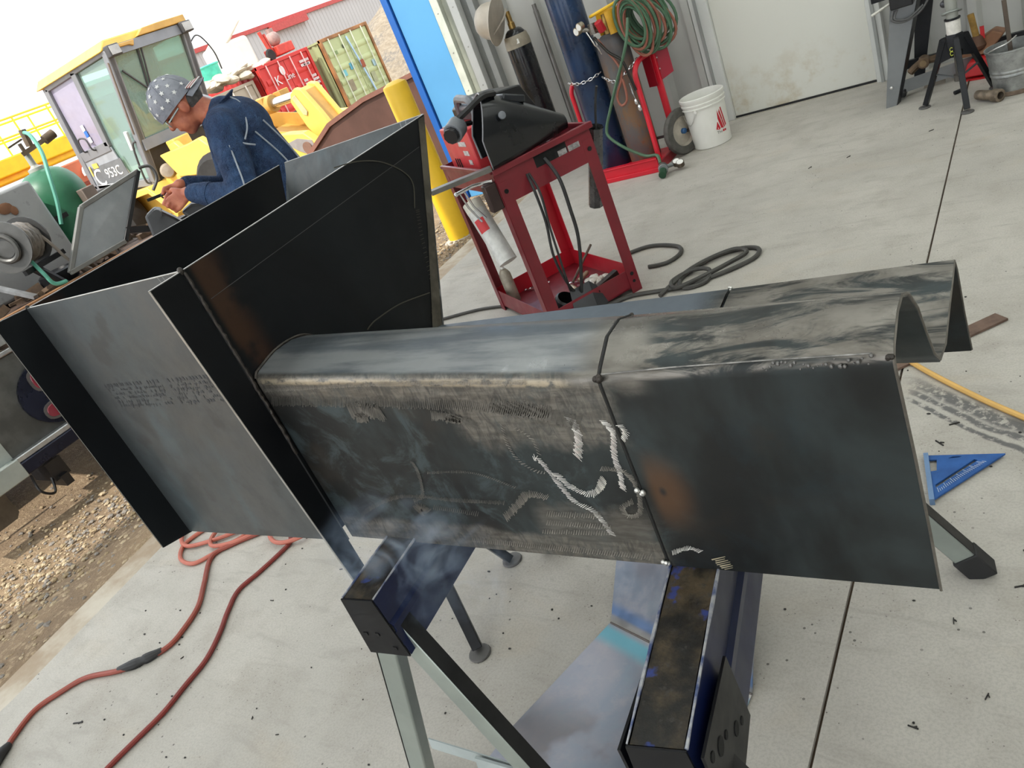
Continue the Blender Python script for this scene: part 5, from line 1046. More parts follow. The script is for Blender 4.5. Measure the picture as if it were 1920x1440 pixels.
b = MB(); b.tube(curve_pts([o + Vector((.02, .10, .08)), o + Vector((.06, .14, -.06)), o + Vector((.06, .18, -.20)), o + Vector((.05, .24, -.29)), o + Vector((.03, .30, -.335))], 6), .010, 6); rl.part('loose_end', b, mat('cable_tan', (.22, .19, .16), .5))
b = MB(); b.tube([o + Vector((.055, .20, -.235)), o + Vector((.04, .27, -.315))], [.017, .020], 10); rl.part('cable_clamp', b, mat('cable_tan2', (.25, .22, .18), .5, .2))
gt = Thing('oxygen_tank', 'green oxygen tank with brass valve behind the grey cabinet on the truck', 'gas tank', (-5.75, 2.92, .975))
b = MB(); b.lathe(bottle_prof(.22, .45, .66, .05), (-5.75, 2.90, .975), n=32); gt.part('body', b, mat('tank_green', (.03, .17, .085), .42, 0, .3, 3))
b = MB(); b.lathe([(.055, .64), (.055, .68), (.03, .69), (.022, .70), (.022, .78)], (-5.75, 2.90, .975), n=16); gt.part('neck', b, mat('neck_pale', (.45, .45, .40), .5, .3))
b = MB(); b.bar((-5.72, 2.86, 1.76), (-5.65, 3.06, 1.80), .03, .03); b.cyl((-5.66, 3.02, 1.79), (-5.65, 3.10, 1.81), .032, 12); b.cyl((-5.75, 2.90, 1.76), (-5.75, 2.90, 1.83), .014, 8); b.bar((-5.75, 2.82, 1.83), (-5.75, 2.93, 1.85), .02, .012); b.cyl((-5.70, 2.93, 1.79), (-5.69, 2.94, 1.90), .025, 10); gt.part('valve', b, mat('valve_brown', (.17, .12, .08), .5, .5, .4))
b = MB(); b.tube(curve_pts([(-5.69, 2.94, 1.88), (-5.52, 2.88, 1.84), (-5.40, 2.82, 1.72), (-5.33, 2.74, 1.58), (-5.32, 2.68, 1.42), (-5.33, 2.62, 1.28)], 7), .013, 8); gt.part('green_hose', b, mat('hose_mint', (.10, .36, .27), .5, 0, .1))
b = MB(); b.box((-5.93, 2.71, 1.30), (-5.55, 3.16, 1.33)); gt.part('strap', b, BLK)
b = MB(); b.bar((-5.50, 2.99, .98), (-5.50, 2.99, 1.42), .10, .08, (1, 0, 0)); single('deck_post', b, mat('post_tan', (.26, .20, .17), .6, .2, .25, 6), 'tan steel post standing beside the green tank on the truck', 'post', (-5.5, 2.99, .975), bevel=.006)
b = MB(); b.tube(curve_pts([(-5.0, 2.17, 1.20), (-4.93, 2.16, 1.10), (-4.93, 2.18, 1.02), (-4.93, 2.25, 1.0)], 7), .012, 8); single('green_hose', b, MC['hose_mint'], 'short green hose drooping under the cable reel', 'hose', (-4.95, 2.18, .99))
# propped box lid
ld = Thing('box_lid', 'grey steel plate lid propped upright at the back of the truck', 'lid', (-4.9, 2.5, .99))
q4 = [Vector(p) for p in ((-4.88, 2.275, 1.035), (-4.88, 2.69, 1.045), (-4.93, 3.065, 1.385), (-4.93, 2.59, 1.335))]
LG = mat('lid_grey', (.27, .285, .30), .42, .4, .18, 5)
b = MB(); b.plate(q4, .012); ld.part('plate', b, LG)
for i in range(4):
    b = MB(); b.bar(q4[i], q4[(i + 1) % 4], .028, .03, (1, 0, 0)); ld.part('frame_bar', b, (mat('lid_frame', (.22, .22, .21), .5, .4, .2), BLK, MC['lid_frame'], MC['lid_frame'])[i], bevel=.004)
b = MB(); b.tube(curve_pts([(-4.91, 3.07, 1.40), (-4.88, 3.13, 1.38), (-4.88, 3.13, 1.30), (-4.90, 3.07, 1.24)], 5), .010, 8); ld.part('pull_ring', b, RG)
b = MB(); b.bar((-4.9, 3.0, 1.20), (-4.88, 3.13, 1.19), .04, .02); b.tube([(-4.87, 3.10 + .018 * math.cos(a), 1.185 + .018 * math.sin(a)) for a in [2 * math.pi * j / 12 for j in range(12)]], .006, 6, closed=True); ld.part('catch', b, BLK)
b = MB(); b.bar((-4.90, 2.74, 1.10), (-4.88, 2.99, 1.0), .05, .04); b.bar((-4.87, 2.9, .995), (-4.85, 3.2, 1.0), .05, .03); ld.part('prop_arm', b, BLK)
# loose steel on the deck
b = MB(); b.bar((-5.25, 1.99, 1.145), (-4.97, 2.06, 1.0), .032, .022); single('steel_offcut', b, ALUM, 'bright square bar leaning on the deck edge of the truck', 'bar', (-5.1, 2.02, .99))
b = MB(); random.seed(8)
for k_ in range(70): b.cbox((random.uniform(-5.9, -4.99), random.uniform(1.1, 3.3), .975 + random.uniform(.0, .04)), (random.uniform(.03, .16), random.uniform(.02, .09), random.uniform(.01, .06)), Euler((random.uniform(-.4, .4), random.uniform(-.4, .4), random.uniform(0, 3)), 'XYZ').to_matrix())
single('deck_clutter', b, BR, 'heap of rusty brown steel scraps on the truck deck', 'scrap heap', (-5.4, 2.2, .975), kind='stuff')
b = MB(); b.lathe([(.0, 0), (.11, 0), (.115, .02), (.115, .07), (.10, .08), (.09, .06), (0, .05)], (-5.15, 2.33, .985), n=24); single('wire_spool', b, STB, 'round black wire spool lying under the cable reel', 'spool', (-5.15, 2.33, .985))
# vise-like black tool in front of the man
vs = Thing('bench_vise', 'dark grey bench vise on the truck corner in front of the man', 'vise', (-4.25, 2.75, .9))
VG = mat('vise_grey', (.06, .062, .066), .45, .4, .2)
def fv(f, l, z): return Vector((-3.218 - .6 * f + .8 * l, 2.626 - .8 * f - .6 * l, z))
b = MB(); b.prism([fv(.44, -.02, 1.06), fv(.57, -.02, 1.0), fv(.64, -.02, 1.10), fv(.62, -.02, 1.22), fv(.56, -.02, 1.24), fv(.50, -.02, 1.16)], (0, 0, 0), fv(0, -.10, 0) - fv(0, 0, 0)); vs.part('jaw', b, VG, bevel=.012)
b = MB(); b.prism([fv(.30, 0, 1.02), fv(.40, 0, 1.04), fv(.46, 0, 1.17), fv(.40, 0, 1.185), fv(.28, 0, 1.14)], (0, 0, 0), fv(0, -.12, 0) - fv(0, 0, 0)); vs.part('body', b, VG, bevel=.012)
b = MB(); b.tube([fv(.56, .02, 1.21), fv(.56, -.12, 1.21)], .022, 12); vs.part('pivot', b, VG)
b = MB(); b.prism([fv(.48, -.04, 1.06), fv(.44, -.04, 1.16), fv(.41, -.04, 1.15), fv(.44, -.04, 1.05)], (0, 0, 0), fv(0, -.05, 0) - fv(0, 0, 0)); vs.part('screw_block', b, mat('vise_orange', (.45, .20, .05), .5))
b = MB(); b.bar(fv(.46, -.05, .0), fv(.46, -.05, 1.06), .09, .09, (1, 0, 0)); b.box((-3.72, 2.1, 0), (-3.42, 2.45, .02)); vs.part('pedestal', b, VG)
# ================================================================ the man
def remesh(o, vox, smooth_it=6, fac=.5):
    r = o.modifiers.new('remesh', 'REMESH'); r.mode = 'VOXEL'; r.voxel_size = vox; r.use_smooth_shade = True
    s = o.modifiers.new('smooth', 'SMOOTH'); s.iterations = smooth_it; s.factor = fac
P0 = fv(0, 0, 0)
man = Thing('person', 'man in denim jacket and starred cap bending over his work', 'person', tuple(P0))
def m_skin():
    N = NT('skin'); p = N.pos(); N.base(N.mix(N.step(N.noise(p, 22, 4), .35, .65), srgb(190, 118, 90), srgb(165, 92, 70))); N.rough(.5); N.p.inputs['Subsurface Weight'].default_value = .08; return N.m
SK = m_skin()
NECK = fv(.09, 0, 1.50); HEAD = fv(.215, 0, 1.615); SH_L = fv(.09, .19, 1.435); SH_R = fv(.09, -.19, 1.435)
EL_L = fv(.15, .27, 1.135); WR_L = fv(.385, .07, 1.245); EL_R = fv(.18, -.24, 1.14); WR_R = fv(.40, -.03, 1.285)
PEL = fv(-.10, 0, .96); CH = fv(.02, 0, 1.33); BEL = fv(-.03, 0, 1.13)
FW = Vector((-.6, -.8, 0)); LF = Vector((.8, -.6, 0)); UPV = Vector((0, 0, 1))
def hand(b, wr, palm_dir, side_dir, ndir, curl=.9):
    """palm, four curled fingers of unequal length and a thumb from the side of the palm"""
    d = palm_dir.normalized(); s = (side_dir - side_dir.dot(d) * d).normalized(); n_ = d.cross(s).normalized()
    if n_.dot(ndir) < 0: n_ = -n_
    for k_ in range(4):
        off = s * (.030 - .020 * k_); b.caps(wr + d * .015 + off * .6, wr + d * .085 + off, .016, .0135, 10)
    for k_, L in enumerate((.042, .047, .044, .035)):
        off = s * (.030 - .020 * k_); a = wr + d * .088 + off; p1 = a + (d * .75 + n_ * .66) * L; p2 = p1 + (d * .0 + n_) * L * .62; p3 = p2 + (-d * .6 + n_ * .7) * L * .48
        b.caps(a, p1, .0105, .0098, 10); b.caps(p1, p2, .0098, .009, 10); b.caps(p2, p3, .009, .0078, 10)
    t0 = wr + d * .025 + s * .030; t1 = t0 + (d * .6 + s * .55 + n_ * .45) * .042; t2 = t1 + (d * .75 - s * .05 + n_ * .55) * .034
    b.caps(t0, t1, .014, .0115, 10); b.caps(t1, t2, .0115, .0095, 10)
b = MB()
fd = Vector((-.6 * .90, -.8 * .90, -.435)).normalized(); cd = Vector((-.6 * .435, -.8 * .435, .90)).normalized(); ldv = LF
HR = Matrix(((fd.x, ldv.x, cd.x), (fd.y, ldv.y, cd.y), (fd.z, ldv.z, cd.z)))
b.ell(HEAD, (.098, .078, .105), 22, 16, HR)                         # skull
b.ell(HEAD + fd * .035 - cd * .065, (.062, .060, .070), 18, 12, HR)  # face and jaw
b.ell(HEAD + fd * .055 - cd * .112, (.030, .034, .026), 12, 8, HR)   # chin
b.caps(HEAD + fd * .094 - cd * .012, HEAD + fd * .112 - cd * .048, .010, .015, 10)  # nose
b.ell(HEAD + fd * .088 - cd * .0, (.016, .055, .012), 12, 8, HR)      # brow
b.ell(HEAD + fd * .090 - cd * .078, (.012, .026, .012), 12, 8, HR)    # lips
for s_ in (-1, 1): b.ell(HEAD - fd * .002 - cd * .030 + ldv * s_ * .080, (.024, .013, .036), 12, 8, HR)   # ears
b.caps(HEAD - cd * .06 - fd * .03, NECK, .060, .066, 16)
b.caps(NECK, CH, .07, .14, 16); b.caps(CH, BEL, .14, .13, 16); b.caps(BEL, PEL, .13, .135, 16)
for sh, el, wr in ((SH_L, EL_L, WR_L), (SH_R, EL_R, WR_R)):
    b.caps(NECK, sh, .06, .058, 14); b.caps(sh, el, .055, .040, 14); b.caps(el, wr, .041, .028, 14)
for s_ in (-1, 1):
    hp = PEL + LF * s_ * .09; kn = fv(.0, s_ * .11, .50); an = fv(-.04, s_ * .12, .09); b.caps(hp, kn, .085, .058, 14); b.caps(kn, an, .056, .040, 14); b.caps(an, fv(.14, s_ * .13, .04), .045, .035, 12)
hand(b, WR_L, FW * .85 - UPV * .25 - LF * .25, UPV, -LF); hand(b, WR_R, FW * .7 - UPV * .55 + LF * .15, FW + UPV, LF)
body = man.part('body', b, SK); remesh(body, .0055, 4, .5)
EYE = mat('eye_dark', (.02, .015, .012), .2)
for s_ in (-1, 1):
    e = MB(); e.ell(HEAD + fd * .090 - cd * .022 + ldv * s_ * .032, (.008, .013, .008), 10, 6, HR); man.part('eye', e, EYE)
h = MB(); h.ell(HEAD - fd * .034 - cd * .030, (.078, .0715, .064), 22, 14, HR); man.part('hair', h, mat('hair_grey', (.10, .09, .085), .7, 0, .4, 60, bump=.4, bs=200))
# glasses arm
gl = MB(); gl.tube([HEAD + fd * .02 + ldv * .083 - cd * .018, HEAD + fd * .10 + ldv * .062 - cd * .024], .0035, 6)
for s_ in (-1, 1): gl.tube([HEAD + fd * .110 + ldv * (s_ * .033 + .024 * math.cos(a)) + cd * (-.026 + .017 * math.sin(a)) for a in [2 * math.pi * j / 16 for j in range(16)]], .0022, 5, closed=True)
man.part('glasses', gl, mat('glasses_clear', (.45, .55, .55), .2, 0, .1))
# denim jacket
def m_denim():
    N = NT('denim'); p = N.pos(); a = N.noise(p, 9, 5, .6); w = N.noise(p, 240, 2, .5)
    col = N.mix(N.step(a, .35, .68), (.010, .028, .088), (.032, .085, .205)); col = N.mix(N.math('MULTIPLY', N.step(w, .45, .6), .3), col, (.07, .13, .25)); N.base(col); N.rough(.9)
    N.bump(N.math('ADD', N.math('MULTIPLY', N.noise(N.vmul(p, (1, 1, .6)), 13, 3, .5, 1.6), 3.5), w), .9, .02); return N.m
DEN = m_denim()
j = MB(); j.ell(fv(.015, 0, 1.39), (.155, .215, .16), 22, 14, HR @ Matrix.Rotation(-.75, 3, 'Y')); j.caps(fv(.055, 0, 1.455), fv(.045, 0, 1.44), .12, .12, 14)
j.caps(fv(.02, .06, 1.34), fv(-.035, .05, 1.10), .150, .155, 18); j.caps(fv(.02, -.06, 1.34), fv(-.035, -.05, 1.10), .150, .155, 18); j.caps(fv(-.035, .05, 1.10), fv(-.085, .05, .93), .15, .158, 18); j.caps(fv(-.035, -.05, 1.10), fv(-.085, -.05, .93), .15, .158, 18)
for sh, el, wr in ((SH_L, EL_L, WR_L), (SH_R, EL_R, WR_R)):
    s_ = 1 if sh is SH_L else -1
    j.caps(fv(.07, .08 * s_, 1.46), sh, .085, .088, 14); j.caps(sh, el, .086, .070, 16); j.caps(el, el + (wr - el) * .86, .070, .049, 16)
    for k_ in range(4): j.ell(sh + (el - sh) * (.35 + .17 * k_) + LF * .01 * s_, (.080, .082, .030), 14, 8, Euler((random.uniform(-.4, .4), random.uniform(-.4, .4), 0)).to_matrix())
jk = man.part('denim_jacket', j, DEN, label='blue denim jacket with pale topstitching'); remesh(jk, .009, 7, .5)
cl = MB(); rows = []
for i_, (r_, up_, sc) in enumerate(((.072, -.035, 1.0), (.080, .012, 1.05), (.086, .04, 1.12))):
    rows.append([NECK + fv(-.012 - .008 * i_, 0, 0) - P0 + (FW * math.cos(a) * 1.02 + LF * math.sin(a)) * r_ * sc + UPV * (up_ - .035 * math.cos(a)) for a in [math.radians(50 + 260 * k_ / 22) for k_ in range(23)]])
cl.sheet(rows, .006); man.part('collar', cl, DEN, jk, smooth=60)
ST_ = mat('topstitch', (.32, .36, .42), .8)
# topstitched seams over the near shoulder, sleeve and back yoke
for pts in ([fv(.12, .17, 1.50), fv(.10, .255, 1.43), fv(.06, .265, 1.36), fv(0, .25, 1.32)], [fv(.10, .262, 1.42), fv(.115, .315, 1.30), fv(.14, .345, 1.17), fv(.20, .315, 1.09), fv(.28, .21, 1.13), fv(.33, .15, 1.18)], [fv(-.01, .06, 1.545), fv(-.035, .13, 1.50), fv(-.01, .22, 1.41), fv(.03, .262, 1.36)], [fv(-.03, .205, 1.37), fv(-.10, .185, 1.20), fv(-.12, .18, 1.02)], [fv(-.09, .165, 1.40), fv(-.155, .13, 1.22), fv(-.175, .13, 1.05)]):
    s = MB(); s.tube(curve_pts(pts, 7), .0042, 5); man.part('seam', s, ST_, jk)
cf = MB(); d = (WR_L - EL_L).normalized(); cf.cyl(EL_L + d * (.30 * .62), EL_L + d * (.30 * .80), .058, 16, .054); man.part('cuff', cf, DEN, jk)
# trousers and boots
tr2 = MB()
for s_ in (-1, 1):
    hp = PEL + LF * s_ * .085 ; kn = fv(.0, s_ * .11, .50); an = fv(-.04, s_ * .12, .10); tr2.caps(hp, kn, .115, .078, 16); tr2.caps(kn, an, .078, .066, 16)
tr2.caps(PEL + LF * .06, PEL - LF * .06, .138, .138, 16)
tp = man.part('trousers', tr2, mat('jeans', (.03, .06, .13), .9, 0, .3, 20, bump=.3)); remesh(tp, .011, 5)
for s_ in (-1, 1):
    bt = MB(); bt.caps(fv(-.06, s_ * .12, .065), fv(.12, s_ * .13, .05), .058, .048, 14); bt.caps(fv(-.05, s_ * .12, .07), fv(-.04, s_ * .12, .18), .056, .060, 14); bt.box((-.04, -.05, 0), (-.03, -.04, .01), Matrix.Translation(fv(0, s_ * .12, 0))); bo = man.part('boot', bt, mat('boot_brown', (.07, .045, .03), .7, 0, .3)); remesh(bo, .009, 3)
# cap with stars, worn backwards
def m_cap():
    N = NT('cap_print'); o = N.obj(); c = N.mix(N.step(N.noise(o, 12, 4), .35, .65), (.20, .21, .25), (.27, .28, .32)); N.base(c); N.rough(.85); N.bump(N.noise(o, 26, 3, .5, .8), .5, .01); return N.m
CAPM = m_cap(); HC = HEAD + cd * .018 + fd * .008
cp = MB(); rows = []
for i_ in range(10):
    th = math.radians(96 - 96 * i_ / 9)
    rows.append([HC + HR @ Vector((.116 * math.sin(th) * math.cos(a), .094 * math.sin(th) * math.sin(a), .122 * math.cos(th) - .012)) for a in [2 * math.pi * k_ / 32 for k_ in range(33)]])
cp.sheet(rows, .004); cap = man.part('cap', cp, CAPM, smooth=70, label='grey cap printed with white stars, worn backwards')
vz = MB(); rows = []
for i_ in range(6):
    t_ = i_ / 5; rows.append([HC + HR @ Vector((-.112 * math.cos(a) - .058 * t_ * math.cos(a) ** 2 - .004, .092 * math.sin(a) * (1 - .06 * t_), -.020 - .022 * t_ + .012 * math.cos(a) * 0 - .012 * abs(math.sin(a)))) for a in [math.radians(-62 + 124 * k_ / 14) for k_ in range(15)]])
vz.sheet(rows, .004); man.part('visor', vz, CAPM, cap, smooth=70)
for a in (20, 80, 140, 200, 260, 320):
    sm_ = MB(); sm_.tube([HC + HR @ Vector((.1205 * math.sin(th) * math.cos(math.radians(a)), .0985 * math.sin(th) * math.sin(math.radians(a)), .1265 * math.cos(th) - .012)) for th in [math.radians(4 + 10 * k_) for k_ in range(10)]], .0018, 5); man.part('cap_seam', sm_, CAPM, cap)
bu = MB(); bu.ell(HC + HR @ Vector((0, 0, .112)), (.010, .010, .006), 10, 6, HR); man.part('cap_button', bu, CAPM, cap)
WST = mat('star_white', (.80, .80, .80), .8); RST = mat('stripe_red', (.35, .10, .10), .85); random.seed(4)
for ring, (th, n_) in enumerate(((24, 6), (42, 10), (60, 13), (78, 15))):
    for k_ in range(n_):
        a = 2 * math.pi * (k_ + .5 * (ring % 2)) / n_ + random.uniform(-.08, .08)
        if math.cos(a) < -.72 and th > 50: continue
        thr = math.radians(th); nn = HR @ Vector((math.sin(thr) * math.cos(a) / .116, math.sin(thr) * math.sin(a) / .094, math.cos(thr) / .122)).normalized(); c0 = HC + HR @ Vector((.1215 * math.sin(thr) * math.cos(a), .0995 * math.sin(thr) * math.sin(a), .1275 * math.cos(thr) - .012))
        e1 = nn.orthogonal().normalized(); e2 = nn.cross(e1); r0 = random.uniform(.0105, .0135); sp = []
        for q_ in range(10): ang = math.pi * q_ / 5 + k_; rr_ = r0 if q_ % 2 == 0 else r0 * .45; sp.append(c0 + nn * .0012 + (e1 * math.cos(ang) + e2 * math.sin(ang)) * rr_)
        st = MB(); st.add(sp + [c0 + nn * .0022], [(i_, (i_ + 1) % 10, 10) for i_ in range(10)]); man.part('star', st, WST, cap)
for k_ in range(5):
    sp = MB(); sp.tube([HC + HR @ Vector((-.124 * math.cos(a) - .010 * k_ * math.cos(a) ** 2, .097 * math.sin(a), -.010 - .0035 * k_)) for a in [math.radians(-50 + 100 * q_ / 10) for q_ in range(11)]], .003, 5); man.part('visor_stripe', sp, RST if k_ % 2 else WST, cap)
# ================================================================ the yard
YP = mat('loader_yellow', srgb(243, 202, 98), .45, 0, .14, 3, spots=.1); YO = mat('loader_ochre', srgb(208, 160, 78), .5, 0, .2, 3); LGY = mat('loader_grey', (.23, .235, .25), .5, .1, .12, 3); LGD = mat('loader_dark', (.07, .068, .07), .6, 0, .2)
def m_glass():
    N = NT('cab_glass'); t_ = N.t; t_.nodes.remove(N.p); tb_ = N.n('ShaderNodeBsdfTransparent'); tb_.inputs[0].default_value = (.62, .80, .74, 1); gb_ = N.n('ShaderNodeBsdfGlossy'); gb_.inputs['Roughness'].default_value = .06
    df_ = N.n('ShaderNodeBsdfDiffuse'); df_.inputs[0].default_value = (.50, .66, .60, 1); m1 = N.n('ShaderNodeMixShader'); m1.inputs[0].default_value = .30; N.link(tb_.outputs[0], m1.inputs[1]); N.link(df_.outputs[0], m1.inputs[2])
    m2 = N.n('ShaderNodeMixShader'); m2.inputs[0].default_value = .10; N.link(m1.outputs[0], m2.inputs[1]); N.link(gb_.outputs[0], m2.inputs[2]); N.link(m2.outputs[0], t_.nodes['Material Output'].inputs['Surface']); return N.m
CG = m_glass()
ld = Thing('wheel_loader', 'yellow wheel loader with grey cab parked in the yard', 'loader', (-11.0, 8.2, -.15))
def cabp(x0, z0): return x0
yN, yF = 7.52, 8.95
TR_, TF, BF, BR_ = (-13.12, 2.84), (-11.15, 2.86), (-11.80, .98), (-13.45, 1.20)
def post(a, b_, w, y, m=LGY): 
    q = MB(); q.bar((a[0], y, a[1]), (b_[0], y, b_[1]), w, .09, (0, 1, 0)); return q
MIDT, MIDB = (-12.18, 2.84), (-12.42, 1.72)
for y in (yN, yF):
    for a, b_, w in ((TF, BF, .12), (TR_, BR_, .13), (MIDT, MIDB, .13), (TR_, TF, .10), (BR_, BF, .12), ((-13.28, 1.72), (-12.38, 1.72), .16)):
        ld.part('cab_post', post(a, b_, w, y), LGY, bevel=.01)
for (y) in (7.53, 8.94):
    b = MB(); b.plate([(-12.10, y, 2.80), (-11.24, y, 2.80), (-11.83, y, 1.05), (-12.30, y, 1.10), (-12.40, y, 1.65)], .012); ld.part('door_glass', b, CG)
    b = MB(); b.plate([(-13.08, y, 2.80), (-12.24, y, 2.80), (-12.46, y, 1.78), (-13.20, y, 1.78)], .012); ld.part('quarter_glass', b, mat('glass_violet', (.36, .33, .44), .15, 0, .1, 3))
for zs, col in ((2.06, 'decal_w'), (1.96, 'decal_b'), (1.86, 'decal_w')):
    b = MB(); b.plate([(-12.86, yN - .012, zs), (-12.77, yN - .012, zs + .01), (-12.76, yN - .012, zs + .10), (-12.85, yN - .012, zs + .10)], .003); ld.part('sticker', b, mat(col, (.8, .82, .85) if col == 'decal_w' else (.03, .18, .65), .5))
b = MB(); b.plate([(-13.42, yN - .02, 1.24), (-12.32, yN - .02, 1.12), (-12.36, yN - .02, 1.70), (-13.30, yN - .02, 1.70)], .02); ld.part('side_panel', b, mat('panel_grey', (.36, .38, .41), .5))
b = MB(); b.plate([(-13.33, yN - .035, 1.22), (-12.30, yN - .035, 1.12), (-12.28, yN - .035, 1.50), (-13.20, yN - .035, 1.52)], .01); pn = ld.part('number_panel', b, mat('panel_slate', (.17, .18, .19), .5))
WT = mat('lettering_white', (.9, .9, .9), .5)
M = frame_at((-12.66, yN - .043, 1.34), (1, 0, -.04), (0, 0, 1)); text('lettering', '953C', .22, M, WT, pn, ext=.003, loc=(-11.0, 8.2, -.15))
M = frame_at((-13.13, yN - .043, 1.33), (1, 0, -.04), (0, 0, 1)); text('lettering', 'C', .40, M, WT, pn, ext=.003, loc=(-11.0, 8.2, -.15))
b = MB(); b.plate([(-13.33, yN - .043, 1.19), (-12.30, yN - .043, 1.09), (-12.30, yN - .043, 1.13), (-13.33, yN - .043, 1.235)], .004); ld.part('white_stripe', b, WT, pn)
b = MB(); b.plate([(-13.30, yN - .044, 1.40), (-13.26, yN - .044, 1.40), (-13.22, yN - .044, 1.56), (-13.26, yN - .044, 1.56)], .004); b.plate([(-13.14, yN - .044, 1.50), (-12.98, yN - .044, 1.49), (-12.97, yN - .044, 1.57), (-13.13, yN - .044, 1.58)], .004); ld.part('yellow_mark', b, YP, pn)
b = MB(); b.tube(curve_pts([(-13.02, yN - .03, 1.78), (-13.02, yN - .10, 1.80), (-12.98, yN - .10, 1.98), (-12.78, yN - .10, 1.95), (-12.76, yN - .10, 1.78), (-12.76, yN - .03, 1.74)], 4), .014, 8); ld.part('grab_rail', b, LGD)
b = MB(); b.tube(curve_pts([(-11.62, yN - .06, 1.62), (-11.70, yN - .10, 1.55), (-11.88, yN - .10, 1.06), (-11.86, yN - .05, .98)], 5), .016, 8); ld.part('grab_rail', b, LGD)
b = MB(); b.tube([(-11.17, yN - .06, 2.70), (-11.55, yN - .06, 1.72)], .018, 8); ld.part('grab_rail', b, mat('rail_brown', (.20, .15, .12), .5))
b = MB(); b.bar((-11.72, yN - .06, 1.80), (-11.80, yN - .06, 1.52), .07, .05, (0, 1, 0)); ld.part('door_handle', b, WHITEP, bevel=.01)
# windshield with wiper, facing the shop
b = MB(); b.plate([(-11.17, 7.60, 2.78), (-11.17, 8.86, 2.78), (-11.56, 8.86, 1.58), (-11.56, 7.60, 1.58)], .012); ld.part('windshield', b, CG)
for y0 in (7.52, 8.95):
    b = MB(); b.bar((-11.15, y0, 2.86), (-11.80, y0, .98), .12, .12, (0, 1, 0)); ld.part('front_post', b, LGY, bevel=.012)
b = MB(); b.bar((-11.14, 7.5, 2.82), (-11.14, 9.0, 2.82), .10, .14); ld.part('header', b, LGY); b = MB(); b.bar((-11.57, 7.5, 1.52), (-11.57, 9.0, 1.52), .10, .16); ld.part('sill', b, LGY)
b = MB(); b.bar((-11.15, 8.02, 2.78), (-11.38, 7.96, 2.10), .03, .02); b.bar((-11.12, 8.07, 2.78), (-11.37, 8.0, 2.10), .02, .02); b.bar((-11.20, 7.62, 2.55), (-11.45, 8.35, 1.80), .025, .02); wp = ld.part('wiper', b, LGD)
b = MB(); b.plate([(-11.62, 7.56, 1.46), (-11.62, 8.90, 1.46), (-11.82, 8.90, .95), (-11.82, 7.56, .95)], .03); ld.part('front_panel', b, LGD)
b = MB(); b.box((-12.9, 7.9, 1.3), (-12.2, 8.6, 1.7)); b.bar((-12.75, 8.25, 1.6), (-12.95, 8.25, 2.45), .5, .14, (1, 0, 0)); ld.part('seat', b, LGD, bevel=.05)
b = MB(); b.plate([(-13.2, 7.6, 2.75), (-13.2, 8.9, 2.75), (-13.3, 8.9, 1.5), (-13.3, 7.6, 1.5)], .012); ld.part('rear_glass', b, CG)
b = MB(); b.box((-13.35, 7.56, .9), (-11.9, 8.92, 1.0)); ld.part('cab_floor', b, LGD)
# yellow roof, front edge with the notch
b = MB(); b.prism([(-13.3, 7.42, 2.86), (-13.3, 9.05, 2.86), (-13.3, 8.95, 3.0), (-13.3, 7.55, 3.0)], (0, 0, 0), (2.15, 0, 0)); ld.part('roof', b, YP, bevel=.02)
b = MB(); b.prism([(-11.16, 7.50, 2.88), (-11.16, 7.98, 2.88), (-11.16, 7.93, 2.80), (-11.16, 7.86, 2.83), (-11.16, 7.5, 2.84)], (0, 0, 0), (.10, 0, 0)); b.prism([(-11.16, 8.06, 2.90), (-11.16, 9.02, 2.90), (-11.16, 9.02, 3.0), (-11.16, 8.5, 3.0), (-11.16, 8.2, 2.99)], (0, 0, 0), (.10, 0, 0)); ld.part('roof_visor', b, YO, bevel=.01)
for y0 in (7.56, 8.94):
    b = MB(); b.box((-11.12, y0 - .10, 2.74), (-11.0, y0 + .10, 2.90)); wl = ld.part('work_light', b, LGD, bevel=.015); b = MB(); b.box((-11.0, y0 - .08, 2.76), (-10.985, y0 + .08, 2.88)); ld.part('lens', b, mat('lens_grey', (.45, .44, .42), .25), wl)
b = MB(); b.tube(curve_pts([(-11.2, 9.02, 2.62), (-11.2, 9.16, 2.68), (-11.2, 9.26, 2.60), (-11.2, 9.34, 2.36), (-11.25, 9.36, 2.1)], 5), .012, 8); ld.part('mirror_arm', b, LGD)
# chassis, fenders, wheels
b = MB(); b.box((-13.9, 7.62, .30), (-11.3, 8.88, .96)); ld.part('rear_frame', b, YP, bevel=.03)
b = MB(); b.prism([(-13.2, 7.25, .95), (-11.7, 7.25, .95), (-11.3, 7.25, .45), (-11.35, 7.25, .38), (-11.75, 7.25, .86), (-13.1, 7.25, .86)], (0, 0, 0), (0, .5, 0)); ld.part('fender', b, YP, bevel=.01)
b = MB(); b.box((-11.3, 7.9, .35), (-9.9, 8.6, 1.15)); ld.part('front_frame', b, YO, bevel=.04)
for y0 in (7.55, 8.83):
    b = MB(); b.prism([(-11.4, y0, 1.30), (-10.6, y0, 1.30), (-10.3, y0, 1.32), (-10.1, y0, 1.1), (-10.5, y0, .8), (-11.2, y0, .9)], (0, 0, 0), (0, .12, 0)); ld.part('loader_tower', b, YP, bevel=.02)
for x, zc_ in ((-13.1, .50), (-9.75, .42)):
    for y0 in (7.32, 9.18):
        b = MB(); b.lathe([(.30, -.22), (.60, -.22), (.68, -.15), (.68, .15), (.60, .22), (.30, .22)], (x, y0, zc_), (0, 1, 0), 32, caps=False); wt = ld.part('tyre', b, MC['truck_tyre']); b = MB(); b.lathe([(0, -.10), (.28, -.12), (.32, -.2), (.32, .2), (.28, .12), (0, .1)], (x, y0, zc_), (0, 1, 0), 24); ld.part('rim', b, YO, wt)
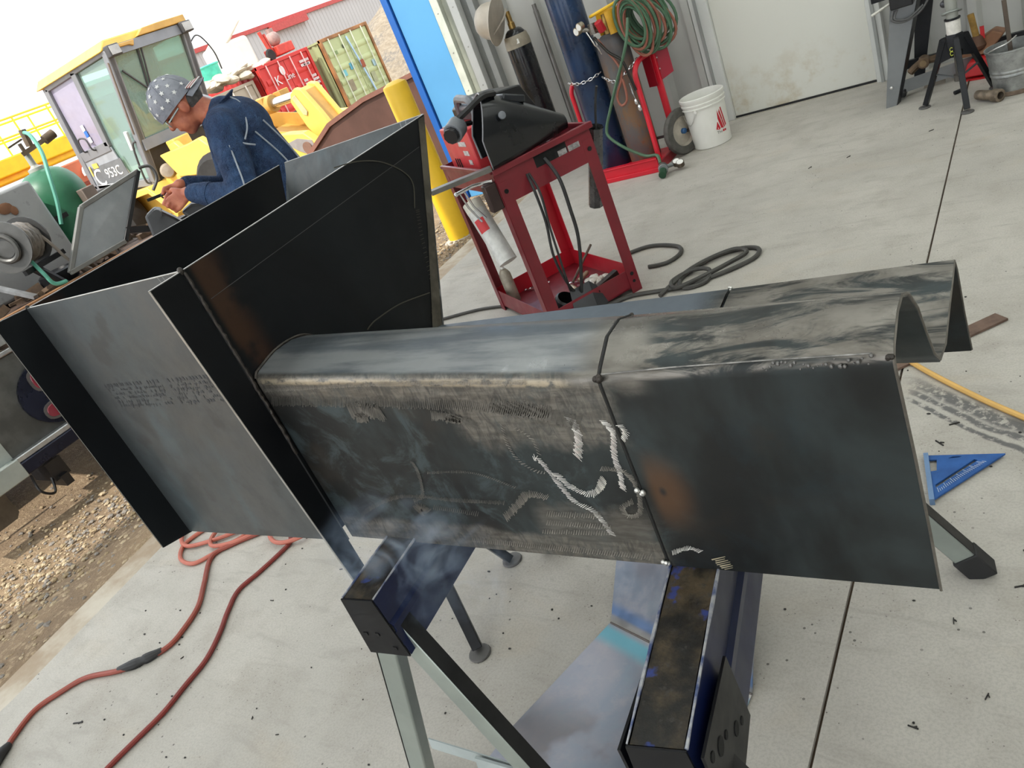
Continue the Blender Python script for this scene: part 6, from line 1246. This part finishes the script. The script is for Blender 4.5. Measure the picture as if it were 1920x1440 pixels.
# lift arms, tilt linkage and cylinder
for y0 in (7.72, 8.72):
    b = MB(); b.prism([(-10.45, y0, 1.25), (-10.2, y0, 1.28), (-9.4, y0, .98), (-8.75, y0, .93), (-8.40, y0, .86), (-8.25, y0, .70), (-8.30, y0, .53), (-8.50, y0, .45), (-8.85, y0, .40), (-9.6, y0, .62), (-10.5, y0, 1.0)], (0, 0, 0), (0, .14, 0)); ar = ld.part('lift_arm', b, YP, bevel=.015)
    b = MB(); b.prism([(-8.80, y0 - .012, .80), (-8.55, y0 - .012, .82), (-8.30, y0 - .012, .74), (-8.28, y0 - .012, .62), (-8.42, y0 - .012, .55), (-8.62, y0 - .012, .66)], (0, 0, 0), (0, .012, 0)); ld.part('pin_plate', b, mat('pin_plate', (.42, .38, .36), .5, .3), ar); b = MB(); b.cyl((-8.42, y0 - .03, .66), (-8.42, y0 + .02, .66), .085, 20); ld.part('pin', b, mat('pin_rust', (.30, .17, .12), .6, .3), ar)
b = MB(); b.prism([(-8.60, 7.95, 1.26), (-8.54, 7.95, 1.36), (-8.42, 7.95, 1.41), (-8.31, 7.95, 1.37), (-8.15, 7.95, 1.02), (-8.02, 7.95, .66), (-8.35, 7.95, .55), (-8.52, 7.95, .90)], (0, 0, 0), (0, .08, 0)); lk = ld.part('tilt_lever', b, YP, bevel=.015)
b = MB(); b.prism([(-8.42, 8.03, 1.38), (-8.33, 8.03, 1.33), (-8.06, 8.03, .66), (-8.2, 8.03, .58)], (0, 0, 0), (0, .22, 0)); ld.part('lever_web', b, YO, lk); b = MB(); b.prism([(-8.60, 8.25, 1.26), (-8.54, 8.25, 1.36), (-8.42, 8.25, 1.41), (-8.31, 8.25, 1.37), (-8.02, 8.25, .66), (-8.30, 8.25, .55)], (0, 0, 0), (0, .08, 0)); ld.part('tilt_lever', b, YP, bevel=.015)
b = MB(); b.prism([(-8.53, 7.935, 1.31), (-8.45, 7.935, 1.33), (-8.36, 7.935, 1.08), (-8.40, 7.935, 1.03), (-8.46, 7.935, 1.06)], (0, 0, 0), (0, .015, 0)); kp = ld.part('keeper_plate', b, mat('keeper', (.60, .52, .28), .5), lk, bevel=.006)
b = MB(); b.cyl((-10.6, 8.14, 1.46), (-9.35, 8.14, 1.345), .10, 20); ld.part('tilt_cylinder', b, YP); b = MB(); b.cyl((-9.42, 8.14, 1.35), (-9.12, 8.14, 1.335), .125, 20); b.box((-9.6, 8.02, 1.36), (-9.2, 8.26, 1.46)); b.box((-9.2, 8.26, 1.30), (-9.05, 8.45, 1.46)); ld.part('gland', b, YO, bevel=.01)
b = MB(); b.cyl((-9.15, 8.14, 1.335), (-8.42, 8.14, 1.30), .068, 20); ld.part('piston_rod', b, CHROME)
for dy in (0, .07):
    b = MB(); b.tube(curve_pts([(-11.2, 8.0 + dy, 1.75), (-10.8, 7.98 + dy, 1.93), (-10.35, 7.98 + dy, 1.80), (-9.85, 8.0 + dy, 1.45), (-9.6, 8.05 + dy, 1.28)], 6), .03, 8); ld.part('hydraulic_hose', b, mat('hose_steel', (.22, .22, .23), .4, .3))
b = MB(); b.cyl((-9.9, 8.0, 1.48), (-9.6, 8.05, 1.28), .04, 12); ld.part('hose_fitting', b, CHROME)
b = MB(); b.plate([(-10.0, 7.86, 1.25), (-8.7, 7.86, .90), (-8.8, 7.86, .62), (-10.0, 7.86, .90)], .02); b.plate([(-10.0, 8.70, 1.25), (-8.7, 8.70, .9), (-8.8, 8.70, .6), (-10.0, 8.70, .9)], .02); b.plate([(-9.7, 7.86, .98), (-9.7, 8.70, .98), (-8.9, 8.70, .68), (-8.9, 7.86, .68)], .03); ld.part('cross_web', b, YO)
b = MB(); b.box((-11.42, 7.78, 1.02), (-11.2, 8.1, 1.44)); b.prism([(-11.3, 7.7, 1.38), (-11.1, 7.7, 1.40), (-10.95, 7.7, 1.2), (-11.1, 7.7, .95), (-11.25, 7.7, 1.0)], (0, 0, 0), (0, .1, 0)); ld.part('front_bracket', b, YP, bevel=.02)
b = MB(); b.lathe([(0, 0), (.11, 0), (.12, .05), (.09, .12), (0, .13)], (-11.5, 7.62, 1.05), (.8, -.6, 0), 18); ld.part('head_lamp', b, mat('lamp_tan', (.45, .38, .30), .35))
# bucket of the loader
BKM = mat('bucket_brown', srgb(98, 68, 58), .55, .2, .22, 3, spots=.12); BKE = mat('bucket_edge', srgb(150, 105, 90), .5, .3, .2)
side = [(-7.95, .30), (-7.70, .64), (-7.12, .905), (-6.45, 1.03), (-5.45, 1.10), (-5.25, .30), (-5.5, -.10), (-7.3, -.12)]
bp = ld.part('bucket', (lambda m_: (m_.prism([(x, 7.0, z) for x, z in side], (0, 0, 0), (0, .04, 0)), m_.prism([(x, 9.56, z) for x, z in side], (0, 0, 0), (0, .04, 0)), m_.sheet([[(x, 7.0, z) for x, z in (side[4], side[3], side[2], side[1], side[0], side[7], side[6])], [(x, 9.6, z) for x, z in (side[4], side[3], side[2], side[1], side[0], side[7], side[6])]], .03), m_)[-1])(MB()), BKM)
b = MB(); 
for (a, c_) in zip(side[1:5], side[2:5]): b.bar((a[0], 6.99, a[1]), (c_[0], 6.99, c_[1]), .05, .05, (0, 1, 0))
b.bar((side[0][0], 6.99, side[0][1]), (side[1][0], 6.99, side[1][1]), .05, .05, (0, 1, 0)); ld.part('bucket_rim', b, BKE, bp)
# ---- bollard
bo = Thing('bollard', 'yellow steel bollard beside the blue door leaf', 'bollard', (-4.141, 4.882, -.13))
b = MB(); b.lathe([(.098, -.02), (.098, 1.31), (.092, 1.325), (.05, 1.345), (0, 1.35)], (-4.141, 4.882, -.13), n=28); bo.part('post', b, mat('bollard_yellow', srgb(240, 195, 45), .45, 0, .1, 3))
b = MB(); b.lathe([(.16, 0), (.15, .03), (.10, .05)], (-4.141, 4.882, -.14), n=20); bo.part('footing', b, CONC)
# small tins behind the cart
for i, (x, y, m, lab) in enumerate(((-3.80, 5.50, YEL, 'small yellow can on the ground behind the cart'), (-3.88, 5.38, WHITEP, 'small white can on the ground behind the cart'))):
    b = MB(); b.lathe([(.045, 0), (.048, .004), (.048, .14), (.044, .15), (.02, .165), (.02, .18), (0, .18)], (x, y, -.03), n=18); single('paint_can', b, m, lab, 'can', (x, y, -.03), group='small cans by the jamb')
b = MB(); b.tube([(-4.9, 6.6, .0), (-4.35, 6.0, .02)], .07, 14); single('concrete_pipe', b, mat('pipe_pale', (.45, .42, .38), .6, 0, .2), 'pale pipe lying on the ground beyond the bollard', 'pipe', (-4.6, 6.3, -.1))
# ---- shipping containers
def container(label, x, y0, y1, z0, z1, col, L=6.0, bars=(), rust=None):
    C_ = Thing('shipping_container', label, 'container', (x, (y0 + y1) / 2, z0), group='shipping containers in the yard')
    m = mat('container_%d' % int(abs(y0) * 10), col, .5, .1, .15, .8); md = mat('container_dark_%d' % int(abs(y0) * 10), tuple(c * .6 for c in col), .6, .1, .2, 1)
    b = MB(); n_ = int(L / .28); prof = []
    for i in range(n_): 
        xx = x - .15 - i * .28
        for dx, dy in ((0, 0), (.07, .035), (.14, .035), (.21, 0)): prof.append((xx - dx, dy))
    b.sheet([[(a, y0 + .04 + c_, z) for a, c_ in prof] for z in (z0 + .12, z1 - .08)], .01); b.sheet([[(a, y1 - .04 - c_, z) for a, c_ in prof] for z in (z0 + .12, z1 - .08)], .01); C_.part('side_wall', b, m, smooth=20)
    b = MB(); b.box((x - L, y0 + .02, z1 - .08), (x - .02, y1 - .02, z1 - .02)); b.box((x - L, y0, z0 + .0), (x, y1, z0 + .14)); b.box((x - L, y0 + .02, z0), (x - L + .1, y1 - .02, z1)); C_.part('roof', b, m)
    b = MB()
    for yy in (y0 + .05, y1 - .05): b.bar((x, yy, z0), (x, yy, z1), .10, .12, (1, 0, 0))
    b.bar((x, y0, z1 - .05), (x, y1, z1 - .05), .10, .11); b.bar((x, y0, z0 + .06), (x, y1, z0 + .06), .10, .12); C_.part('end_frame', b, rust or m, bevel=.01)
    ym = (y0 + y1) / 2
    for (a, c_) in ((y0 + .11, ym - .01), (ym + .01, y1 - .11)):
        b = MB(); b.box((x - .03, a, z0 + .13), (x + .01, c_, z1 - .11)); dr = C_.part('door', b, m)
        for zz in [z0 + .13 + (z1 - z0 - .24) * k_ / 5 for k_ in range(1, 5)]:
            q = MB(); q.prism([(x + .01, a + .06, zz - .10), (x + .035, a + .06, zz - .05), (x + .035, a + .06, zz + .05), (x + .01, a + .06, zz + .10)], (0, 0, 0), (0, c_ - a - .12, 0)); C_.part('corrugation', q, m, dr)
        for f_ in (.25, .75):
            yy = a + (c_ - a) * f_; q = MB(); q.cyl((x + .07, yy, z0 + .08), (x + .07, yy, z1 - .06), .02, 8); C_.part('locking_bar', q, mat('lock_pale_%d' % int(abs(y0) * 10), tuple(min(1, .45 + c * .6) for c in col), .5), dr)
    return C_
RC = container('red shipping container with white lettering on its doors', -20.25, 18.02, 20.46, -.22, 2.27, srgb(200, 55, 50))
WH = mat('container_print', (.75, .72, .72), .5)
def cprint(C_, x, s, size, y, z, ml='CENTER'): text('lettering', s, size, frame_at((x, y, z), (0, 1, 0), (0, 0, 1)), WH, C_.o, loc=tuple(C_.o.location), ext=.004, align=ml)
cprint(RC, -20.19, 'K', .40, 18.63, 1.66); cprint(RC, -20.19, 'Line', .27, 19.16, 1.66)
b = MB(); b.ell((-20.19, 18.97, 1.90), (.01, .11, .15), 16, 10); RC.part('white_emblem', b, WH)
# rows of small worn print, too far to read
random.seed(14)
for (yc, zc, n_, w_) in ((20.05, 1.93, 2, .42), (20.10, 1.80, 1, .26), (19.76, 1.36, 2, .18), (20.20, 1.40, 3, .22), (20.20, 1.0, 3, .22)):
    for r_ in range(n_):
        x_ = yc - w_ / 2; b = MB()
        while x_ < yc + w_ / 2:
            l_ = random.uniform(.03, .055); b.box((-20.2, x_, zc - r_ * .12 - .04), (-20.186, x_ + l_, zc - r_ * .12 + .04)); x_ += l_ + .022
        RC.part('worn_print', b, WH, kind='stuff')
b = MB(); b.box((-20.2, 20.16, .70), (-20.186, 20.34, .80)); RC.part('plate', b, WH); b = MB(); b.box((-20.2, 20.20, .36), (-20.186, 20.36, .62)); RC.part('plate', b, mat('plate_olive', (.35, .33, .25), .5))
GC = container('pale green shipping container with rusty corner posts', -19.9, 20.75, 23.35, -.25, 2.30, srgb(178, 188, 140), rust=mat('post_rust', srgb(170, 120, 75), .6, .1, .5, 1.5))
b = MB(); b.bar((-19.80, 22.0, 2.1), (-19.80, 22.35, -.05), .06, .03, (1, 0, 0)); GC.part('pale_blue_bar', b, mat('bar_paleblue', srgb(170, 200, 230), .5))
b = MB(); b.box((-19.80, 22.14, .98), (-19.76, 22.30, 1.24)); GC.part('rust_patch', b, mat('patch_rust', srgb(150, 75, 45), .6))
for (yy, zz, w_, h_, c_) in ((21.25, 1.06, .22, .20, srgb(110, 180, 190)), (21.72, 1.18, .20, .22, srgb(90, 165, 190)), (21.35, .62, .26, .36, srgb(140, 130, 105)), (22.9, .98, .2, .22, srgb(160, 190, 200)), (22.6, .55, .22, .36, srgb(160, 165, 130)), (21.3, 1.75, .12, .12, srgb(120, 140, 90)), (21.75, 1.85, .12, .12, srgb(80, 90, 70))):
    b = MB(); b.box((-19.862, yy - w_ / 2, zz - h_ / 2), (-19.855, yy + w_ / 2, zz + h_ / 2)); GC.part('placard', b, mat('placard_%d' % int(yy * 100 + zz * 10), c_, .5))
container('tan grey shipping container left of the red one', -20.5, 15.35, 17.9, -.22, 1.98, srgb(168, 158, 140))
# ---- load on top of the containers
b = MB(); b.box((-22.4, 17.0, 2.3), (-20.9, 18.9, 3.2)); tk = Thing('bulk_tote', 'white bulk bag tote on top of the red container', 'tote', (-21.6, 18.6, 2.27))
b = MB(); b.box((-22.2, 17.95, 2.30), (-21.0, 19.05, 3.30)); tk.part('bag', b, mat('bag_white', (.78, .76, .70), .7, 0, .1, 2, bump=.3, bs=8), bevel=.12, seg=4); b = MB(); b.prism([(-22.2, 17.95, 3.2), (-21.0, 17.95, 3.2), (-21.0, 18.9, 3.75), (-22.2, 18.9, 3.75)], (0, 0, 0), (0, .25, 0)); tk.part('folded_top', b, mat('bag_cream', (.70, .64, .52), .7, 0, .15, 3), bevel=.08, seg=3)
tb = Thing('plastic_tub', 'turquoise plastic tub on top of the tan container', 'tub', (-21.2, 17.2, 2.2)); b = MB(); b.lathe([(.30, 0), (.34, .05), (.38, .55), (.40, .58), (.36, .58), (.28, .04), (0, .04)], (-21.2, 17.1, 2.25), n=24); tb.part('tub', b, mat('tub_teal', srgb(90, 215, 190), .5)); b = MB(); b.tube([(-21.2 + .39 * math.cos(a), 17.1 + .39 * math.sin(a), 2.83) for a in [2 * math.pi * j / 24 for j in range(24)]], .03, 6, closed=True); tb.part('rim', b, MC['tub_teal'])
b = MB(); random.seed(12)
for k_ in range(40): b.ell((-20.9 + random.uniform(-.3, .35), random.uniform(16.2, 19.2), 2.2 + random.uniform(0, .18)), (random.uniform(.15, .35), random.uniform(.2, .45), random.uniform(.05, .14)), 9, 6, Euler((random.uniform(-.4, .4), random.uniform(-.3, .3), random.uniform(0, 3))).to_matrix())
single('tarp_heap', b, mat('tarp_cream', (.62, .55, .43), .8, 0, .25, 2.5, bump=.4, bs=10), 'cream tarpaulin heap draped over the container tops', 'tarp', (-20.9, 17.8, 2.25))
pm_ = Thing('red_pump', 'small red engine pump on skids on the red container', 'pump', (-20.9, 20.0, 2.27)); b = MB(); b.box((-21.3, 19.6, 2.35), (-20.6, 20.35, 2.65)); pm_.part('skid', b, mat('pump_red', srgb(205, 70, 55), .5, 0, .2), bevel=.03); b = MB(); b.ell((-20.95, 19.95, 2.88), (.25, .22, .24), 14, 8); b.cyl((-20.95, 19.95, 3.0), (-20.95, 19.95, 3.2), .12, 12); pm_.part('engine', b, mat('pump_dusty', (.45, .30, .27), .6, 0, .4, 4)); b = MB(); b.bar((-20.8, 19.45, 2.5), (-20.8, 19.35, 3.2), .08, .08); b.bar((-20.8, 19.55, 2.5), (-20.8, 19.5, 3.1), .06, .06); pm_.part('handle', b, MC['pump_red']); b = MB(); b.lathe([(.16, -.06), (.20, 0), (.16, .06)], (-20.7, 19.3, 2.45), (1, 0, 0), 18); pm_.part('wheel', b, MC['truck_tyre'])
# ---- far metal building
fb = Thing('metal_building', 'long pale metal building with red eave trim far behind the containers', 'building', (-62, 66, -.3))
b = MB(); prof = []
for i in range(150): y = 36 + i * .5; prof += [(-60, y), (-60, y + .30), (-59.93, y + .36), (-59.93, y + .44)]
b.sheet([[(x, y, z) for x, y in prof] for z in (-.3, 6.55)], .02); fb.part('wall', b, mat('far_wall', (.50, .49, .49), .6, 0, .06, .2), smooth=20)
b = MB(); b.box((-60.3, 36, 6.5), (-59.7, 111, 6.85)); fb.part('eave_trim', b, mat('trim_red', srgb(190, 75, 70), .5)); b = MB(); b.prism([(-60, 36, 6.8), (-60, 111, 6.8), (-72, 111, 8.3), (-72, 36, 8.3)], (0, 0, 0), (0, 0, .1)); fb.part('roof', b, mat('far_roof', (.75, .76, .78), .6)); b = MB(); b.box((-59.9, 57, 5.9), (-59.3, 62, 6.5)); fb.part('gutter', b, MC['trim_red'])
# ---- gravel heap
def heap():
    mb = MB(); vs = []; fs = []; n = 46; random.seed(2)
    for i in range(n):
        for j in range(n):
            x = -34 + 18 * i / (n - 1); y = 22.5 + 24 * j / (n - 1); d = math.hypot((x + 25) / 9, (y - 37.5) / 11.0)
            z = 5.2 * max(0, 1 - d ** 1.15) + (random.uniform(-.12, .12) if d < 1 else 0) - .25; vs.append((x, y, z))
    for i in range(n - 1):
        for j in range(n - 1): fs.append((i * n + j, (i + 1) * n + j, (i + 1) * n + j + 1, i * n + j + 1))
    return mb.add(vs, fs)
N = NT('gravel'); p = N.pos(); a = N.noise(p, .5, 5, .6); b_ = N.noise(p, 5, 6, .7); N.base(N.mix(N.step(b_, .4, .62), N.mix(N.step(a, .4, .6), (.30, .24, .17), (.20, .185, .17)), (.40, .33, .245))); N.rough(.95); N.bump(b_, 1.0, .15)
single('gravel_heap', heap(), N.m, 'large heap of tan gravel beside the green container', 'gravel heap', (-26, 34, -.25), kind='stuff')
# ---- yellow railed trailer far left
ty = Thing('railed_trailer', 'yellow railed platform trailer far behind the truck on the left', 'trailer', (-17.6, 8.5, -.2)); YB = mat('rail_yellow', srgb(255, 225, 60), .5, 0, .08); YB2 = mat('beam_yellow', srgb(250, 205, 30), .5, 0, .1)
b = MB(); b.box((-18.4, 4.0, 2.02), (-17.5, 10.9, 2.35)); b.box((-18.4, 4.0, 1.9), (-17.6, 10.9, 2.05)); ty.part('beam', b, YB2, bevel=.03)
for x in (-17.5, -18.4):
    for z in (3.02, 2.68):
        q = MB(); q.tube([(x, 4.0, z), (x, 10.6, z)], .022, 8); ty.part('rail', q, YB)
    for y in [4.2 + .8 * k_ for k_ in range(9)]:
        q = MB(); q.tube([(x, y, 2.3), (x, y, 3.02)], .022, 8); ty.part('post', q, YB)
for y in (4.4, 7.4, 10.3):
    q = MB(); q.box((-18.2, y, -.2), (-17.7, y + .2, 1.92)); ty.part('support', q, YB2)
ob = Thing('orange_bin', 'orange steel bin behind the green tank', 'bin', (-15.6, 8.4, -.2)); b = MB(); b.box((-17.0, 6.2, -.2), (-15.6, 9.3, 1.78)); ob.part('body', b, mat('bin_orange', srgb(205, 110, 75), .55, 0, .15, 1.2), bevel=.03); b = MB(); b.box((-15.6, 6.2, 1.30), (-15.56, 9.3, 1.36)); b.box((-15.6, 8.0, -.2), (-15.56, 8.06, 1.7)); ob.part('rib', b, mat('bin_shade', srgb(140, 60, 40), .6)); b = MB(); b.tube([(-15.54, 8.75 + .13 * math.cos(a_), 1.48 + .15 * math.sin(a_)) for a_ in [math.radians(-60 + 25 * k_) for k_ in range(11)]], .035, 6); ob.part('white_mark', b, WT)
# ---- loose stones on the apron
random.seed(17); gmb = MB(); ico = [(0, 0, 1), (.9, 0, .3), (.28, .85, .3), (-.72, .53, .3), (-.72, -.53, .3), (.28, -.85, .3), (.72, .53, -.3), (-.28, .85, -.3), (-.9, 0, -.3), (-.28, -.85, -.3), (.72, -.53, -.3), (0, 0, -1)]
icf = [(0, 1, 2), (0, 2, 3), (0, 3, 4), (0, 4, 5), (0, 5, 1), (1, 6, 2), (2, 7, 3), (3, 8, 4), (4, 9, 5), (5, 10, 1), (2, 6, 7), (3, 7, 8), (4, 8, 9), (5, 9, 10), (1, 10, 6), (11, 7, 6), (11, 8, 7), (11, 9, 8), (11, 10, 9), (11, 6, 10)]
mbs = [MB() for _ in range(3)]
for i in range(9000):
    x = -4.35 + random.gauss(0, .42); y = random.uniform(-.3, 6.6); edge = -3.37 - (y - .4) * .09
    if x > edge - .05: continue
    s = random.choice((.005, .006, .007, .009, .012, .016)) * random.uniform(.7, 1.2); d = -3.4 - x; z = -.012 - .14 * min(1, d / 1.3)
    rz = random.uniform(0, 6.28); c_, s_ = math.cos(rz), math.sin(rz); sx, sy, sz = s * random.uniform(.7, 1.3), s * random.uniform(.7, 1.3), s * random.uniform(.4, .8)
    mbs[i % 3].add([(x + (a * c_ - b2 * s_) * sx, y + (a * s_ + b2 * c_) * sy, z + h_ * sz + sz * .3) for a, b2, h_ in ico], icf)
for k_, (mm, col) in enumerate(zip(mbs, ((.36, .27, .16), (.48, .38, .25), (.26, .23, .20)))):
    single('loose_gravel', mm, mat('stone_%d' % k_, col, .9, 0, .25, 3), ('tan loose gravel scattered along the slab edge', 'pale loose gravel scattered along the slab edge', 'grey loose gravel scattered along the slab edge')[k_], 'gravel', (-4.2, 2.5, -.15), kind='stuff', smooth=10)
